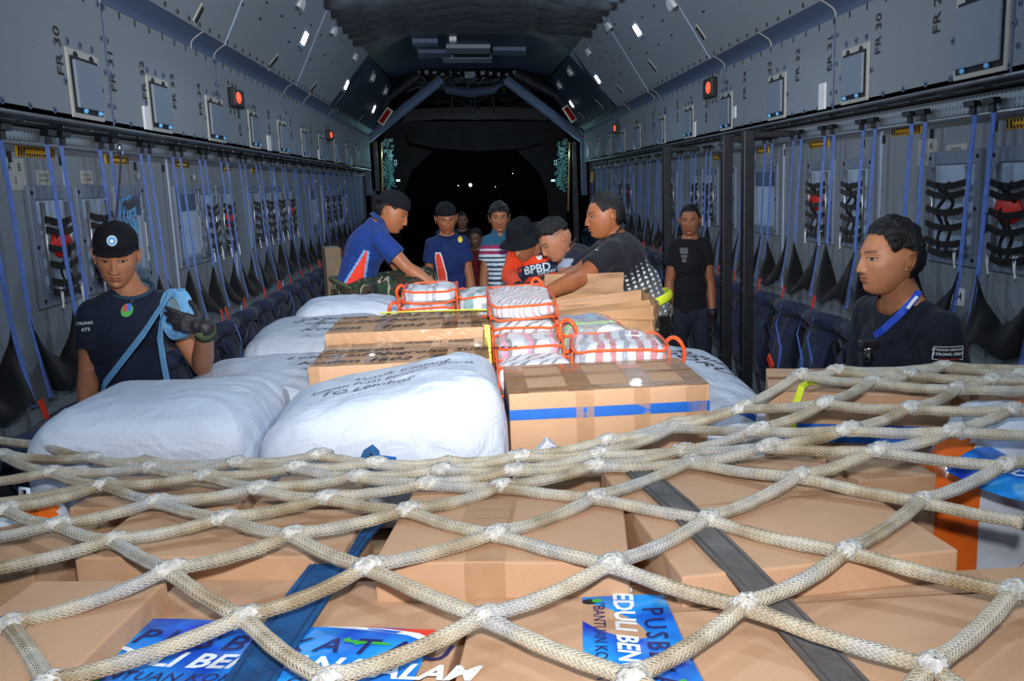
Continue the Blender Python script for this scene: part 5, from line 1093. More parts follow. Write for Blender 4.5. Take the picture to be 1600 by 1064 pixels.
def gs(x, m, s): return math.exp(-((x-m)/s)**2)
def head_geo(skin, o, yaw_dir, up_dir, sc=1.0, face=0, seed=0, hair=None, stubble=0, mouth=0):
    """o: head centre; returns (verts, faces, colours) with eyes, nose, mouth, ears, plus a hair shell"""
    fwd = Vector(yaw_dir).normalized(); up = Vector(up_dir).normalized(); rt = fwd.cross(up).normalized(); up = rt.cross(fwd).normalized()
    NU, NV = 190, 150; vs = []; cs = []; loc = []
    sk = Vector(skin); lip = Vector((sk.x*.72, sk.y*.5, sk.z*.5)); brow = Vector((.012, .01, .009)); rn = random.Random(seed)
    fw = rn.uniform(.97, 1.03)
    def base(ux, uy, uz):
        a, b, c = .0745*fw, .096, .118
        hr = math.sqrt(max(0, 1-uz*uz)); k = 1.0
        if uz < 0: k = (hr**.72)/max(hr, 1e-5)
        x, y, z = a*ux*k, b*uy*k, c*uz
        t = max(0, -uz)
        x *= 1-.20*t**1.6; 
        if y > 0: y = y*(1-.10*t**2)
        else: y = y*(1-.42*sm(.2, .9, t))
        y += .030*t**2.2 
        if uz > 0 and y > 0: y *= 1-.10*uz*uz      # sloping forehead
        if y < 0: y *= 1.02
        return x, y, z
    for j in range(NV+1):
        th = math.pi*j/NV
        for i in range(NU):
            w_ = 2*math.pi*i/NU; ph = w_-.55*math.sin(w_)     # denser in front (ph=0 -> +y)
            ux, uy, uz = math.sin(th)*math.sin(ph), math.sin(th)*math.cos(ph), math.cos(th)
            x, y, z = base(ux, uy, uz); col = sk.copy()
            if uy > 0.02:
                F_ = sm(.0, .3, uy); ax = abs(x); dy = 0
                # brow ridge, sockets, eyeballs
                dy += .0055*gs(z, .021, .009)*gs(ax, .028, .024)
                dy -= .0120*gs(z, .002, .0125)*gs(ax, .032, .0165)
                e_ = gs(z, .001, .0085)*gs(ax, .0315, .0135); dy += .0060*e_
                dy += .0035*gs(z, .0075, .0022)*gs(ax, .032, .014)*(1) - .0015*gs(z, -.0065, .002)*gs(ax, .032, .013)
                # nose
                tz = (.016-z)/.058
                if -.1 < tz < 1.35:
                    amp = .003+.0165*sm(0, .95, tz); amp *= 1-sm(.98, 1.14, tz); wd = .0075+.0065*sm(.3, 1, tz); dy += amp*gs(x, 0, wd)
                    dy += .0075*gs(ax, .0135, .006)*gs(z, -.036, .008)
                # cheek, muzzle, lips, chin
                dy += .0045*gs(ax, .042, .018)*gs(z, -.024, .018)
                dy += .0055*gs(ax, 0, .030)*gs(z, -.062, .020)
                dy += .0042*gs(ax, 0, .019)*gs(z, -.0585, .0048)+.0052*gs(ax, 0, .017)*gs(z, -.0695, .0052)
                dy -= .0050*gs(z, -.0635, .0018)*(1-sm(.018, .027, ax)); dy -= .004*gs(ax, 0, .018)*gs(z, -.081, .006)
                dy += .0070*gs(ax, 0, .016)*gs(z, -.098, .012)
                dy -= .003*gs(ax, .0, .004)*gs(z, -.050, .004)
                y += dy*F_
                # own colours of lips, brows, eyes; shade of nostrils and mouth slit painted in
                m_ = (gs(z, -.0585, .0046)*(1-sm(.016, .024, ax)) + gs(z, -.0695, .005)*(1-sm(.014, .022, ax)))
                col = col.lerp(lip, min(1, m_)*.75); col = col.lerp(lip*.35, min(1, gs(z, -.0637, .0014)*(1-sm(.019, .025, ax))))
                bz = .0205+.004*math.sin((ax-.012)*60) if ax > .012 else .02
                col = col.lerp(brow, .9*gs(z, bz, .0034)*sm(.009, .015, ax)*(1-sm(.044, .052, ax)))
                ex, ez = (ax-.0315)/.0132, (z-.0004)/(.0042*(1-.45*face))
                if ex*ex+ez*ez < 1:
                    col = Vector((.40, .36, .34)); ir = math.hypot(ax-.0315-(.0015 if x > 0 else -.0015)*0, (z-.0012))
                    if ir < .0060: col = Vector((.02, .013, .01))
                elif abs(ex) < 1.12 and abs(ez) < 1.55 and z > 0: col = col.lerp(Vector((.015, .01, .01)), .85)
                elif abs(ex) < 1.05 and abs(ez) < 1.4: col = col.lerp(sk*.45, .6)
                col = col.lerp(Vector((.02, .008, .006)), .8*gs(ax, .0075, .003)*gs(z, -.0455, .002))
                if stubble: col = col.lerp(Vector((.03, .026, .024)), stubble*(gs(z, -.052, .004)*gs(ax, 0, .022)+.5*gs(z, -.085, .01)*gs(ax, 0, .02)))
            if hair == 'fade' and z > .012+.012*gs(abs(math.atan2(abs(x), y)), 1.62, .3) and abs(math.atan2(abs(x), y)) > .95: col = col.lerp(Vector((.06, .055, .055)), .55*sm(.012, .04, z))
            loc.append((x, y, z)); vs.append((x*sc, y*sc, z*sc)); cs.append(tuple(col))
    fs = [(j*NU+i, (j+1)*NU+i, (j+1)*NU+(i+1) % NU, j*NU+(i+1) % NU) for j in range(NV) for i in range(NU)]
    T = lambda v: Vector(o)+rt*v[0]+fwd*v[1]+up*v[2]
    mb = MB()
    base_i = len(mb.v); mb.v += [tuple(T(v)) for v in vs]; mb.c += cs; mb.uv += [(0, 0)]*len(vs)
    mb.f += [tuple(f) for f in fs]; mb.mi += [0]*len(fs)
    # ears
    ec = tuple(sk*.93)
    for sx in (-1, 1):
        c0 = Vector((sx*.0735*fw, -.012, -.006))*sc
        pts = []
        for a in np.linspace(-.9, 4.35, 18):
            r1, r2 = .0135, .0255*(1 if a < 2.6 else .95)
            pts.append(T(c0+Vector((sx*(.010+.006*math.sin(a)), -r1*math.cos(a)-.006, r2*math.sin(a)))*sc))
        mb.cur = ec; mb.tube(pts, [.0036*sc+.0008*math.sin(i) for i in range(len(pts))], 8)
        mb.ell(T(c0+Vector((sx*.004, -.004, 0))*sc), fwd*.0125*sc, up*.0225*sc, rt*sx*.006*sc+fwd*-.002, 14, 10)
        mb.ell(T(c0+Vector((sx*.006, .004, -.026))*sc), fwd*.006*sc, up*.0085*sc, rt*.004*sc, 10, 8)
    # hair shell
    hm = None
    if hair:
        kind = hair
        hv = []; keep = []; hmask = []
        for (x, y, z) in loc:
            ax = abs(x)
            a = math.atan2(ax, y)      # 0 front .. pi back
            nz_ = noise.noise((x*60+seed, y*60, z*60))
            if kind == 'fringe': line = .048 if a < .5 else (.048-.062*sm(.5, 1.25, a) if a < 1.25 else -.014-.05*sm(1.5, 2.4, a)); th_ = .016
            elif kind == 'thick': line = .076 if a < .55 else (.076-.062*sm(.55, 1.25, a) if a < 1.3 else -.022-.05*sm(1.6, 2.4, a)); th_ = .017
            elif kind == 'short': line = .070 if a < .5 else (.070-.054*sm(.5, 1.3, a) if a < 1.3 else -.01-.05*sm(1.6, 2.4, a)); th_ = .008
            elif kind == 'fade': line = .062 if a < .5 else (.062-.016*sm(.5, 1.25, a) if a < 1.25 else .046-.03*sm(1.8, 2.6, a)); th_ = .019
            else: line = .05-.085*sm(.6, 1.4, a)-.03*sm(1.6, 2.4, a); th_ = .005
            if kind != 'x':
                sb = .020 if kind != 'thick' else .010
                line = max(line, .030*0+(.016+.016*gs(a, 1.62, .32))) if 1.22 < a < 1.95 and kind != 'fringe' else line
            line += nz_*.005
            m_ = sm(line-.001, line+.014, z)
            th2 = th_*(.35+.65*sm(line, line+.06, z))*m_+(-.002 if m_ <= .01 else .0012)
            if kind in ('thick', 'fringe', 'fade') and z > .03: th2 += .010*abs(noise.noise((x*45+seed, y*30, z*45)))+.004*max(0, nz_)
            if kind == 'fade' and z > .05 and y > .02: th2 += .008
            L_ = math.sqrt(x*x+y*y+z*z) or 1
            k = 1+th2/L_; hv.append(T(Vector((x*k, y*k, z*k))*sc)); hmask.append(m_ > .01)
        hf = [f for f in fs if all(hmask[i] for i in f)]
        used = sorted({i for f in hf for i in f}); mp_ = {v: k for k, v in enumerate(used)}
        hm = MB(); hm.add([hv[i] for i in used], [tuple(mp_[i] for i in f) for f in hf])
    return mb, hm, T

def remeshed(mb, voxel, smooth_it=6, colorfn=None):
    me = bpy.data.meshes.new('tmp'); me.from_pydata(mb.v, [], mb.f); ob = bpy.data.objects.new('tmp', me); COL.objects.link(ob)
    m = ob.modifiers.new('r', 'REMESH'); m.mode = 'VOXEL'; m.voxel_size = voxel; m.use_smooth_shade = True
    if smooth_it: s_ = ob.modifiers.new('s', 'SMOOTH'); s_.factor = .5; s_.iterations = smooth_it
    dg = bpy.context.evaluated_depsgraph_get(); ev = ob.evaluated_get(dg); m2 = ev.to_mesh()
    n_ = len(m2.vertices); co = np.empty(n_*3); m2.vertices.foreach_get('co', co); vs = [tuple(v) for v in co.reshape(-1, 3)]; fs = [tuple(p.vertices) for p in m2.polygons]
    ev.to_mesh_clear(); bpy.data.objects.remove(ob); bpy.data.meshes.remove(me)
    out = MB(); out.add(vs, fs); 
    if colorfn: out.c = [tuple(colorfn(Vector(v))) for v in vs]
    return out
def joinmb(a, b):
    o_ = len(a.v); a.v += b.v; a.c += b.c; a.uv += b.uv; a.f += [tuple(i+o_ for i in f) for f in b.f]; a.mi += b.mi; return a

def hand(mb, wrist, di, palm, thumb_side, curl=.5, sc=1.0, spread=.12, thick=0.0, curls=None):
    """di: wrist to knuckles, palm: palm normal, thumb_side: direction of the thumb"""
    di = Vector(di).normalized(); palm = Vector(palm); palm = (palm-di*palm.dot(di)).normalized(); th = di.cross(palm)
    if th.dot(Vector(thumb_side)) < 0: th = -th
    w = Vector(wrist); K = .085*sc
    mb.cap(w, .023*sc+thick, w+di*.03*sc, .025*sc+thick)
    for f in (-.026, -.009, .009, .026):
        mb.cap(w+di*.02*sc+th*f*.7*sc, .013*sc+thick, w+di*(K+(.004 if abs(f) < .02 else -.004*sc))+th*f*sc, .0115*sc+thick, 10)
    mb.ell(w+di*.05*sc+palm*.004, di*.045*sc, th*.036*sc, palm*(.014*sc+thick))
    L = [(.026, (.040, .024, .019)), (.009, (.045, .028, .021)), (-.009, (.041, .026, .020)), (-.026, (.032, .019, .017))]
    for n_, (f, seg) in enumerate(L):
        p = w+di*(K-(.006 if n_ == 3 else 0))+th*f*sc; d = (di+th*(f*spread*45)).normalized(); r_ = .0092*sc+thick*.7-(.001 if n_ == 3 else 0)
        cu = curls[n_] if curls else curl*(1+.12*n_)
        a = cu*.55
        for k, s_ in enumerate(seg):
            dd = (d*math.cos(a)+palm*math.sin(a)).normalized(); p2 = p+dd*s_*sc; mb.cap(p, r_, p2, r_*.9, 10); p = p2; r_ *= .92; a += cu*.75
    p = w+di*.022*sc+th*.026*sc; d = (di*.62+th*.72+palm*.25).normalized()
    for k, s_ in enumerate((.036, .030, .024)):
        p2 = p+d*s_*sc; mb.cap(p, (.0125-.0015*k)*sc+thick*.6, p2, (.0115-.0015*k)*sc+thick*.6, 10); p = p2; d = (d+di*.30+palm*.22*(curl+.3)).normalized()

def person(lab, spec):
    """spec joints in world metres"""
    g = spec; skin = g['skin']; V_ = Vector
    root = empty('person', g['foot'], lab, 'person')
    pel, chest, neck = V_(g['pelvis']), V_(g['chest']), V_(g['neck']); hd = V_(g['head']); fw = V_(g['fwd']).normalized(); vox = g.get('vox', .008)
    k = g.get('build', 1.0)
    upv = (chest-pel).normalized(); rt = fw.cross(upv).normalized(); fw2 = upv.cross(rt).normalized()     # rt = person's right
    shR, shL = V_(g['shR']), V_(g['shL']); rt2 = (shR-shL).normalized(); up2 = (neck-chest).normalized(); f2 = up2.cross(rt2).normalized()*1
    if f2.dot(fw) < 0: f2 = -f2
    # ---- skin body: continuous through torso, neck, arms, legs
    b = MB()
    b.ell(chest, rt2*.145*k, f2*.095*k, up2*.17); b.ell(pel, rt*.14*k, fw2*.10*k, upv*.13); b.ell(chest.lerp(pel, .5), rt*.125*k, fw2*.09*k, upv*.15)
    b.cap(shR, .05*k, shL, .05*k)
    nb = neck; ht = hd-V_(g['hup']).normalized()*.055-V_(g['face_dir']).normalized()*.018
    b.cap(nb, .060*k, nb.lerp(ht, .6), .056); b.cap(nb.lerp(ht, .5), .056, ht, .055)
    b.cap(nb, .06, shR.lerp(nb, .35), .045); b.cap(nb, .06, shL.lerp(nb, .35), .045)
    for sd in 'RL':
        sh, el_, wr = V_(g['sh'+sd]), V_(g['el'+sd]), V_(g['wr'+sd]); aw = g.get('armw', 1.0)
        b.cap(sh, .050*aw, el_, .038*aw); m_ = el_.lerp(wr, .28); b.cap(el_, .038*aw, m_, .041*aw); b.cap(m_, .041*aw, wr, .026*aw)
        hp, kn, an = V_(g['hip'+sd]), V_(g['kn'+sd]), V_(g['an'+sd])
        b.cap(hp, .078, kn, .052); m_ = kn.lerp(an, .3); b.cap(kn, .05, m_, .052); b.cap(m_, .052, an, .035)
    sv = Vector(skin)
    body = remeshed(b, vox, 4, lambda v: sv)
    hands = {}
    for sd in 'RL':
        hs = g.get('hand'+sd)
        if hs is None: continue
        hb = MB(); hand(hb, g['wr'+sd], hs['dir'], hs['palm'], hs['thumb'], hs.get('curl', .5), hs.get('sc', 1.0), curls=hs.get('curls'))
        hm_ = remeshed(hb, min(vox, .0045), 2, lambda v: sv); joinmb(body, hm_)
        if hs.get('glove'):
            gb = MB(); hand(gb, g['wr'+sd], hs['dir'], hs['palm'], hs['thumb'], hs.get('curl', .5), hs.get('sc', 1.0)*1.02, thick=.0028, curls=hs.get('curls'))
            gb.cap(V_(g['wr'+sd])-(V_(g['wr'+sd])-V_(g['el'+sd])).normalized()*.02, .029, V_(g['wr'+sd]), .031); gm = remeshed(gb, min(vox, .0045), 2); gm.build('glove', M_glove, root, smooth=True)
            cuf = MB(); w_ = V_(g['wr'+sd]); d_ = V_(hs['dir']).normalized(); e_ = (V_(g['wr'+sd])-V_(g['el'+sd])).normalized(); cuf.tube([w_-e_*.045, w_-e_*.02, w_+d_*.02], [.0395, .0385, .037], 18); cuf.build('glove_cuff', M_belt if hs['glove'] == 'green' else M_glove, root, smooth=True)
    hmb, hair, T = head_geo(skin, hd, g['face_dir'], g['hup'], g.get('hsc', 1.0), g.get('eyes', 0), g.get('seed', 1), g.get('hair'), g.get('stubble', 0))
    joinmb(body, hmb)
    ob = body.build('body', M_skin, root, smooth=True, keepcol=True)
    if hair: hair.build('hair', M_hair, root, smooth=True)
    # ---- shirt
    s = MB(); c_ = .014
    s.ell(chest, rt2*(.155*k+c_), f2*(.108*k+c_), up2*.185); s.ell(chest.lerp(pel, .5), rt*(.142*k+c_), fw2*(.102*k+c_), upv*.19); hem = g.get('hem', .02)
    s.tube([chest.lerp(pel, .35), chest.lerp(pel, .8), pel-upv*hem], [.15*k, .155*k, .160*k], 28, flat=.70, up=fw2 if abs(upv.z) > .3 else fw2)
    s.cap(shR.lerp(shL, .12), .052*k+c_, shL.lerp(shR, .12), .052*k+c_); s.cap(nb-up2*.02, .062+c_, shR, .040+c_); s.cap(nb-up2*.02, .062+c_, shL, .040+c_)
    slv = g.get('sleeve', .55)
    for sd in 'RL':
        sh, el_, wr = V_(g['sh'+sd]), V_(g['el'+sd]), V_(g['wr'+sd]); aw = g.get('armw', 1.0)
        if slv <= 1:
            e_ = sh.lerp(el_, slv); s.sph(sh, .050*aw+c_*.8); s.tube([sh, sh.lerp(e_, .5), e_], [.050*aw+c_*.8, .052*aw+c_*.8, .050*aw+c_], 20)
        else:
            s.cap(sh, .056*aw+c_*.6, el_, .045*aw+c_); e_ = el_.lerp(wr, slv-1); s.cap(el_, .046*aw+c_*.8, e_, .032*aw+c_*.5)
    cf = g['shirt']
    fr = dict(chest=chest, pel=pel, rt=rt2, f=f2, up=up2, neck=neck, upv=upv, shR=shR, shL=shL)
    # neckline: cut faces near the neck
    sm_ = remeshed(s, vox, 5)
    # wrinkle displacement
    v2 = []
    for v in sm_.v:
        p_ = Vector(v); n1 = noise.noise(p_*7+V_((g.get('seed', 1), 0, 0))); n2 = noise.noise(V_((p_.x*16, p_.y*16, p_.z*9))); ax_ = p_-chest.lerp(pel, max(0, min(1, (chest-p_).dot(upv)/max(.01, (chest-pel).length)))); ax_ = ax_.normalized() if ax_.length > 1e-4 else V_((0, 0, 1))
        v2.append(tuple(p_+ax_*(n1*.009+n2*.005)))
    sm_.v = v2; sm_.c = [tuple(cf(Vector(v), fr)) for v in v2]
    nr = g.get('neckr', .073); nc = nb+up2*.035+f2*g.get('neckf', .012)
    nax = (ht-nb).normalized()
    def cut(v):
        d_ = Vector(v)-nc; al = d_.dot(nax); return al > -.035 and (d_-nax*al).length < nr and al > -.2
    kf_ = [f for f in sm_.f if not all(cut(sm_.v[i]) for i in f)]
    sm_.f = kf_; sm_.mi = [0]*len(kf_)
    so = sm_.build('shirt', g.get('shirt_mat', M_cloth), root, smooth=True, keepcol=True)
    if g.get('collar'):
        cm = MB(); kind, ccol = g['collar']
        c0 = nb+up2*.012+f2*.006
        if kind == 'crew':
            pts = [c0+rt2*.074*math.cos(a)+f2*.078*math.sin(a)+up2*(.018-.022*math.sin(a)) for a in np.linspace(0, 2*math.pi, 33)[:-1]]; cm.tube(pts, .0085, 10, closed=True)
        else:
            for sx in (-1, 1):
                pts = [c0+rt2*sx*.062*math.cos(a)+f2*.068*math.sin(a)+up2*(.026-.02*math.sin(a)) for a in np.linspace(-1.57, 1.25, 14)]
                cm.strip(pts, [.030]*10+[.036, .042, .045, .028], [(p_-c0).normalized() for p_ in pts], .005)
        cm.build('collar', mat('collar_'+kind+str([round(x, 3) for x in ccol]), ccol, .8), root, smooth=kind == 'crew')
    # ---- trousers
    tr = MB(); tr.ell(pel-upv*.03, rt*.158*k, fw2*.118*k, upv*.12)
    for sd in 'RL':
        hp, kn, an = V_(g['hip'+sd]), V_(g['kn'+sd]), V_(g['an'+sd])
        tr.cap(hp, .092, kn, .066); tr.cap(kn, .066, an, .055)
    tm = remeshed(tr, max(vox, .009), 4)
    tm.v = [tuple(Vector(v)*1+V_((0, 0, 0))+V_((noise.noise(Vector(v)*9)*.008, noise.noise(Vector(v)*9+V_((5, 0, 0)))*.008, 0))) for v in tm.v]
    pc = g['pants']; tm.build('trousers', pc, root, smooth=True)
    for sd in 'RL':
        an = V_(g['an'+sd]); fd = V_(g.get('toe', (fw.x, fw.y, 0))).normalized()
        sh_ = MB(); sh_.cap(an, .046, an-V_((0, 0, .035)), .046); sh_.ell(an+fd*.07-V_((0, 0, .045)), fd*.135, fd.cross(V_((0, 0, 1)))*.048, V_((0, 0, .04)))
        sh_ = remeshed(sh_, .009, 3); sh_.build('shoe', M_shoe, root, smooth=True)
    rootat(root, g['foot'])
    return root, T, fr
def proj_on(root, names, pts_uv, c, rt, up, nrm, depth=.3, off=.0035):
    """wrap flat geometry onto a garment: returns points hit along -nrm"""
    from mathutils.bvhtree import BVHTree
    ob = [o_ for o_ in root.children if o_.name.split('.')[0] in names][0]; me = ob.data
    tree = BVHTree.FromPolygons([v.co.copy() for v in me.vertices], [tuple(p.vertices) for p in me.polygons]); out = []
    for x, y in pts_uv:
        o_ = Vector(c)+Vector(rt)*x+Vector(up)*y+Vector(nrm)*depth; h = tree.ray_cast(o_, -Vector(nrm), depth*2.2); out.append((h[0]+Vector(nrm)*off) if h[0] else Vector(c)+Vector(rt)*x+Vector(up)*y)
    return out
def emblem(root, name, m, polys, c, rt, up, nrm, garment=('shirt',), off=.0035):
    rt, up, nrm = Vector(rt).normalized(), Vector(up).normalized(), Vector(nrm).normalized(); mb = MB()
    for vs, fs in polys: mb.add(proj_on(root, garment, vs, c, rt, up, nrm, off=off), fs)
    o_ = mb.build(name, m, root); o_.matrix_parent_inverse = Matrix.Translation(-Vector(root.location)); return o_
def textpoly(s_, size, dx=0, dy=0, **kw):
    v, f = textgeo(s_, size, **kw); return ([(x+dx, y+dy) for x, y in v], f)
def rectpoly(x0, y0, x1, y1, n=6):
    v = []; f = []
    for j in range(n+1):
        for i in range(n+1): v.append((x0+(x1-x0)*i/n, y0+(y1-y0)*j/n))
    for j in range(n):
        for i in range(n): f.append((j*(n+1)+i, j*(n+1)+i+1, (j+1)*(n+1)+i+1, (j+1)*(n+1)+i))
    return v, f
def discpoly(cx, cy, r1, r2=None, n=18):
    r2 = r2 or r1; return [(cx, cy)]+[(cx+r1*math.cos(a), cy+r2*math.sin(a)) for a in np.linspace(0, 2*math.pi, n+1)[:-1]], [(0, i+1, (i+1) % n+1) for i in range(n)]
def cap_(root, T, kind='front', m=None, logo=None, sc=1.0):
    m = m or M_capc; mb = MB(); TT = lambda x, y, z: T((x*sc, y*sc, z*sc))
    mi = Matrix.Translation(-Vector(root.location))
    def crown(u, v):
        ph = 2*math.pi*u; th = v*1.62
        r_ = math.sin(min(th, 1.57))**.9; z = .052+.078*math.cos(th)
        x = .081*r_*math.sin(ph); y = -.004+.103*r_*math.cos(ph)
        if v > .9: z -= .006
        return TT(x, y, z+.006*math.cos(ph)*(1-v)*0)
    if kind == 'bucket':
        def crown(u, v):
            ph = 2*math.pi*u; n_ = .005*math.sin(ph*5)
            if v < .55: a = v/.55; r_ = a**.6*(.078+n_); z = .150-.012*a*a
            elif v < .8: a = (v-.55)/.25; r_ = .078+.022*a+n_; z = .138-.085*a
            else: a = (v-.8)/.2; r_ = .100+.062*a; z = .053-.028*a+.018*math.sin(ph*2+1)*a
            return TT(r_*.92*math.sin(ph), r_*1.06*math.cos(ph)-.003, z)
        vs, fs, uv = grid(crown, 48, 24, True); o_ = MB().add(vs, fs).build('bucket_hat', m, root, smooth=True); so = o_.modifiers.new('s', 'SOLIDIFY'); so.thickness = .004; o_.matrix_parent_inverse = mi; return
    vs, fs, uv = grid(crown, 40, 16, True); o_ = MB().add(vs, fs).build('cap', m, root, smooth=True); so = o_.modifiers.new('s', 'SOLIDIFY'); so.thickness = .004; o_.matrix_parent_inverse = mi
    sgn = 1 if kind == 'front' else -1
    def brim(u, v):
        a = (u-.5)*2.0; r0 = .101; r1 = r0+.066*v*max(.04, math.cos(a*1.48)); x = .081/.103*r1*math.sin(a); y = -.004+sgn*(r1*math.cos(a)); z = .058-.012*v-.010*(abs(a))**2*(.3+.7*v)
        return TT(x, y, z)
    vs, fs, uv = grid(brim, 20, 8); o2 = MB().add(vs, fs).build('cap_brim', m, root, smooth=True); so = o2.modifiers.new('s', 'SOLIDIFY'); so.thickness = .004; o2.matrix_parent_inverse = mi
    MB().sph(TT(0, -.006, .131), .006).build('cap_button', m, root).matrix_parent_inverse = mi
    if logo:
        for r_, mm, off in ((.018, mat('badge_pale', C3(190, 215, 225), .5), .0), (.014, mat('badge_blue', C3(80, 150, 205), .5), .0015), (.006, M_wtxt, .003)):
            vs = []; n_ = 18
            for i in range(n_): 
                a = 2*math.pi*i/n_; xx = r_*math.cos(a); zz = .084+r_*math.sin(a); q_ = (zz-.052)/.082; rr_ = math.sqrt(max(0, 1-q_*q_)); yy = -.004+.103*math.sqrt(max(0, rr_**2-(xx/.081)**2))+.004+off; vs.append(TT(xx, yy, zz))
            o_ = MB().add(vs, [tuple(range(n_))]).build('badge', mm, root); o_.matrix_parent_inverse = mi
def A(px, py, Y): return P(px, py, Y=Y)
SK = lambda r, g, b: Vector(C3(r, g, b))
def solid(c): 
    c = Vector(c); return lambda v, fr: c
M_navyp = mat('trousers_navy', C3(26, 32, 52), .85, noise_s=20, noise_a=.2, bump=.4, bump_s=14)
M_blackp = mat('trousers_black', C3(20, 20, 26), .85, bump=.4, bump_s=14)
def stand(g, x, y, toe):   # legs straight under the pelvis
    pel = Vector(g['pelvis']); t = Vector(toe).normalized(); r_ = Vector((t.y, -t.x, 0))
    for sd, s_ in (('R', 1), ('L', -1)):
        g['hip'+sd] = pel+r_*s_*.085-Vector((0, 0, .05)); g['an'+sd] = Vector((x, y, .085))+r_*s_*.11; g['kn'+sd] = Vector(g['hip'+sd]).lerp(Vector(g['an'+sd]), .5)+t*.025
    g['foot'] = Vector((x, y, 0)); g['toe'] = toe

# 1 ---- man with cap and strap, left
Y = 3.45; hd = A(182, 399, Y)
g = dict(skin=SK(176, 118, 84), head=hd, face_dir=(.24, -1, -.24), hup=(.12, -.22, 1), neck=A(205, 462, Y+.06), chest=A(196, 520, Y+.06), pelvis=A(205, 640, Y+.06), fwd=(.25, -1, 0), shR=A(146, 492, Y-.01), shL=A(258, 477, Y+.10), elR=A(138, 585, Y-.02), wrR=A(136, 650, Y-.22), elL=A(316, 572, Y-.05), wrL=A(321, 512, Y-.40),
         handL=dict(dir=(-.95, -.0, .30), palm=(-.2, 1, -.1), thumb=(0, .3, 1), glove='green', sc=.86, curls=[.15, .35, .45, .6]), handR=dict(dir=(.1, -.8, -.6), palm=(0, .5, -.8), thumb=(1, -.3, 0)), vox=.006, seed=3, eyes=.55, hair='short', collar=('crew', C3(28, 62, 84)), shirt=None, pants=M_navyp, build=1.02)
g['handL']['palm'] = (0, 1, -.1)
g['shirt'] = solid(C3(22, 30, 50)); stand(g, g['pelvis'].x, Y+.1, (.2, -1, 0))
r1, T1, fr = person('young man in black cap and navy T-shirt coiling a pale blue strap, at the left', g); cap_(r1, T1, 'front', logo=True)
ce = A(202, 489, Y-.1); N_ = fr['f']
emblem(r1, 'chest_crest', M_green, [discpoly(0, -.006, .022, .024)], ce, fr['rt']*-1, fr['up'], N_); emblem(r1, 'chest_crest_blue', mat('crest_blue', C3(60, 110, 210), .6), [rectpoly(-.002, -.010, .013, .018, 3)], ce+N_*.003, fr['rt']*-1, fr['up'], N_)
emblem(r1, 'chest_crest_red', M_wave, [rectpoly(-.015, -.010, -.002, .014, 3)], ce+N_*.003, fr['rt']*-1, fr['up'], N_)
for nm, dx, s_ in (('crest', 0, 0),): pass
emblem(r1, 'sleeve_lettering', M_wtxt, [textpoly('STRONG', .016, 0, .010, bold=.01), textpoly('ATS', .018, .006, -.014, bold=.01)], A(137, 508, Y-.05), (1, -.25, .05), (0, 0, 1), (-.25, -1, 0))
# coiled strap in his hand
M_palestrap = mat('strap_pale', C3(112, 172, 218), .7, noise_s=70, noise_a=.15, bump=.25, bump_s=400)
t = empty('strap_coil', A(277, 491, 3.1), 'pale blue webbing strap wound in a flat coil, held in the black glove', 'strap')
cc = A(277, 491, 3.2); axn = Vector((-.42, -.9, .05)).normalized(); u1 = Vector((0, 0, 1)); u1 = (u1-axn*u1.dot(axn)).normalized(); u0 = u1.cross(axn)
pts = []; nn = []
for i in range(150):
    a = i/150*2*math.pi*5.5; r_ = .062+.026*i/150; d_ = u0*math.cos(a)*.66+u1*math.sin(a)*1.05; pts.append(cc+d_*r_); nn.append(d_)
MB().strip(pts, .05, nn, .0025).build('coil', M_palestrap, t)
MB().strip([cc-u1*.06+axn*.01, cc+u0*.01-u1*.02, cc+u1*.06+axn*.01], .04, u0, .004).build('inner_fold', mat('strap_grey', C3(120, 140, 150), .7), t)
MB().sph(cc+axn*.03-u1*.035+u0*.01, .008).build('rivet', M_chrome, t)
top = cc+u1*.088-u0*.01
pts = [cc+u1*.090+u0*.03, top+u1*.003, A(256, 472, 3.1), A(225, 520, 3.12), A(180, 578, 3.14), A(163, 600, 3.15), A(150, 650, 3.2)]
MB().strip(pts, .036, [u1, u1]+[(-.75, -.6, .3)]*5, .003).build('running_end', M_palestrap, t)
pts = [A(262, 470, 3.13), A(252, 500, 3.14), A(250, 530, 3.15), A(256, 570, 3.14), A(262, 600, 3.12)]
MB().strip(pts, .03, [(-.8, -.5, .3)]*2+[(-.55, -.8, 0)]*3, .003).build('loose_end', M_palestrap, t)
rootat(t, A(277, 491, 3.1))

# 2 ---- man in profile at right, dark jacket-tee
Y = 2.8; hd = A(1390, 403, Y)
g = dict(skin=SK(182, 122, 86), head=hd, face_dir=(-1, -.12, .02), hup=(.06, .03, 1), neck=A(1412, 474, Y+.03), chest=A(1412, 560, Y+.04), pelvis=A(1425, 745, Y+.08), fwd=(-.85, -.5, 0), shR=A(1362, 492, Y+.19), shL=A(1470, 518, Y-.14), elR=A(1345, 640, Y+.2), wrR=A(1330, 740, Y+.1), elL=A(1490, 650, Y-.15), wrL=A(1450, 760, Y-.2),
         handL=dict(dir=(-.3, 0, -1), palm=(0, 1, 0), thumb=(-1, 0, 0)), handR=dict(dir=(-.3, 0, -1), palm=(0, -1, 0), thumb=(-1, 0, 0)), vox=.006, seed=5, hair='thick', eyes=.2, stubble=.5, shirt=solid(C3(22, 28, 42)), pants=M_navyp, sleeve=.72, build=1.08, hsc=1.0, neckr=.08, armw=1.1, neckf=.02)
stand(g, g['pelvis'].x, Y+.1, (-1, -.4, 0))
r2, T2, fr = person('man in dark T-shirt with blue lanyard standing in left-facing profile at the right', g)
mi = Matrix.Translation(-Vector(r2.location))
def putc(o_, root): o_.matrix_parent_inverse = Matrix.Translation(-Vector(root.location)); return o_
M_lany = mat('lanyard_blue', C3(28, 70, 190), .6)
t = None
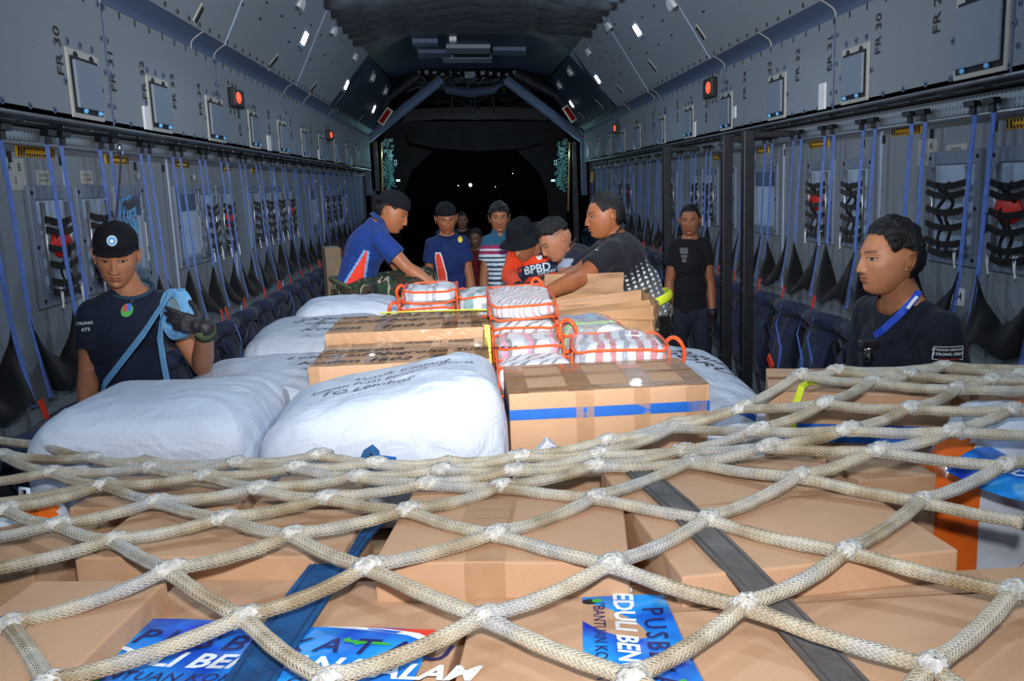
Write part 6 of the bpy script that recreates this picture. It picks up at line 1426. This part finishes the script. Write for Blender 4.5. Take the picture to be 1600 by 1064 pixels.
putc(MB().strip([A(1436, 455, Y-.09), A(1428, 468, Y-.115), A(1405, 492, Y-.13), A(1380, 515, Y-.10), A(1366, 525, Y-.06)], .022, (-.5, -.8, .35), .003).build('lanyard', M_lany, r2), r2)
putc(MB().strip([A(1418, 482, Y-.14), A(1424, 474, Y-.13), A(1433, 463, Y-.12)], .010, (-.4, -.8, .4), .002).build('lanyard_trim', M_white, r2), r2)
o_ = A(1357, 546, Y-.13)
mb = MB(); mb.obox(o_+Vector((0, 0, .018)), (.03, 0, 0), (0, .015, 0), (0, 0, .012)); putc(mb.build('clip_mount', M_black, r2, bevel=.004), r2)
mb = MB(); mb.cap(o_+Vector((0, 0, -.005)), .013, o_-Vector((0, 0, .035)), .015); putc(mb.build('body_microphone', M_black, r2, smooth=True), r2)
putc(MB().sph(o_+Vector((0, 0, .002)), .014).build('microphone_ring', M_chrome, r2, smooth=True), r2)
pc = A(1482, 551, Y-.2); rt_ = Vector((1, 0, .02)); nr_ = Vector((0, -1, .0))
emblem(r2, 'sleeve_patch_text', M_wtxt, [textpoly('STRONG AIRCRAFT', .0098, 0, .010, bold=.012), textpoly('STRONG CREW', .0118, 0, -.004, bold=.012)], pc, rt_, (0, 0, 1), nr_)
emblem(r2, 'sleeve_patch_red', M_wave, [textpoly('SKADRON UDARA 31', .0058, 0, -.020, bold=.01)], pc, rt_, (0, 0, 1), nr_)
emblem(r2, 'sleeve_patch_frame', M_wtxt, [rectpoly(-.041, .019, .041, .0208, 8), rectpoly(-.041, -.020, -.0392, .020, 6), rectpoly(.0392, -.020, .041, .020, 6), rectpoly(-.041, -.022, -.029, -.0202, 3), rectpoly(.029, -.022, .041, -.0202, 3)], pc, rt_, (0, 0, 1), nr_)

# 3 ---- seated man in blue shirt, camouflage trousers
Y = 5.35; hd = A(612, 331, Y)
BL = SK(26, 58, 130)
def sh3(v, fr):
    x = (v-fr['pel']); z = x.dot(fr['upv'])/((fr['chest']-fr['pel']).length); lat = x.dot(Vector((1, 0, 0)))
    c = (v.x-fr['pel'].x)-.01-.10*z
    if -.1 < z < 1.05 and v.y < fr['pel'].y+.03:
        if abs(c) < .042*(1.15-z): return SK(236, 66, 46)
        if abs(c) < .042*(1.15-z)+.012: return SK(120, 170, 225)
    return BL
g = dict(skin=SK(172, 108, 72), head=hd, face_dir=(.9, -.18, -.42), hup=(.34, 0, .94), neck=A(589, 353, Y), chest=A(572, 390, Y+.02), pelvis=A(552, 448, Y+.02), fwd=(1, -.12, -.25), shR=A(596, 376, Y-.17), shL=A(590, 372, Y+.20), elR=A(636, 418, Y-.20), wrR=A(680, 447, Y-.22), elL=A(624, 420, Y+.2), wrL=A(648, 452, Y+.05),
         handR=dict(dir=(.9, -.05, -.25), palm=(0, 0, -1), thumb=(0, .9, 0), curl=.4), handL=dict(dir=(.6, -.5, -.5), palm=(0, 0, -1), thumb=(0, -.9, 0)), vox=.007, seed=11, hair='short', eyes=.8, shirt=sh3, pants=M_camo, sleeve=.6, collar=('polo', C3(24, 50, 110)), build=1.0, hem=.0)
pz = g['pelvis']; g['hipR'] = pz+Vector((.02, -.10, -.03)); g['hipL'] = pz+Vector((.02, .10, -.03)); g['knR'] = pz+Vector((.40, -.22, .02)); g['anR'] = pz+Vector((.12, -.08, -.06)); g['knL'] = pz+Vector((.44, .12, .03)); g['anL'] = pz+Vector((.30, -.12, -.05))
g['foot'] = Vector((pz.x, pz.y, pz.z-.12)); g['toe'] = (-.3, -1, 0)
r3, T3, fr = person('man sitting cross-legged on the sacks in blue shirt and camouflage trousers', g); cap_(r3, T3, 'back')
putc(MB().tube([pz-fr['upv']*.0+(fr['f']*(math.cos(a)*.12-.02)+fr['rt']*math.sin(a)*.165) for a in np.linspace(0, 6.283, 33)[:-1]], .02, 8, closed=True, flat=.5, up=(0, 0, 1)).build('web_belt', M_belt, r3, smooth=True), r3)

# 4 ---- man in navy T-shirt behind
def standing(lab, px, pyh, Y, skin, shirt, pants, face, fwd, height_px_feet=None, lean=(0, 0), hair='short', seed=1, armoff=0, sleeve=.55, collar=None, handsp=None, elb=None, glove=None, build=1.0, eyes=.3, vox=.009, shw=.185, **kw):
    hd = A(px, pyh, Y); f = Vector(fwd).normalized(); r_ = Vector((f.y, -f.x, 0)).normalized()
    nk = hd+Vector((0, 0, -.145))-f*.02; ch = nk+Vector((lean[0]*.3, lean[1]*.3, -.19)); pe = ch+Vector((lean[0], lean[1], -.36))
    g = dict(skin=skin, head=hd, face_dir=face, hup=kw.pop('hup', (0, 0, 1)), neck=nk, chest=ch, pelvis=pe, fwd=fwd, shR=nk+r_*shw*build+Vector((0, 0, -.055)), shL=nk-r_*shw*build+Vector((0, 0, -.055)), vox=vox, seed=seed, hair=hair, shirt=shirt, pants=pants, sleeve=sleeve, collar=collar, build=build, eyes=eyes)
    for sd, s_ in (('R', 1), ('L', -1)):
        g['el'+sd] = g['sh'+sd]+r_*s_*.05+Vector((0, 0, -.29))-f*.01; g['wr'+sd] = g['el'+sd]+r_*s_*.01+f*.06+Vector((0, 0, -.25)); g['hand'+sd] = dict(dir=(f.x*.1, f.y*.1, -1), palm=r_*-s_, thumb=f, curl=.35, glove=glove)
    g.update(kw); stand(g, g['pelvis'].x, g['pelvis'].y, (f.x, f.y, 0)); g['foot'] = Vector((g['pelvis'].x, g['pelvis'].y, 0))
    if 'kneeR' in kw: pass
    return person(lab, g)
Y = 7.0
NV_ = SK(24, 44, 96)
r4, T4, fr = standing('man in navy T-shirt and cap looking down, standing beyond the cargo', 697, 341, Y, SK(166, 104, 70), solid(NV_), M_blackp, (.15, -1, -.25), (.05, -1, 0), lean=(.02, .05), seed=15, sleeve=.5, eyes=.7, shw=.135, build=.86, collar=('crew', C3(20, 38, 84)), hup=(0, -.2, 1))
cap_(r4, T4, 'back')
emblem(r4, 'chest_badge', M_logo, [discpoly(.0, 0, .018, .024)], A(719, 375, Y-.1), (1, 0, 0), (0, 0, 1), (0, -1, 0))
def rowpoly(rows, n=5):
    v = [(x0+(x1-x0)*i/n, y) for y, x0, x1 in rows for i in range(n+1)]
    return v, [(j*(n+1)+i, j*(n+1)+i+1, (j+1)*(n+1)+i+1, (j+1)*(n+1)+i) for j in range(len(rows)-1) for i in range(n)]
RW = [(.115, -.028, -.002), (.08, -.034, .012), (.04, -.03, .02), (0, -.026, .028), (-.04, -.024, .038), (-.08, -.02, .04), (-.13, -.012, .036)]
emblem(r4, 'side_panel_trim', M_white, [rowpoly([(y+(.01 if i == 0 else 0), a-.006, b+.010) for i, (y, a, b) in enumerate(RW)])], A(688, 420, Y-.1), (1, 0, 0), (0, 0, 1), (0, -1, 0))
emblem(r4, 'side_panel', mat('panel_orange_red', C3(236, 70, 48), .7), [rowpoly(RW)], A(688, 420, Y-.1), (1, 0, 0), (0, 0, 1), (0, -1, 0), off=.009)
# 5 ---- striped polo
def sh5(v, fr):
    z = (v.z-fr['neck'].z)
    if z > -.07: return SK(40, 92, 120)
    p_ = (-z-.07)
    if p_ < .075: return SK(150, 50, 95) if (p_ % .045) < .03 else SK(215, 225, 235)
    return SK(205, 222, 235) if (p_ % .037) < .021 else SK(34, 50, 78)
r5, T5, fr = standing('man in striped polo shirt facing the camera behind the cargo', 780, 340, 7.2, SK(170, 110, 78), sh5, M_blackp, (.0, -1, -.04), (0.05, -1, 0), seed=17, hair='fringe', collar=('polo', C3(40, 92, 122)), sleeve=.5, vox=.007, shw=.12, build=.78)
# 6 ---- man in orange with bucket hat, bent forward
Y = 5.7; hd = A(818, 377, Y)
g = dict(skin=SK(168, 108, 76), head=hd, face_dir=(-.62, -.72, -.5), hup=(-.3, -.3, .9), neck=A(845, 392, Y+.12), chest=A(846, 425, Y+.16), pelvis=A(868, 500, Y+.3), fwd=(-.25, -1, -.1), shR=A(806, 402, Y+.1), shL=A(888, 405, Y+.16), elR=A(797, 432, Y-.02), wrR=A(812, 452, Y-.30), elL=A(884, 445, Y-.1), wrL=A(838, 452, Y-.45),
         handR=dict(dir=(.5, -.8, -.1), palm=(0, 0, -1), thumb=(.6, .2, 0), curl=.5, glove='black'), handL=dict(dir=(-.7, -.6, -.1), palm=(0, 0, -1), thumb=(-.6, .5, 0), curl=.5, glove='black'), vox=.007, seed=21, hair='short', eyes=.8, shirt=solid(C3(236, 72, 32)), pants=M_blackp, sleeve=1.8, collar=('crew', C3(30, 36, 70)), build=1.05)
stand(g, g['pelvis'].x+.02, Y+.42, (-.2, -1, 0))
r6, T6, fr = person('man in bright orange long-sleeved shirt and black bucket hat, bending over the bags', g); cap_(r6, T6, 'bucket')
M_navylogo = mat('logo_navy', C3(24, 34, 66), .7); M_ptxt = mat('logo_pale', C3(200, 225, 235), .6)
lc = A(841, 424, Y-.1)
emblem(r6, 'chest_logo_panel', M_navylogo, [rectpoly(-.13, -.04, .13, .04, 10)], lc, (1, 0, .16), (-.16, 0, 1), (-.1, -1, 0))
emblem(r6, off=.009, name='chest_lettering', m=M_ptxt, polys=[textpoly('BPBD', .075, -.01, .006, bold=.02), textpoly('KAB ENDE', .026, .05, -.027, bold=.01)], c=lc+Vector((0, -.02, 0)), rt=(1, 0, .16), up=(-.16, 0, 1), nrm=(-.1, -1, 0))
emblem(r6, 'chest_crest', M_ptxt, [discpoly(0, 0, .02, .024)], A(842, 403, Y-.1), (1, 0, 0), (0, 0, 1), (-.1, -1, 0))
# 7 ---- man with undercut in black and grey shirt
Y = 5.15; hd = A(868, 374, Y)
def sh7(v, fr):
    n_ = noise.noise((v.x*5+v.z*9, v.y*4, v.z*3-v.x*8)); 
    if v.z < fr['neck'].z-.02 and n_ > .08: return SK(150, 160, 180)
    return SK(28, 32, 48)
g = dict(skin=SK(186, 126, 96), head=hd, face_dir=(-.82, -.25, -.52), hup=(-.42, -.1, .86), neck=A(892, 394, Y+.06), chest=A(912, 420, Y+.1), pelvis=A(945, 480, Y+.2), fwd=(-.8, -.35, -.5), shR=A(905, 398, Y+.26), shL=A(900, 405, Y-.07), elR=A(880, 440, Y+.2), wrR=A(845, 446, Y+.0), elL=A(876, 437, Y-.15), wrL=A(848, 441, Y-.2),
         handR=dict(dir=(-.9, -.2, -.2), palm=(0, 0, -1), thumb=(0, -1, 0), curl=.4, glove='black'), handL=dict(dir=(-.95, -.1, -.15), palm=(0, 0, -1), thumb=(0, .9, 0), curl=.4, glove='black'), vox=.007, seed=25, hair='fade', eyes=.8, shirt=sh7, pants=M_blackp, sleeve=.7, build=1.0, collar=('crew', C3(24, 26, 34)))
stand(g, g['pelvis'].x+.05, Y+.3, (-.8, -.5, 0))
r7, T7, fr = person('man with undercut hair in black and grey patterned T-shirt, leaning left over the bags', g)
M_watch = mat('watch_dark', C3(38, 60, 70), .4)
wv = Vector(g['wrL']).lerp(Vector(g['elL']), .15); dv = (Vector(g['wrL'])-Vector(g['elL'])).normalized(); putc(MB().tube([wv-dv*.012, wv+dv*.012], .034, 16).build('wristwatch', M_watch, r7, smooth=True), r7)
# 8 ---- big man in dark polo with white dot pattern, leaning to the open box
Y = 4.62; hd = A(946, 336, Y)
def sh8(v, fr):
    z = (v-fr['pel']).dot(fr['upv'])/((fr['chest']-fr['pel']).length); base = SK(30, 30, 40).lerp(SK(96, 102, 106), sm(1.0, .25, z) if False else 1-sm(.25, 1.0, z))
    if z < 1.05:
        a = (v.x*math.cos(.35)+v.z*math.sin(.35))/.034; b = (v.z*math.cos(.35)-v.x*math.sin(.35))/.026
        if abs((a % 1)-.5) < .2 and abs((b % 1)-.5) < .26 and ((v.x-fr['pel'].x) < .28): return SK(214, 220, 222) if z < .95 else SK(120, 122, 128)
    return base
g = dict(skin=SK(160, 98, 62), head=hd, face_dir=(-1, -.10, -.08), hup=(-.06, 0, 1), neck=A(962, 372, Y+.03), chest=A(975, 412, Y+.05), pelvis=A(1010, 478, Y+.1), fwd=(-1, -.25, -.25), shR=A(955, 385, Y+.24), shL=A(955, 396, Y-.15), elR=A(905, 425, Y+.15), wrR=A(852, 445, Y-.1), elL=A(905, 436, Y-.28), wrL=A(848, 460, Y-.42),
         handL=dict(dir=(-.95, -.1, -.15), palm=(0, 0, -1), thumb=(0, .9, 0), curl=.45), handR=dict(dir=(-.95, -.1, -.2), palm=(0, 0, -1), thumb=(0, -.9, 0), curl=.45), vox=.006, seed=29, hair='short', shirt=sh8, pants=M_camo, sleeve=.62, collar=('polo', C3(24, 26, 34)), build=1.08, armw=1.15, hem=.04, eyes=.3)
stand(g, g['pelvis'].x+.06, Y+.12, (-1, -.2, 0))
for sd in 'RL': g['hip'+sd].z -= .02
r8, T8, fr = person('heavyset man in dark dotted polo shirt reaching into the open carton, in profile', g)
M_hivis = mat('hivis_yellow', C3(225, 245, 50), .5)
pv = g['pelvis']; up8 = fr['upv']; 
putc(MB().tube([pv+up8*.03+fr['rt']*.185*math.cos(a)+fr['f']*.15*math.sin(a) for a in np.linspace(0, 6.283, 33)[:-1]], .024, 8, closed=True, flat=.4, up=fr['f']).build('hivis_belt', M_hivis, r8, smooth=True), r8)
mb = MB(); text(mb, 'SHOPI', pv+up8*.03-fr['rt']*.215+fr['f']*.0+Vector((-.01, 0, 0)), (1, 0, .25), (-.25, 0, 1), .035, bold=.01); putc(mb.build('belt_lettering', M_pen, r8), r8)
emblem(r8, 'chest_logo', M_wtxt, [([(-.012, -.004), (.0, .008), (.004, -.004)], [(0, 1, 2)])], A(934, 389, Y-.2), (1, 0, 0), (0, 0, 1), (-.3, -1, 0))
mb = MB(); o_ = pv+Vector((.06, -.17, -.12)); mb.obox(o_, (.03, 0, 0), (0, .025, 0), (0, 0, .09)); putc(mb.build('thigh_pouch', M_blackc, r8, bevel=.01), r8)
# 9 ---- man in dark T-shirt, right aisle
Y = 6.8
r9, T9, fr = standing('man in black T-shirt and gloves standing in the right aisle, looking left', 1078, 344, Y, SK(158, 100, 70), solid(C3(20, 20, 26)), M_navyp, (-.35, -1, -.05), (-.12, -1, 0), seed=33, hair='short', glove='black', sleeve=.52, vox=.007, shw=.13, build=.84)
emblem(r9, 'chest_print', M_grayink, [rectpoly(-.03, -.01, .03, .035, 3), rectpoly(-.022, -.04, .022, -.018, 3), rectpoly(-.016, -.075, .016, -.046, 3)], A(1071, 396, Y-.15), (1, 0, 0), (0, 0, 1), (-.12, -1, 0))
# 10, 11 ---- figures in the dark
r10, T10, _f = standing('dim man in dark jacket far back in the ramp opening', 722, 345, 12.3, SK(120, 84, 66), solid(C3(14, 14, 18)), M_camo, (.1, -1, 0), (0, -1, 0), seed=37, hair='short', vox=.012)
r11, T11, _f = standing('dim person in dark red shirt far back, left of the striped man', 744, 372, 10.6, SK(110, 76, 60), solid(C3(90, 16, 20)), M_blackp, (-.4, -1, -.2), (-.3, -1, 0), seed=39, hair='short', vox=.012)
# ================= CARGO NET =================
ND = {k: v for k, v in [l.split('=') for l in '''c0=-70,690
c=5,711
b=145,716
b1=225,721
f=372,723
k=500,711
aL=-60,676
a=70,696
e0=-90,757
e=82,738
d=235,731
h0=-120,800
c2=10,796
h=163,758
g=320,744
i=462,731
m=588,724
k2=700,722
o0=-100,852
o=90,820
p=245,784
q=405,763
n=558,745
l=690,734
l1=812,713
l2=950,688
l3=1052,660
s0=-110,905
s=178,845
t=350,810
u=512,778
v=668,755
w=803,735
r=935,709
r1=1056,668
r2=1160,637
r3=1250,586
r4=1308,579
r5=1475,573
r6=1700,572
z0=-150,1010
ae=15,977
z=265,891
aa=457,836
ab=638,797
ac=783,760
y=930,728
ad=1065,704
x2=1182,672
x3=1290,630
x4=1363,597
x5=1422,585
x6=1475,573
g0=-30,1130
g1=75,1070
af=383,965
ag=575,886
ah=776,834
ai=932,777
aj=1079,722
ak=1200,697
x7=1325,671
x8=1422,638
x9=1497,607
x10=1550,594
x11=1597,585
x12=1720,576
al0=420,1120
al1=515,1063
al=757,964
am=955,881
an=1106,811
ao=1250,744
ap=1371,704
aq=1490,673
ar=1582,641
as=1660,618
at0=920,1110
at1=990,1058
at=1164,946
au=1325,861
av=1440,783
aw=1570,727
ax=1680,690
ay0=1380,1120
ay1=1457,1040
ay=1584,925
az=1710,850
ba=1860,900
bb=1600,815
bc=1740,800
b5=1680,680
b6=1700,640
b7=1660,605
b8=1690,590
bd=1640,1120
be=170,1160
bf=640,1150
bg=1120,1130
bh=1560,1100'''.split('\n')]}
for k in ND: ND[k] = tuple(float(x) for x in ND[k].split(','))
def net_z(px, py):
    z = 1.184+.10*sm(1050, 1260, px)*(1-sm(640, 790, py))
    if py > 880: z -= .03*sm(880, 980, py)
    if px < 420 and py < 860: z -= .02*sm(420, 200, px)
    return z
NP = {k: P(x, y, Z=net_z(x, y)) for k, (x, y) in ND.items()}
q = NT('braided_rope'); uvn = q.n('ShaderNodeUVMap'); sp = q.n('ShaderNodeSeparateXYZ'); q.l(uvn.outputs[0], sp.inputs[0])
def mth(op, a, b=None):
    nd = q.n('ShaderNodeMath', operation=op)
    for i, x in enumerate((a, b)):
        if x is None: continue
        if isinstance(x, (int, float)): nd.inputs[i].default_value = x
        else: q.l(x, nd.inputs[i])
    return nd.outputs[0]
U = mth('MULTIPLY', sp.outputs[0], 105); V = mth('MULTIPLY', sp.outputs[1], 10)
s1 = mth('SINE', mth('MULTIPLY', mth('ADD', U, V), 6.2832)); 
fu = mth('FRACT', V); chev = mth('ABSOLUTE', mth('SUBTRACT', fu, .5))
ph = mth('FRACT', mth('ADD', U, mth('MULTIPLY', chev, 1.6)))
tri = mth('SUBTRACT', 1, mth('MULTIPLY', mth('ABSOLUTE', mth('SUBTRACT', ph, .5)), 2))
nz = q.n('ShaderNodeTexNoise'); nz.inputs['Scale'].default_value = 7; nz.inputs['Detail'].default_value = 7
tc = q.n('ShaderNodeTexCoord'); q.l(tc.outputs['Object'], nz.inputs['Vector'])
cr = q.n('ShaderNodeValToRGB'); el = cr.color_ramp.elements; el[0].position = .34; el[0].color = (*C3(188, 160, 116), 1); el[1].position = .66; el[1].color = (*C3(220, 217, 212), 1); e2 = el.new(.5); e2.color = (*C3(236, 222, 192), 1)
q.l(nz.outputs[0], cr.inputs[0])
n5 = q.n('ShaderNodeTexNoise'); n5.inputs['Scale'].default_value = 30; q.l(tc.outputs['Object'], n5.inputs['Vector'])
mx = q.n('ShaderNodeMix', data_type='RGBA', blend_type='MULTIPLY'); mx.inputs[0].default_value = 1; q.l(cr.outputs[0], mx.inputs[6])
mr = q.n('ShaderNodeMapRange'); q.l(tri, mr.inputs[0]); mr.inputs[1].default_value = 0; mr.inputs[2].default_value = .5; mr.inputs[3].default_value = .55; mr.inputs[4].default_value = 1
mr2 = q.n('ShaderNodeMapRange'); q.l(n5.outputs[0], mr2.inputs[0]); mr2.inputs[1].default_value = .3; mr2.inputs[2].default_value = .65; mr2.inputs[3].default_value = .7; mr2.inputs[4].default_value = 1
mm = mth('MULTIPLY', mr.outputs[0], mr2.outputs[0]); cb = q.n('ShaderNodeCombineColor')
for i in range(3): q.l(mm, cb.inputs[i])
q.l(cb.outputs[0], mx.inputs[7]); q.l(mx.outputs[2], q.b.inputs['Base Color'])
bp = q.n('ShaderNodeBump'); bp.inputs['Strength'].default_value = 1; bp.inputs['Distance'].default_value = .003; q.l(tri, bp.inputs['Height']); q.l(bp.outputs[0], q.b.inputs['Normal'])
q.b.inputs['Roughness'].default_value = .7; q.b.inputs['Sheen Weight'].default_value = .3; M_rope = q.m
net = empty('cargo_net', NP['ah'], 'big diamond-mesh net of braided cream rope over the foreground cartons', 'net')
SA = ['aL a', 'c0 c b b1 f', 'a b', 'e0 e d f k', 'h0 h g i m', 'c2 h', 'o0 o p q n l l1 l2 l3 r2', 's0 s t u v w r r1 r2 r3 r4 r5 r6', 'm k2 l1', 'z0 ae z aa ab ac y ad x2 x3 x4 x5 x6', 'g1 af ag ah ai aj ak x7 x8 x9 x10 x11 x12', 'al1 al am an ao ap aq ar as', 'at1 at au av aw ax', 'ay1 ay az', 'g0 g1', 'al0 al1', 'at0 at1', 'ay0 ay1']
SB = ['c e h p t aa ag al at1 bg', 'b d g q u ab ah am at ay1 bh', 'f i n v ac ai an au ay ba', 'k m l w y aj ao av bb', 'l1 r ad ak ap aw', 'l2 r1 x2 x7 aq b5', 'r2 x3 x8 ar b6', 'r3 x4 x9 b7', 'r4 x5 x10 b8', 'r5 x11', 'c2 o s z af al1 bf', 'ae g1 be', 'e0 c2']
def strand(keys, lift):
    K = [NP[k] for k in keys.split()]; pts = []; rr = []
    rn = random.Random(keys)
    for i in range(len(K)-1):
        a, b = K[i], K[i+1]; N = 10
        side = (b-a).cross(Vector((0, 0, 1))).normalized(); bow = rn.uniform(-.004, .006)
        for j in range(N+(1 if i == len(K)-2 else 0)):
            u = j/N; p_ = a.lerp(b, u)+Vector((0, 0, -.006*math.sin(math.pi*u)+lift*(abs(2*u-1)**4)))+side*bow*math.sin(math.pi*u)
            pts.append(p_); rr.append(.0142+.002*math.exp(-((min(u, 1-u))/.06)**2)+.0006*math.sin(u*20))
    MB().tube(pts, rr, 14, flat=.8).build('net_rope', M_rope, net, smooth=True)
for s_ in SA: strand(s_, .004)
for s_ in SB: strand(s_, -.003)
cnt = {}
for s_ in SA+SB:
    for k in s_.split(): cnt[k] = cnt.get(k, 0)+1
M_knot = mat('knot_wrap', C3(215, 212, 204), .8, noise_s=60, noise_a=.3, bump=.8, bump_s=120)
for k, v_ in cnt.items():
    if v_ < 2: continue
    x, y = ND[k]
    if not (-10 < x < 1610 and y < 1075): continue
    c = NP[k]; ar_ = None
    for s_ in SA:
        L = s_.split()
        if k in L and len(L) > 1:
            i = L.index(k); ar_ = (NP[L[min(i+1, len(L)-1)]]-NP[L[max(i-1, 0)]]).normalized()
    if ar_ is None: ar_ = Vector((1, .4, 0)).normalized()
    sd = ar_.cross(Vector((0, 0, 1))).normalized(); mb = MB()
    def kf(u, v):
        th, ph = math.pi*v, 2*math.pi*u
        p_ = ar_*.030*math.cos(th)+sd*.0195*math.sin(th)*math.cos(ph)+Vector((0, 0, 1))*.0150*math.sin(th)*math.sin(ph)
        return c+Vector((0, 0, .002))+p_*(1+.12*math.sin(6*ph+th*9+x))
    vs, fs, uv = grid(kf, 20, 14, True); mb.add(vs, fs); mb.build('knot', M_knot, net, smooth=True)
rootat(net, NP['ah'])
